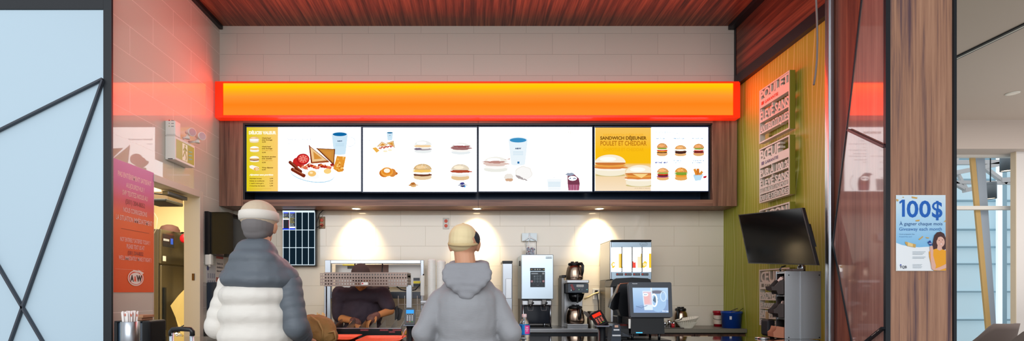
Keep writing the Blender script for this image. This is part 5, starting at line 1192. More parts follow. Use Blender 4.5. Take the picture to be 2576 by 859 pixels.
t = bucket(c.x, D, zc, r1 * .86, r1 - .004, hb_, mk('blue bucket plastic', C(10, 62, 150), .3), 'blue plastic bucket on the low walnut cabinet')
m = MB(); m.tube([(c.x - .05, D - r1 * .95, zc + hb_ - .01), (c.x + .02, D - r1 * 1.05, zc + hb_ + .005), (c.x + r1 * .9, D - r1 * .45, zc + hb_ + .028), (c.x + r1 * 1.25, D, zc + hb_ + .036), (c.x + r1, D + r1 * .5, zc + hb_ + .03), (c.x + .02, D + r1 * .97, zc + hb_ - .01)], .003, 8); m.build('wire_handle', M_steeld, t)
m = MB(); rows = [[Vector((c.x + (r1 * rf) * math.cos(R(-128 + 4 * k)), D + (r1 * rf) * math.sin(R(-128 + 4 * k)), zc + hb_ * zz)) for k in range(4)] for zz, rf in ((.52, .955), (.72, .985))]
m.grid(rows); m.build('white_label', mk('bucket label', C(215, 215, 215), .5), t)
D = 4.80; c = P(1806, 0, D); r1 = .043; hb_ = ZZ(783, D) - zc
t = bucket(c.x, D, zc, r1 * .84, r1, hb_, mk('red tub plastic', C(165, 22, 38), .3), 'red and white tub half hidden behind the blue bucket', 'tub')
m = MB(); rows = [[Vector((c.x + r1 * rf * math.cos(2 * math.pi * k / 36), D + r1 * rf * math.sin(2 * math.pi * k / 36), zc + hb_ * zz)) for k in range(36)] for zz, rf in ((.16, .872), (.72, .965))]
m.grid(rows, closeu=True); m.build('paper_label', mk('tub label', C(214, 196, 176), .5), t)
m = MB(); m.tube([(c.x + r1 * math.cos(R(a_)), D + r1 * 1.06 * math.sin(R(a_)), zc + hb_ * (.55 - .10 * math.sin(math.pi * (a_ + 200) / 170))) for a_ in range(-200, -29, 17)], .002, 6); m.build('wire_handle', M_steeld, t)
# cutlery and cups beside the filters
D = 4.60
for px, h_, r_, mt, lb_ in ((1676, .055, .018, M_chrome, 'small chrome milk jug nearest the order screen'), (1684, .075, .020, M_chrome, 'taller chrome jug in the middle of the small jugs'), (1691, .06, .018, M_chrome, 'chrome jug nearest the paper filters')):
    c = P(px, 0, D); z = zc
    m = MB(); m.lathe([(r_ * .8, z), (r_, z + h_ * .3), (r_ * .8, z + h_ * .7), (r_ * .95, z + h_)], (c.x, D - (px - 1684) * .004, 0), 20); tag(m.build('milk_jug', mt), lb_, 'jug', 'chrome milk jugs')
m = MB(); m.lathe([(.014, zc), (.016, zc + .045)], (P(1688, 0, D).x - .0, 4.555, 0), 16); tag(m.build('red_cup', mk('red cup', C(170, 30, 35), .4)), 'tiny red cup in front of the chrome jugs', 'cup')
m = MB(); m.box(XX(1666, 4.56), XX(1716, 4.56), 4.515, 4.54, zc, zc + .008, .002); tag(m.build('spoon_tray', M_steeld), 'flat steel tray on the counter edge below the chrome jugs', 'tray')
m = MB(); c = P(1704, 806, 4.56); m.tube([P(1697, 808, 4.56), P(1708, 807, 4.56), P(1714, 804, 4.56), P(1716, 799, 4.56)], [.005, .008, .01, .005], 8, flat=.4); m.tube([P(1697, 808, 4.56), P(1693, 812, 4.56), P(1690, 824, 4.56)], .004); tag(m.build('ladle', M_blk), 'black ladle resting against the paper filters', 'ladle')

# ================================================================ ORDER POINT ON THE SERVICE COUNTER
ZK = 1.0205
D = 3.30
t = thing('order_screen', 'black order terminal facing the customer with a frosty mug picture', 'screen', (XX(1635, D), D + .1, ZK))
tiltM = None
def qd(px0, py0, px1, py1, px2, py2, px3, py3, D, D2):
    return [P(px0, py0, D2), P(px1, py1, D2), P(px2, py2, D), P(px3, py3, D)]
# tilted slab: top further away
tl, tr_, br, bl = P(1581, 711, D + .04), P(1689, 711, D + .04), P(1692, 799, D - .02), P(1586, 799, D - .02)
def slab(tl, tr_, br, bl, th, r, seg=5):
    """rounded rectangle slab following four corners"""
    n = (tr_ - tl).cross(bl - tl).normalized()
    if n.y > 0: n = -n
    pts = []
    for (c0, pa, pb_) in ((tl, bl, tr_), (tr_, tl, br), (br, tr_, bl), (bl, br, tl)):
        da = (pa - c0).normalized() * r; db = (pb_ - c0).normalized() * r
        for k in range(seg + 1):
            f = k / seg; pts.append((c0 + da * (1 - f) ** 2 + db * f ** 2))
    return pts, n
pts, n = slab(tl, tr_, br, bl, .035, .012)
m = MB(); m.prism(list(range(len(pts))) and [(i, 0) for i in range(len(pts))], lambda u, v: pts[int(u)], lambda u, v: pts[int(u)] - n * .035); m.build('case', M_gry_d if 'M_gry_d' in globals() else mk('slate screen case', C(58, 64, 72), .4), t)
sc4 = [P(1591, 725, D + .0315), P(1680, 725, D + .0315), P(1681.5, 788, D - .0125), P(1594, 788, D - .0125)]
kx = 89.0; U0, V0, U1, V1 = 378, 468, 636, 660
def sfn(u, v, w):
    a_ = (u - U0) / (U1 - U0); b_ = (v - V0) / (V1 - V0)
    return sc4[0].lerp(sc4[1], a_).lerp(sc4[3].lerp(sc4[2], a_), b_) + n * (.0012 + w)
a = Art(sfn); a.vgrad(U0, V0, U1, V1, [(0, C(170, 195, 220)), (.55, C(145, 175, 208)), (1, C(120, 150, 188))]); a.poly([(400, 610), (636, 560), (636, 660), (378, 660)], C(128, 152, 188))
a.ell(560, 575, 62, 80, C(150, 180, 212)); a.ell(555, 500, 52, 16, C(150, 165, 180)); a.ell(555, 502, 44, 12, C(110, 110, 125)); a.ring(600, 535, 24, 40, 7, C(190, 210, 230)); a.ell(540, 560, 16, 20, C(90, 110, 130), wob=.4, seed=2)
a.ring(532, 565, 26, 52, 12, C(225, 240, 252)); a.poly([(448, 492), (518, 492), (522, 540), (520, 640), (458, 640), (450, 560)], C(200, 214, 232)); a.poly([(454, 500), (512, 500), (514, 600), (458, 600)], C(205, 180, 190)); a.poly([(456, 515), (500, 512), (500, 590), (462, 595)], C(214, 170, 170))
a.ell(470, 522, 20, 13, C(235, 245, 252)); a.text('A&W', 456, 484, 526, 9, C(110, 130, 160), bold=.04); a.line((395, 610), (440, 625), 4, C(95, 120, 150)); a.line((440, 620), (480, 605), 4, C(95, 120, 150)); a.rect(508, 470, 516, 492, C(235, 242, 250))
a.text('370 Cals', 587, 634, 653, 9, C(225, 235, 245), bold=.03); a.build('display', vcol('order picture', emission=True), t)
a = Art(lambda u, v, w: tl.lerp(tr_, (u - 1581) / 108).lerp(bl.lerp(br, (u - 1581) / 108), (v - 711) / 88) + n * (.0012 + w)); a.text('Panasonic', 1590.5, 1603, 715.5, 2.2, C(200, 205, 210), bold=.04); a.build('brand_lettering', M_print, t)
m = MB(); m.prism([(1588, 800), (1670, 800), (1672, 841), (1587, 841)], lambda u, v: P(u, v, D + .01), lambda u, v: P(u, v, D + .01) + Vector((0, .20, 0))); m.build('base', M_blk, t)
m = MB(); m.box(XX(1630, D), XX(1660, D), D + .02, D + .06, ZZ(800, D) - .01, ZZ(780, D)); m.build('neck', M_blk, t)
for px in (1593, 1661):
    for y in (D + .02, D + .19): MB().lathe([(.008, ZK + .005), (.010, ZZ(841, D))], (XX(px, D) + .0, y, 0), 12).build('foot', M_blk, t)
MB().box(XX(1601, D), XX(1617, D), D + .006, D + .0098, ZZ(839.5, D), ZZ(837, D)).build('status_light', mk('cyan light', C(70, 180, 230), .4, emit=C(70, 180, 230), es=.6), t)
m = MB(); m.box(XX(1563, D), XX(1694, D - .05), D - .02, D + .28, ZK, ZK + .0048, .001); o = tag(m.build('base_plate', M_blk), 'thin black plate under the order terminal', 'plate')
# cashier's terminal seen from behind
D = 3.52
t = thing('cashier_terminal', 'black cashier terminal seen from behind, left of the order screen', 'terminal', (XX(1560, D), D + .1, ZK))
m = MB(); m.prism([(1537, 762), (1541, 752), (1549, 740), (1560, 716), (1588, 714), (1592, 720), (1592, 798), (1562, 798), (1556, 780), (1543, 780), (1534, 775)], lambda u, v: P(u, v, D), lambda u, v: P(u, v, D) + Vector((.03, .16, 0))); m.build('case', M_blk, t)
m = MB(); m.tube([P(1551, 742, D), P(1556, 722, D), P(1560, 715, D), P(1586, 713, D)], .004, 8); m.build('copper_edge', mk('copper edge', C(150, 100, 78), .4, metal=.6), t)
m = MB(); m.prism([(1537, 762), (1549, 740), (1560, 735), (1555, 778), (1543, 782), (1534, 776)], lambda u, v: P(u, v, D - .012), lambda u, v: P(u, v, D - .012) + Vector((.0, .012, 0))); m.build('rear_screen', M_blkg, t)
m = MB(); m.box(XX(1556, D), XX(1588, D), D + .03, D + .15, ZK, ZZ(797, D), .006); m.build('stand', M_blk, t)
t = thing('receipt_printer', 'low black receipt printer with rounded front between the terminals', 'printer', (XX(1558, 3.36), 3.42, ZK))
m = MB(); D = 3.33; pf = [(0, 0), (0, .055), (.012, .075), (.03, .085), (.17, .085), (.17, 0)]
m.prism(pf, lambda u, v: Vector((XX(1531, D), D + u, ZK + .022 + v)), lambda u, v: Vector((XX(1582, D), D + u, ZK + .022 + v))); m.build('body', M_blk, t)
m = MB(); m.box(XX(1533, D), XX(1580, D), D + .01, D + .16, ZK, ZK + .0218, .004); m.build('base', M_blkg, t)
a = Art(lambda u, v, w: Vector((XX(u, D), D - .0008 - w, ZZ(v, D)))); zz_ = PY - (ZK + .022 + .045 - CZ) * F / D; a.text('EPSON', 1550, 1561, zz_, 2.3, C(215, 220, 225), bold=.05); a.build('brand_lettering', M_print, t)
m = MB(); m.box(XX(1579, 3.34), XX(1586, 3.34), 3.32, 3.325, ZZ(827, 3.34), ZZ(803, 3.34), .001); m2 = m.build('paper_slip', M_white); tag(m2, 'narrow white receipt slip hanging beside the printer', 'receipt')
# small label device
D = 3.12
t = thing('small_printer', 'small black handheld printer with an amber badge in front of the receipt printer', 'printer', (XX(1551, D), D + .05, ZK))
m = MB(); m.prism([(1540, 822), (1543, 817), (1558, 817), (1561, 822), (1563, 868), (1537, 868)], lambda u, v: P(u, v, D), lambda u, v: P(u, v, D) + Vector((0, .09, 0))); m.build('case', mk('slate device', C(34, 44, 56), .25), t)
m = MB(); m.box(XX(1546, D), XX(1555, D), D - .003, D - .0002, ZZ(825, D), ZZ(819, D), .001); m.build('badge', mk('amber badge', C(190, 150, 130), .4), t)
m = MB(); m.box(XX(1543, D), XX(1558, D), D - .004, D - .0002, ZZ(833, D), ZZ(829, D), .001); m.box(XX(1539.5, D), XX(1561, D), D - .006, D - .0002, ZZ(847, D), ZZ(843, D), .001); m.build('steel_band', M_chrome, t)
m = MB()
for q in range(3): m.tube([P(1563, 838 + 4 * q, 3.22), P(1572, 842 + 2 * q, 3.22), P(1582, 846 + q, 3.25), P(1590, 845, 3.28)], .003, 6)
tag(m.build('cable_bundle', M_gry), 'loose grey cables on the counter beside the order screen', 'cables')
# card terminals
def keypad(t, O, ux, uy, nn, w, h, lit, keycol, warm):
    """O = centre of the face, ux right, uy up, nn out of the face"""
    fn = lambda u, v, ww: O + ux * u + uy * v + nn * (.0008 + ww)
    return fn
def terminal(D, px, pyt, pyb, hw, lean, yaw, label, lit, warm, hood):
    zt_ = ZZ(pyt, D); zb_ = ZZ(pyb, D); cx = XX(px, D)
    t = thing('card_terminal', label, 'card reader', (cx, D, ZK), 'card terminals')
    L = (zt_ - zb_) / math.cos(R(lean)) 
    M = Matrix.Translation((cx, D, zb_)) @ Matrix.Rotation(R(yaw), 4, 'Z') @ Matrix.Rotation(R(-26 if hood else 0), 4, 'Y') @ Matrix.Rotation(R(-lean), 4, 'X')
    m = MB(); oc = [(-hw, .01), (-hw * .85, 0), (hw * .85, 0), (hw, .01), (hw * 1.06, L * .6), (hw * 1.03, L * .92), (hw * .6, L), (-hw * .6, L), (-hw * 1.03, L * .92), (-hw * 1.06, L * .6)]
    m.prism(oc, lambda u, v: M @ Vector((u, 0, v)), lambda u, v: M @ Vector((u, .035, v))); cs = m.build('case', M_blk, t)
    a = Art(lambda u, v, w: M @ Vector((u, -.0008 - w, v)), False)
    a.rect(-hw * .74, L * .86, hw * .74, L * .64, lit); a.build('display', mk_lit(lit), t)
    a = Art(lambda u, v, w: M @ Vector((u, -.0008 - w, v)), False)
    kc = C(205, 205, 210) if not warm else C(225, 130, 110)
    for i in range(4): a.rect(-hw * .7 + i * hw * .42, L * .60, -hw * .7 + i * hw * .42 + hw * .2, L * .585, kc)
    for j in range(4):
        for i in range(3): a.rect(-hw * .62 + i * hw * .46, L * (.52 - .085 * j), -hw * .62 + i * hw * .46 + hw * .30, L * (.475 - .085 * j), kc)
    for i, cc in enumerate((C(170, 50, 50), C(200, 180, 60), C(70, 160, 80))): a.rect(-hw * .62 + i * hw * .46, L * .165, -hw * .62 + i * hw * .46 + hw * .3, L * .13, cc)
    a.build('keypad', M_print, t)
    if hood:
        m = MB(); m.prism([(0, L * .55), (.0, L * .98), (-.02, L * 1.12), (-.05, L * 1.1), (-.075, L * .9), (-.06, L * .7), (-.03, L * .5)], lambda u, v: M @ Vector((-hw * 1.06 + u * .45, u * .8, v)), lambda u, v: M @ Vector((-hw * 1.0 + u * .45, u * .8, v))); m.build('privacy_shield', M_blk, t)
    m = MB(); m.box(-.042, .042, -.012, .05, -.012, -.002, .003, M=Matrix.Translation((cx, D, zb_))); m.build('mount_plate', mk('grey mount plate', C(110, 115, 125), .35, metal=.6), t)
    m = MB(); m.lathe([(.032, ZK), (.032, ZK + .005), (.024, ZK + .008), (.024, zb_ - .0125)], (cx, D + .02, 0), 24); m.build('pole', M_blk, t)
    return t
def mk_lit(c): return vcol('terminal display', emission=True)
terminal(3.16, 1031, 775, 817, .0335, 14, 4, 'card terminal with a blue screen on a black pole, left of the grey hoodie customer', C(60, 150, 225), False, False)
terminal(3.14, 1516, 783, 819, .038, 42, -8, 'card terminal with a glowing red screen and privacy shield on a black pole', C(250, 50, 30), True, True)
m = MB(); m.tube([P(1027, 824, 3.2), P(1019, 832, 3.25), P(1015, 842, 3.3), P(1012, 850, 3.35)], .005, 8); tag(m.build('terminal_cable', M_offw), 'pale cable behind the blue card terminal', 'cable')

# ================================================================ COUNTER ITEMS LEFT
def tray(cx, cy, w, d, rz, label):
    m = MB(); rows = []
    def ring(hw, hd, z, r=.03):
        o_ = []
        for (sx, sy, a0) in ((1, 1, 0), (-1, 1, 90), (-1, -1, 180), (1, -1, 270)):
            for k in range(5): an = R(a0 + 22.5 * k); o_.append(Vector((sx * (hw - r) + r * math.cos(an), sy * (hd - r) + r * math.sin(an), z)))
        return o_
    for hw, hd, z in ((w / 2 - .03, d / 2 - .03, .003), (w / 2 - .022, d / 2 - .022, .006), (w / 2 - .004, d / 2 - .004, .019), (w / 2, d / 2, .020), (w / 2, d / 2, .017), (w / 2 - .006, d / 2 - .006, .015), (w / 2 - .026, d / 2 - .026, 0)): rows.append(ring(hw, hd, z))
    M = Matrix.Translation((cx, cy, ZK)) @ Matrix.Rotation(rz, 4, 'Z')
    vr = m.grid(rows, closeu=True, M=M); m.cap(vr[0]); m.cap(vr[-1], True)
    return tag(m.build('serving_tray', M_orange), label, 'tray', 'orange serving trays')
tray(XX(960, 3.27), 3.29, .285, .38, 0, 'orange serving tray on the counter left of the grey hoodie customer')
tray(XX(835, 3.27), 3.38, .285, .38, 0, 'orange serving tray half hidden behind the tan bag')
t = thing('water_bottle', 'clear plastic water bottle with blue and pink label standing on the counter', 'bottle', (XX(1319, 2.96), 2.96, ZK))
bx, by = XX(1319, 2.96), 2.96; s0 = 1.0
H = ZZ(791, 2.96) - ZK
pr = [(.028, 0), (.032, .006), (.033, .02), (.030, .03), (.0325, .04), (.031, .052), (.0335, .06)]
hL = H - .0
prf = pr + [(.0335, H * .60), (.032, H * .63), (.029, H * .72), (.018, H * .83), (.012, H * .865), (.012, H * .90)]
MB().lathe([(r_, ZK + z_) for r_, z_ in prf], (bx, by, 0), 36).build('body', M_glass, t)
MB().lathe([(.0135, ZK + H * .895), (.0145, ZK + H * .90), (.0145, ZK + H * .98), (.012, ZK + H)], (bx, by, 0), 24).build('cap', mk('pinkish cap', C(232, 205, 205), .4), t)
m = MB(); rr_ = .0342; zl0, zl1 = ZZ(840, 2.96), ZZ(819, 2.96)
for k in range(36):
    a0, a1 = R(10 * k), R(10 * k + 10); dg = (10 * k) % 360
    m.col = C(20, 130, 205)
    if 262 <= dg < 322: m.col = C(235, 60, 150)
    if dg in (200, 210, 220, 230): m.col = C(30, 70, 140)
    m.face([(bx + rr_ * math.cos(a0), by + rr_ * math.sin(a0), zl0), (bx + rr_ * math.cos(a1), by + rr_ * math.sin(a1), zl0), (bx + rr_ * math.cos(a1), by + rr_ * math.sin(a1), zl1), (bx + rr_ * math.cos(a0), by + rr_ * math.sin(a0), zl1)])
    m.col = C(20, 90, 180); m.face([(bx + rr_ * math.cos(a0), by + rr_ * math.sin(a0), zl0 - .006), (bx + rr_ * math.cos(a1), by + rr_ * math.sin(a1), zl0 - .006), (bx + rr_ * math.cos(a1), by + rr_ * math.sin(a1), zl0), (bx + rr_ * math.cos(a0), by + rr_ * math.sin(a0), zl0)])
for q, wd in enumerate((20, 26, 18)):
    m.col = C(245, 215, 235); z = zl0 + .036 - .010 * q; r2 = rr_ + .0005; a0, a1 = R(292 - wd * .7), R(292 + wd * .7)
    pts_ = [R(292 - wd * .7 + wd * 1.4 * k / 4) for k in range(5)]
    for u, v in zip(pts_, pts_[1:]): m.face([(bx + r2 * math.cos(u), by + r2 * math.sin(u), z), (bx + r2 * math.cos(v), by + r2 * math.sin(v), z), (bx + r2 * math.cos(v), by + r2 * math.sin(v), z + .004), (bx + r2 * math.cos(u), by + r2 * math.sin(u), z + .004)])
m.build('label_sleeve', M_printg, t)
# straws in steel cup
D = 2.97; cx, cy = XX(322, D), D + .02; rs = (XX(343, D) - XX(301, D)) / 2; hz = ZZ(811, D) - ZK
t = thing('steel_cup', 'brushed steel cup holding wrapped straws by the black frame', 'cup', (cx, cy, ZK))
MB().lathe([(rs * .96, ZK), (rs, ZK + .01), (rs, ZK + hz), (rs * .96, ZK + hz + .002), (rs * .94, ZK + hz), (rs * .94, ZK + .008), (.001, ZK + .006)], (cx, cy, 0), 40, caps=False).build('body', M_steelv, t)
M_str = mk('straw paper', C(232, 228, 224), .6); M_sr = mk('straw print', C(215, 100, 70), .6)
rnd = random.Random(5); first = None
def strawpos():
    pass
for k in range(26):
    an = k * 2.4; rr_ = rs * .78 * math.sqrt((k + .5) / 26); x = cx + rr_ * math.cos(an); y = cy + rr_ * math.sin(an)
    top = Vector((x + (x - cx) * .12, y + (y - cy) * .12, ZK + hz + .058 + .010 * rnd.random()))
    m = MB(); m.tube([(cx + (x - cx) * .85, cy + (y - cy) * .85, ZK + .009), tuple(Vector((x, y, ZK + hz)))] + [tuple(top)], [.0042, .0045, .0048], 8, flat=.75)
    ro = ('front' if y < cy - rs * .25 else ('back' if y > cy + rs * .25 else 'middle'))
    o = tag(m.build('wrapped_straw', M_str), 'white paper wrapped straw standing in the brushed steel cup, %s of the bunch' % ro, 'straw', 'wrapped straws in the steel cup, %s' % ro)
    if k % 3 == 0:
        m = MB(); m.ell(top + Vector((0, -.0045, -.02)), (.003, .0015, .009), None, 8, 6); m.build('printed_mark', M_sr, o)
# napkin dispenser
D = 3.12; x0, x1 = XX(287, D) , XX(379, D); x0 = max(x0, XL + .045)
t = thing('napkin_dispenser', 'black napkin dispenser with glossy windows behind the steel cup', 'dispenser', ((x0 + x1) / 2, D + .06, ZK))
MB().box(x0, x1 - .055, D + .01, D + .15, ZK, ZZ(812, D), .006).build('window', mk('dark window', C(46, 66, 84), .06, coat=1), t)
m = MB(); m.box(x1 - .055, x1, D - .005, D + .16, ZK, ZZ(808, D), .01, 3); m.box(x0, x1 - .055, D, D + .155, ZZ(812, D) + .0005, ZZ(808.5, D), .002); m.box(x0 - .0, x0 + .02, D, D + .155, ZK, ZZ(812, D)); m.build('case', M_blk, t)
for q in range(2):
    z = ZZ(808.3, D) + .001 + q * .0175
    m = MB(); m.box(x1 - .135 - .01 * q, x1 - .07 + .008 * q, D + .02, D + .13, z, z + .0165, .001)
    tag(m.build('napkin_stack', mk('brown napkin paper', C(178, 132, 98) if q else C(160, 118, 90), .8)), ('lower', 'upper')[q] + ' folded brown napkin bundle on top of the napkin dispenser', 'napkins', 'brown napkin bundles')
# suitcase in front of counter
D = 2.58; sx0, sx1 = XX(420, D), XX(483, D); cxx = (sx0 + sx1) / 2; zt_ = ZZ(825, D)
t = thing('suitcase', 'wheeled suitcase with its silver and black pull handle raised before the counter', 'suitcase', (cxx, D, 0))
MB().box(cxx - .19, cxx + .19, D - .12, D + .12, .05, .62, .035, 3).build('shell', mk('dark suitcase shell', C(40, 42, 50), .5), t)
for s_ in (sx0 + .012, sx1 - .012): MB().tube([(s_, D + .02, .60), (s_, D + .02, zt_ - .03)], .011, 12).build('pull_tube', mk('pale aluminium tube', C(205, 215, 225), .3, metal=.7), t)
m = MB(); m.tube([(sx0 + .010, D + .02, zt_ - .045), (sx0 + .010, D + .02, zt_ - .022), (sx0 + .018, D + .02, zt_ - .012), ((sx0 + sx1) / 2, D + .02, zt_ - .009), (sx1 - .018, D + .02, zt_ - .012), (sx1 - .010, D + .02, zt_ - .022), (sx1 - .010, D + .02, zt_ - .045)], .0125, 12); m.build('grip', M_blk, t)
for sx in (-.15, .15):
    for sy in (-.09, .09): MB().lathe([(.001, -.012), (.026, -.012), (.028, 0), (.026, .012), (.001, .012)], (0, 0, 0), 20, M=Matrix.Translation((cxx + sx, D + sy, .028)) @ Matrix.Rotation(R(90), 4, 'Y')).build('wheel', M_blk, t)

# ================================================================ BLACK SCREEN, BIN RACK
TLc, TRc, BRc = Vector((2.1256, 3.9, 1.9636)), Vector((2.2295, 3.3, 1.9174)), Vector((2.2368, 3.17, 1.5223)); BLc = TLc + BRc - TRc
nn = (TRc - TLc).cross(BLc - TLc).normalized()
if nn.x > 0: nn = -nn
t = thing('black_screen', 'large tilted black screen switched off in front of the green wall', 'screen', ((TLc + BRc) / 2 - Vector((0, 0, .2))))
t['category'] = 'screen'
def quadslab(name, a_, b_, c_, d_, th, mat, par):
    m = MB(); q = [a_, b_, c_, d_]; m.prism([(i, 0) for i in range(4)], lambda u, v: q[int(u)], lambda u, v: q[int(u)] - nn * th); return m.build(name, mat, par)
quadslab('case', TLc, TRc, BRc, BLc, .022, M_blk, t)
def ins(f, o_=.0008):
    c_ = (TLc + BRc) / 2; return [c_ + (p - c_) * f + nn * o_ for p in (TLc, TRc, BRc, BLc)]
q = ins(.965); m = MB(); m.face(q); m.build('display', mk('dark display glass', C(3, 4, 6), .12, spec=.25), t)
cc = (TLc + BRc) / 2 - nn * .023
a_ = cc + (TRc - TLc) * .28 + (TLc - BLc) * .22; b_ = cc + (TRc - TLc) * .47 + (TLc - BLc) * .22; c_ = cc + (TRc - TLc) * .47 - (TLc - BLc) * .18; d_ = cc + (TRc - TLc) * .28 - (TLc - BLc) * .18
quadslab('mount_box', a_, b_, c_, d_, .03, M_blk, t)
py_ = 3.465; m = MB(); m.lathe([(.025, 1.4955), (.025, 1.53), (.018, 1.535), (.018, 1.70)], (XX(2016, py_), py_, 0), 20); m.build('pole', M_steelv, t)
D = 3.42
t = thing('bin_rack', 'stainless steel rack with open side shelves under the black screen', 'rack', (2.3, D + .1, ZK))
xa, xb = XX(1975, D), min(XX(2077, D), 2.50); zt_ = ZZ(683, D)
xs = XX(1953.5, D)
m = MB(); m.box(xa, xb - .18, D, D + .008, ZK, zt_, .001); m.box(xb - .18, xb - .165, D - .004, D + .008, ZK, zt_, .001); m.box(xb - .165, xb - .03, D + .002, D + .008, ZK, zt_, .001); m.build('side_panel', mk('brushed side panel', C(176, 180, 184), .38, metal=.55, bump=((2, 2, 40), 6, .1, .001)), t)
m = MB(); m.box(xa, xb - .03, D + .090, D + .097, ZK, zt_); m.box(xa, xb - .03, D + .008, D + .090, zt_ - .008, zt_); m.box(xb - .038, xb - .03, D + .008, D + .09, ZK, zt_ - .008); m.build('case', M_steeld, t)
for x, y in ((1984, 693), (2073, 693), (1984, 850), (2073, 850)):
    c = P(x, y, D); MB().lathe([(.001, 0), (.004, 0), (.004, .002)], (0, 0, 0), 10, M=Matrix.Translation((min(c.x, xb - .045), D - .0006, max(c.z, ZK + .01))) @ Matrix.Rotation(R(90), 4, 'X')).build('screw', M_blk, t)
for py in (686.5, 745, 803.5):
    z = ZZ(py, D); MB().box(xa + .0005, xb - .039, D + .009, D + .0895, z - .007, z + .007, .002).build('shelf', M_steel, t)
m = MB(); m.box(xa - .003, xa, D + .088, D + .098, ZK, zt_); m.build('upright', M_steelv, t)
M_bin = mk('brown black bin', C(62, 54, 52), .35); M_bin2 = mk('terracotta bin', C(168, 108, 82), .4)
for (pts, lb_, mt) in (([(1943, 722), (1945, 731), (1957, 732), (1960, 741), (1973.8, 741), (1973.8, 703), (1966, 706), (1952, 721)], 'dark tilted condiment bin on the top shelf of the bin rack', M_bin),
                       ([(1949, 780), (1950, 789), (1960, 790), (1962, 800), (1973.8, 800), (1973.8, 768), (1966, 764), (1957, 776)], 'dark tilted condiment bin on the middle shelf of the bin rack', M_bin),
                       ([(1948, 838), (1949, 849), (1958, 851), (1973.8, 857), (1973.8, 826), (1958, 822), (1955, 832)], 'terracotta condiment bin on the lowest shelf of the bin rack', M_bin2)):
    c = P(1965, pts[3][1], D)
    t2 = thing('condiment_bin', lb_, 'bin', (c.x, D + .08, c.z), 'condiment bins')
    # hollow bin: two sides, sloping front, floor
    m = MB(); pts = [(p_[0] + (9 if p_[0] > 1973 else 0), p_[1]) for p_ in pts]; y0_, y1_ = D + .014, D + .082
    for yy in (y0_, y1_ - .004): m.prism(pts, lambda u, v: Vector((XX(u, D), yy, max(ZZ(v, D), ZK + .001))), lambda u, v: Vector((XX(u, D), yy + .004, max(ZZ(v, D), ZK + .001))))
    f0, f1 = pts[0], pts[1]; b1_ = pts[4]
    m.face([(XX(f0[0], D), y0_, ZZ(f0[1], D)), (XX(f0[0], D), y1_, ZZ(f0[1], D)), (XX(f1[0], D), y1_, max(ZZ(f1[1], D), ZK + .001)), (XX(f1[0], D), y0_, max(ZZ(f1[1], D), ZK + .001))])
    m.face([(XX(f1[0], D), y0_, max(ZZ(f1[1], D), ZK + .001)), (XX(f1[0], D), y1_, max(ZZ(f1[1], D), ZK + .001)), (XX(b1_[0], D), y1_, max(ZZ(b1_[1], D), ZK + .001)), (XX(b1_[0], D), y0_, max(ZZ(b1_[1], D), ZK + .001))])
    m.build('body', mt, t2)
M_pk = mk('condiment packet', C(205, 175, 165), .5)
for i, (px, py) in enumerate(((1962, 704), (1966, 701), (1970, 704), (1964, 709), (1967, 765), (1971, 764), (1969, 771))):
    c = P(px, py, D + .03 + .010 * (i % 3)); m = MB(); m.box(-.018, .018, -.002, .002, -.010, .010, .001, M=Matrix.Translation(c) @ Euler((.3 * i, .5 * i - .8, .4 * i)).to_matrix().to_4x4())
    top_ = i < 4
    tag(m.build('condiment_packet', M_pk), 'pale pink condiment packet poking out of the dark bin on the %s shelf' % ('top' if top_ else 'middle'), 'packet', 'condiment packets in the %s bin' % ('top' if top_ else 'middle'))
D = 3.625
t = thing('small_speaker', 'upright black rounded device on the counter beside the bin rack', 'speaker', (XX(1941, D), D + .03, ZK))
MB().box(XX(1931, D), XX(1951, D), D, D + .09, ZK + .004, ZZ(805, D), .014, 3).build('body', mk('matte black shell', C(36, 36, 40), .5), t)
MB().box(XX(1933, D), XX(1949, D), D + .01, D + .08, ZK, ZK + .0038).build('foot', M_blk, t)
m = MB(); m.box(XX(1945, D), XX(1953, D), D + .092, D + .095, ZZ(830, D), ZZ(786, D), .001); tag(m.build('kraft_card', mk('kraft card', C(190, 150, 110), .7)), 'kraft card standing behind the black rounded device', 'card')
D = 3.45; c = P(1918, 0, D); m = MB(); m.lathe([(.045, ZK), (.048, ZK + .006), (.040, ZK + .011), (.012, ZK + .013)], (c.x, D, 0), 32); tag(m.build('counter_bell', M_chrome), 'flat round silver dish on the counter by the black rounded device', 'dish')
m = MB(); m.tube([P(1976, 670, 3.47), P(1967, 672, 3.47), P(1962, 678, 3.47), P(1964, 683, 3.47)], .005, 8); tag(m.build('screen_cable', M_blk), 'black cable looping from the black screen to the bin rack', 'cable')
m = MB(); m.box(XX(1979, 3.5), XX(2006, 3.5), 3.43, 3.51, ZZ(683, 3.42) + .001, ZZ(683, 3.42) + .018, .006); tag(m.build('taupe_pouch', M_chair), 'soft taupe pouch lying on top of the bin rack', 'pouch')
# hanging cord by the steel jamb
m = MB(); Dd = 3.26; m.tube([P(x, y, Dd) for x, y in ((2053, -120), (2053, 0), (2055, 50), (2056, 100), (2055, 150), (2051, 190), (2047, 214))], .006, 8)
tag(m.build('hanging_cord', mk('grey frayed cord', C(120, 112, 108), .8)), 'grey cord hanging from above beside the steel jamb', 'cord')
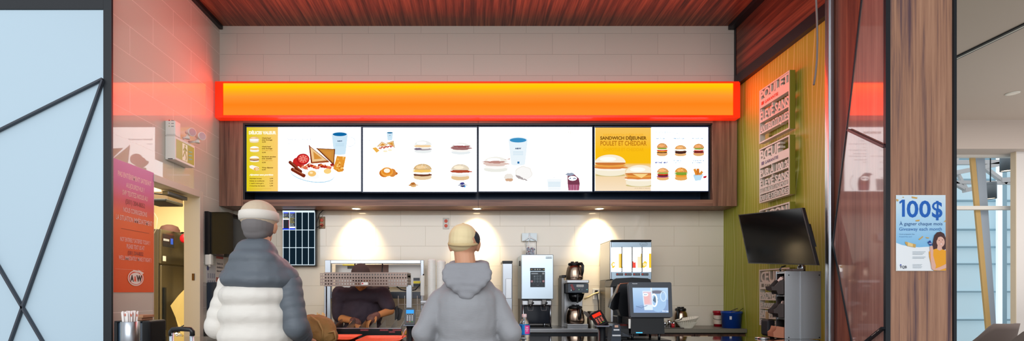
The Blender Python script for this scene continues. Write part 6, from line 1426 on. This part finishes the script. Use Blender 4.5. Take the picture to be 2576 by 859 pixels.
# ================================================================ PEOPLE
def organic(name, fill, mat, parent, voxel=.008, smooth=4, disp=None):
    """fill(mb) adds overlapping volumes; they are fused into one continuous surface"""
    mb = MB(); fill(mb); o = mb.build(name, mat, parent)
    md = o.modifiers.new('r', 'REMESH'); md.mode = 'VOXEL'; md.voxel_size = voxel; md.use_smooth_shade = True
    if smooth: sm_ = o.modifiers.new('s', 'SMOOTH'); sm_.iterations = smooth; sm_.factor = .6
    if disp:
        tx = bpy.data.textures.new('folds', 'CLOUDS'); tx.noise_scale = disp[0]; tx.noise_depth = 2
        dm = o.modifiers.new('d', 'DISPLACE'); dm.texture = tx; dm.strength = disp[1]; dm.mid_level = .5
    dg = bpy.context.evaluated_depsgraph_get(); me = bpy.data.meshes.new_from_object(o.evaluated_get(dg))
    o.modifiers.clear(); o.data = me
    for p in me.polygons: p.use_smooth = True
    return o
def hand(mb, wrist, tip_dir, palm_n, side, curl=.35, s=1.0):
    """palm and five separate fingers; side=+1: thumb towards +cross"""
    t = Vector(tip_dir).normalized(); n_ = Vector(palm_n); n_ = (n_ - t * n_.dot(t)).normalized(); w = t.cross(n_).normalized() * side
    wr = Vector(wrist)
    M = Matrix(((w.x, t.x, n_.x, wr.x), (w.y, t.y, n_.y, wr.y), (w.z, t.z, n_.z, wr.z), (0, 0, 0, 1)))
    mb.ell((0, .045 * s, 0), (.040 * s, .052 * s, .016 * s), M=M)
    for k, (x, L) in enumerate(((.030, .066), (.010, .075), (-.011, .070), (-.030, .055))):
        p = Vector((x * s, .088 * s, 0)); a = 0
        for q in range(3):
            a += curl; l = L * s * (.45, .30, .25)[q]
            e = p + Vector((0, math.cos(a) * l, math.sin(a) * l)); mb.capsule(M @ p, .0088 * s * (1 - .08 * q), M @ e, .0082 * s * (1 - .08 * q), 8); p = e
    p = Vector((.034 * s, .030 * s, .004)); e = p + Vector((.030, .034, .012)) * s; f = e + Vector((.008, .030, .010)) * s
    mb.capsule(M @ p, .012 * s, M @ e, .010 * s, 8); mb.capsule(M @ e, .010 * s, M @ f, .0085 * s, 8)
def head(mb, c, yaw, tilt=0, s=1.0):
    """face looks along local +Y"""
    M = Matrix.Translation(c) @ Euler((R(tilt), 0, R(yaw))).to_matrix().to_4x4()
    mb.ell((0, -.012 * s, .022 * s), (.076 * s, .094 * s, .092 * s), M=M)
    mb.ell((0, .018 * s, -.045 * s), (.056 * s, .068 * s, .066 * s), M=M)
    mb.ell((0, .048 * s, -.085 * s), (.030 * s, .030 * s, .024 * s), M=M)
    mb.capsule(M @ Vector((0, .082 * s, .005 * s)), .009 * s, M @ Vector((0, .102 * s, -.028 * s)), .013 * s, 8)
    mb.ell((0, .082 * s, -.062 * s), (.022 * s, .008 * s, .006 * s), M=M); mb.ell((0, .078 * s, -.073 * s), (.018 * s, .008 * s, .006 * s), M=M)
    mb.ell((.030 * s, .074 * s, .022 * s), (.018 * s, .012 * s, .008 * s), M=M); mb.ell((-.030 * s, .074 * s, .022 * s), (.018 * s, .012 * s, .008 * s), M=M)
    for sx in (-1, 1):
        mb.ell((sx * .078 * s, -.012 * s, -.010 * s), (.009 * s, .020 * s, .031 * s), (0, R(sx * 14), R(sx * -22)), M=M); mb.ell((sx * .076 * s, -.006 * s, -.030 * s), (.007 * s, .010 * s, .010 * s), M=M)
    return M
def eyes(t, M, s=1.0):
    for sx in (-1, 1):
        m = MB(); m.ell((sx * .030 * s, .076 * s, .006 * s), (.0125 * s, .010 * s, .009 * s), M=M, n=14, m=8); e = m.build('eye', M_offw, t)
        m = MB(); m.ell((sx * .030 * s, .0845 * s, .006 * s), (.005 * s, .003 * s, .005 * s), M=M, n=10, m=6); m.build('iris', M_blk, e)
def legs(mb, x, y, hip, r=1.0, spread=.10):
    for sx in (-1, 1):
        mb.capsule((x + sx * .085, y, hip), .088 * r, (x + sx * spread, y + .01, .50), .058 * r); mb.capsule((x + sx * spread, y + .01, .50), .058 * r, (x + sx * spread, y - .01, .09), .040 * r)
def shoes(t, x, y, mat, spread=.10, dirn=1):
    for sx in (-1, 1):
        m = MB(); m.capsule((x + sx * spread, y - .06 * dirn, .045), .042, (x + sx * spread, y + .13 * dirn, .036), .034); m.box(x + sx * spread - .045, x + sx * spread + .045, y - .11, y + .17 if dirn > 0 else y + .11, 0, .02, .008)
        if dirn < 0: pass
        m.build('shoe', mat, t)

# ---- customer in the grey hoodie
cx, cy = -.005, 2.70
t = thing('person', 'person in grey hooded sweatshirt and beige cap, seen from behind at the counter', 'person', (cx, cy, 0))
HC = Vector((XX(1168, cy) , cy, 1.61))
SH = 1.395; ELx = (-.262, .212)
def fill(mb):
    head(mb, HC, 6); mb.capsule(HC + Vector((0, -.02, -.05)), .056, (cx - .01, cy - .02, SH - .03), .062)
    mb.ell((cx - .01, cy - .01, 1.22), (.15, .11, .22)); mb.ell((cx, cy, .98), (.150, .11, .16)); mb.capsule((cx - .135, cy, SH - .08), .045, (cx + .11, cy, SH - .08), .045)
    legs(mb, cx, cy, .90, .85)
    for sx, ex in ((-1, ELx[0]), (1, ELx[1])):
        s_ = Vector((cx - .014 + sx * .145, cy, SH - .09)); e = Vector((ex, cy - .04, 1.14)); w = Vector((cx + sx * .13 - .01, cy + .24, 1.055))
        mb.capsule(s_, .045, e, .038); mb.capsule(e, .038, w, .026); hand(mb, w, Vector((-sx * .12, .22, -.01)), (0, 0, -1), -sx, .10)
organic('body', fill, M_skin, t, .0055, 2)
eyes(t, Matrix.Translation(HC) @ Euler((0, 0, R(6))).to_matrix().to_4x4())
M_hood = mk('grey marl sweatshirt', C(146, 148, 152), .85, bump=((1, 1, 6), 45, .35, .003), sheen=.2)
def fill(mb):
    mb.ell((cx - .015, cy - .02, 1.22), (.175, .15, .235)); mb.ell((cx - .015, cy - .01, 1.02), (.180, .148, .19)); mb.ell((cx - .015, cy - .025, 1.29), (.170, .132, .12))
    mb.capsule((cx - .150, cy - .005, SH - .085), .066, (cx + .122, cy - .005, SH - .085), .066)
    mb.capsule((cx - .095, cy - .02, SH - .035), .066, (cx + .070, cy - .02, SH - .035), .066); mb.capsule((cx - .05, cy - .02, SH + .01), .06, (cx + .03, cy - .02, SH + .01), .06)
    for sx, ex in ((-1, ELx[0]), (1, ELx[1])):
        s_ = Vector((cx - .014 + sx * .148, cy, SH - .095)); e = Vector((ex, cy - .05, 1.13)); w = Vector((cx + sx * .14 - .01, cy + .21, 1.065))
        mb.capsule(s_, .068, e, .058); mb.capsule(e, .064, w, .046)
sw = organic('sweatshirt', fill, M_hood, t, .009, 6, (.14, .020))
def fill(mb):
    for k in range(13):
        an = R(200 + 140 * k / 12 - 180 + 180); 
    # thick rim around the neck, sagging to a point down the back
    pts = []
    for k in range(25):
        an = 2 * math.pi * k / 24; x = cx - .006 + .088 * math.cos(an); y = cy - .02 + .095 * math.sin(an); z = SH + .100 - .020 * max(0, -math.sin(an)) + .01 * math.sin(an)
        pts.append((x, y, z))
    mb.tube(pts[:-1], .026, 10, closed=True)
    for f in (0, .2, .4, .6, .8, 1):
        w_ = (.088 + .04 * math.sin(f * 2.6)) * (1 - f ** 1.5) + .006; y_ = cy - .105 - .040 * math.sin(min(f * 2.2, 1.57)); mb.capsule((cx - .02 - w_ - .012 * f, y_, SH + .085 - .145 * f), .026, (cx - .01 + w_, y_, SH + .085 - .150 * f), .026)
organic('hood', fill, mk('grey marl hood', C(140, 142, 147), .85, bump=((1, 1, 6), 45, .35, .003)), t, .008, 5, (.07, .014))
def fill(mb):
    mb.ell((cx - .01, cy, .92), (.165, .12, .12)); legs(mb, cx, cy, .90, 1.08)
organic('trousers', fill, mk('dark trousers', C(44, 48, 58), .8), t, .012, 3)
shoes(t, cx, cy, mk('dark shoe', C(30, 30, 32), .5))
def fill(mb):
    mb.ell(HC + Vector((0, -.014, .040)), (.0835, .100, .085)); mb.ell(HC + Vector((0, -.026, .020)), (.0825, .094, .080))
hr = MB(); fill(hr)
# short dark hair clipped close at the back, showing below the cap on the right
def fill(mb): mb.ell(HC + Vector((.0075, -.006, .028)), (.0810, .092, .066))
organic('hair', fill, mk('short dark hair', C(40, 46, 54), .9), t, .006, 1)
def fill(mb):
    mb.ell(HC + Vector((-.006, -.014, .036)), (.0800, .102, .078)); mb.ell(HC + Vector((-.009, -.024, .012)), (.0785, .094, .066)); mb.ell(HC + Vector((-.006, .10, .018)), (.062, .055, .008))
organic('cap', fill, mk('beige cap fabric', C(222, 204, 160), .8), t, .005, 1)

m = MB(); m.tube([HC + Vector((-.007 + .0805 * math.cos(q), -.016 + .101 * math.sin(q), .004 - .018 * max(0, -math.sin(q)))) for q in [k * math.pi / 18 for k in range(36)]], .0035, 8, closed=True, flat=2.0); m.build('cap_band', mk('beige cap band', C(200, 178, 132), .8), t)
m = MB(); m.ell(HC + Vector((-.006, -.014, .114)), (.008, .008, .004)); m.build('cap_button', mk('beige cap band', C(200, 178, 132), .8), t)

# ---- customer in the colour-blocked puffer jacket
cx, cy = -1.12, 2.60
t = thing('person', 'person in slate and off-white quilted puffer jacket and pale hat, seen from behind', 'person', (cx, cy, 0))
HC = Vector((XX(650, cy), cy + .02, 1.70)); SH = 1.49
def fill(mb):
    head(mb, HC, 10); mb.capsule(HC + Vector((0, -.02, -.05)), .056, (cx, cy - .01, SH - .02), .062)
    mb.ell((cx, cy, 1.26), (.15, .11, .22)); mb.ell((cx, cy, 1.0), (.155, .11, .16)); mb.capsule((cx - .13, cy, SH - .09), .045, (cx + .13, cy, SH - .09), .045)
    legs(mb, cx, cy, .92, .85)
    for sx in (-1, 1):
        s_ = Vector((cx + sx * .15, cy, SH - .10)); e = Vector((cx + sx * .205, cy - .03, 1.17)); w = Vector((cx + sx * .15, cy + .23, 1.08))
        mb.capsule(s_, .045, e, .038); mb.capsule(e, .038, w, .026); hand(mb, w, Vector((-sx * .06, .20, -.02)), (0, 0, -1), -sx, .12)
organic('body', fill, M_skin, t, .0055, 2)
eyes(t, Matrix.Translation(HC) @ Euler((0, 0, R(10))).to_matrix().to_4x4())
M_slate = mk('slate quilted nylon', C(88, 96, 104), .55, bump=((1, 1, 3), 18, .25, .006)); M_cream2 = mk('off white quilted nylon', C(214, 210, 202), .55, bump=((1, 1, 3), 18, .25, .006))
def fill(mb):
    mb.ell((cx, cy - .01, SH - .03), (.170, .155, .10)); mb.ell((cx - .0, cy - .02, SH - .075), (.190, .165, .080))
    mb.capsule((cx - .13, cy, SH - .07), .078, (cx + .13, cy, SH - .07), .078); mb.capsule((cx - .03, cy - .03, SH + .06), .085, (cx + .02, cy - .03, SH + .06), .085); mb.ell((cx, cy - .07, SH + .03), (.125, .085, .06))
organic('jacket_yoke', fill, M_slate, t, .009, 6, (.14, .016))
def fill(mb):
    for k in range(5):
        z = SH - .158 - .105 * k; mb.ell((cx - .012, cy - .01, z), (.192 + .004 * k, .170 + .004 * k, .092))
    mb.ell((cx - .01, cy - .01, 1.12), (.186, .166, .32))
organic('jacket_body', fill, M_cream2, t, .009, 6, (.14, .014))
for sx, mt, nm in ((1, M_slate, 'right'), (-1, M_cream2, 'left')):
    def fill(mb):
        s_ = Vector((cx + sx * .148, cy, SH - .10)); e = Vector((cx + sx * .205, cy - .04, 1.17)); w = Vector((cx + sx * .16, cy + .20, 1.09))
        for k in range(5):
            f = k / 4; p = s_.lerp(e, f); mb.ell(p, (.074 - .008 * f, .080 - .010 * f, .070))
        for k in range(4):
            f = (k + .5) / 4; p = e.lerp(w, f); mb.ell(p, (.072 - .016 * f, .060, .072 - .016 * f))
        mb.capsule(s_, .060, e, .053); mb.capsule(e, .053, w, .042)
    o = organic('sleeve', fill, mt, t, .008, 4, (.12, .010)); o['label'] = 'slate quilted sleeve' if sx > 0 else 'off-white quilted sleeve'
def fill(mb):
    mb.ell((cx, cy, .94), (.175, .13, .13)); legs(mb, cx, cy, .92, 1.1)
organic('trousers', fill, mk('charcoal trousers', C(50, 52, 56), .8), t, .012, 3)
shoes(t, cx, cy, mk('brown shoe', C(70, 56, 46), .5))
def fill(mb): mb.ell(HC + Vector((0, -.020, .005)), (.082, .098, .085)); mb.ell(HC + Vector((0, -.045, -.035)), (.066, .055, .050))
organic('hair', fill, mk('greyish hair', C(112, 108, 108), .85), t, .006, 1)
def fill(mb): mb.ell(HC + Vector((0, -.012, .050)), (.094, .108, .088))
organic('hat', fill, mk('pale beige knit', C(196, 178, 154), .9, bump=((1, 1, 1), 90, .4, .002)), t, .006, 1)
m = MB(); m.lathe([(.088, -.028), (.098, -.022), (.100, .0), (.097, .020), (.090, .024)], HC + Vector((0, -.012, .052)), 32, sy=1.12); m.build('hat_band', mk('off white knit band', C(214, 208, 198), .9), t)

# ---- worker behind the serving station
cx, cy = -.98, 4.37
t = thing('person', 'worker in a dark uniform bending over the fry bins behind the serving station', 'person', (cx, cy, 0))
HC = Vector((cx + .02, cy - .10, 1.47))
M_uni = mk('dark plum uniform', C(58, 46, 56), .8, bump=((1, 1, 1), 20, .3, .004))
S1, E1, W1 = Vector((cx + .20, cy - .06, 1.33)), Vector((XX(981, 4.22), 4.24, ZZ(783, 4.22))), Vector((XX(945, 4.13), 4.14, ZZ(796, 4.13)))
S2, E2, W2 = Vector((cx - .18, cy - .04, 1.33)), Vector((cx - .20, cy + .0, 1.12)), Vector((cx - .02, cy - .18, 1.10))
def fill(mb):
    head(mb, HC, 180, -38, .98); mb.capsule(HC + Vector((0, .03, -.04)), .052, (cx, cy + .0, 1.36), .06)
    mb.ell((cx, cy + .03, 1.20), (.16, .11, .22)); mb.ell((cx, cy + .08, .98), (.15, .11, .15)); mb.capsule(S1, .045, S2, .045)
    for sx in (-1, 1):
        mb.capsule((cx + sx * .085, cy + .08, .90), .075, (cx + sx * .1, cy + .05, .48), .05); mb.capsule((cx + sx * .1, cy + .05, .48), .05, (cx + sx * .1, cy + .08, .08), .036)
    for s_, e, w, sd in ((S1, E1, W1, 1), (S2, E2, W2, -1)):
        mb.capsule(s_, .044, e, .036); mb.capsule(e, .036, w, .026); hand(mb, w, (w - e).normalized() + Vector((0, -.2, -.35)), (0, -.3, -1), sd, .35)
organic('body', fill, M_skin2, t, .0055, 2)
eyes(t, Matrix.Translation(HC) @ Euler((R(-38), 0, R(180))).to_matrix().to_4x4(), .98)
def fill(mb):
    mb.ell((cx, cy + .03, 1.20), (.195, .135, .23)); mb.ell((cx, cy + .07, .98), (.185, .14, .19)); mb.capsule(S1 + Vector((-.02, 0, -.01)), .072, S2 + Vector((.02, 0, -.01)), .072)
    mb.capsule(S1, .072, S1.lerp(E1, .8), .062); mb.capsule(S2, .072, S2.lerp(E2, .9), .060)
organic('uniform_shirt', fill, M_uni, t, .009, 4, (.09, .02))
def fill(mb):
    mb.ell((cx, cy + .08, .92), (.165, .13, .12))
    for sx in (-1, 1):
        mb.capsule((cx + sx * .085, cy + .08, .90), .088, (cx + sx * .1, cy + .05, .48), .064); mb.capsule((cx + sx * .1, cy + .05, .48), .064, (cx + sx * .1, cy + .08, .09), .05)
organic('trousers', fill, mk('black work trousers', C(28, 28, 32), .8), t, .012, 3)
shoes(t, cx, cy + .08, M_blk, dirn=1)
def fill(mb):
    M = Matrix.Translation(HC) @ Euler((R(-38), 0, R(180))).to_matrix().to_4x4(); mb.ell((0, -.018, .040), (.082, .096, .082), M=M); mb.ell((0, .085, .055), (.062, .05, .007), M=M)
organic('cap', fill, mk('brown work cap', C(70, 52, 48), .8), t, .006, 1)
m = MB()
def fill(mb):
    for e, w, sd in ((E1, W1, 1), (E2, W2, -1)):
        t_ = (w - e).normalized(); mb.capsule(w - t_ * .01, .034, w + (t_ + Vector((0, -.2, -.35))).normalized() * .05, .044)
organic('glove', fill, mk('clear thin glove', C(150, 110, 100), .25, trans=.5, ior=1.2), t, .006, 3)

# ---- tan bag on the counter beside the puffer jacket
D = 2.98; c = P(793, 0, D)
t = thing('tan_bag', 'soft tan canvas bag with straps resting on the counter beside the puffer jacket', 'bag', (c.x, D + .06, ZK))
M_tan = mk('tan canvas', C(150, 112, 62), .75, bump=((1, 1, 1), 30, .5, .004))
hz = ZZ(791, D) - ZK
def fill(mb):
    mb.ell((c.x - .02, D + .08, ZK + hz * .46), (.125, .11, hz * .50)); mb.ell((c.x + .045, D + .06, ZK + hz * .30), (.075, .09, hz * .30)); mb.ell((c.x - .06, D + .10, ZK + hz * .55), (.08, .08, hz * .42))
o = organic('body', fill, M_tan, t, .006, 4, (.05, .016))
for v in o.data.vertices:
    if v.co.z < .002: v.co.z = .002
m = MB(); m.tube([(c.x - .02, D - .03, ZK + hz * .95), (c.x + .03, D - .035, ZK + hz * .78), (c.x + .055, D - .03, ZK + hz * .5), (c.x + .05, D - .025, ZK + hz * .15)], .009, 8, flat=.5); m.build('strap', mk('tan strap', C(172, 134, 80), .7), t)
m = MB(); m.tube([(c.x + .07, D + .0, ZK + hz * .40), (c.x + .115, D - .0, ZK + hz * .46), (c.x + .122, D + .02, ZK + hz * .2), (c.x + .085, D + .03, ZK + hz * .12)], .010, 8, flat=.5); m.build('side_handle', mk('tan strap', C(172, 134, 80), .7), t)
m = MB(); m.tube([(c.x - .04 + .016 * math.cos(q), D - .035, ZK + hz * .62 + .016 * math.sin(q)) for q in [k * .5 for k in range(12)]], .0025, 6, closed=True); m.build('ring', M_steeld, t)
# paper cup with breadsticks behind the bag
D = 3.75
D = 3.58
c = P(812, 0, D)
t = thing('carton_cup', 'white and red carton cup behind the tan bag', 'cup', (c.x, D, ZK))
zt_ = ZZ(800, D)
MB().lathe([(.001, ZK + .001), (.026, ZK), (.032, zt_), (.034, zt_ + .001), (.034, zt_ - .006), (.031, zt_ - .008)], (c.x, D, 0), 28).build('body', M_white, t)
MB().lathe([(.0285, ZK + .03), (.0318, ZK + .085)], (c.x, D, 0), 28, caps=False).build('red_band', mk('red carton', C(220, 60, 30), .5), t)
M_stick = mk('pale wooden stick', C(222, 180, 118), .7)
for k in range(9):
    x = c.x - .055 + .008 * (k % 4) + .014 * (k // 3); y = D + .045 + .006 * (k % 3)
    m = MB(); m.box(x - .004, x + .004, y, y + .004, ZK + .004, ZZ(788 + 3 * (k % 3), D) , .001); tag(m.build('wooden_stirrer', M_stick), 'pale wooden stirrer standing in the holder behind the tan bag', 'stirrer', 'wooden stirrers behind the bag')
m = MB(); m.box(c.x - .062, c.x + .02, D + .040, D + .044, ZK, ZK + .09); m.box(c.x - .062, c.x + .02, D + .064, D + .068, ZK, ZK + .09); m.box(c.x - .062, c.x - .058, D + .044, D + .064, ZK, ZK + .09); m.box(c.x + .016, c.x + .02, D + .044, D + .064, ZK, ZK + .09); m.box(c.x - .058, c.x + .016, D + .044, D + .064, ZK, ZK + .003)
tag(m.build('stirrer_box', mk('dark stirrer box', C(60, 50, 46), .5)), 'dark open box holding the wooden stirrers behind the tan bag', 'box')
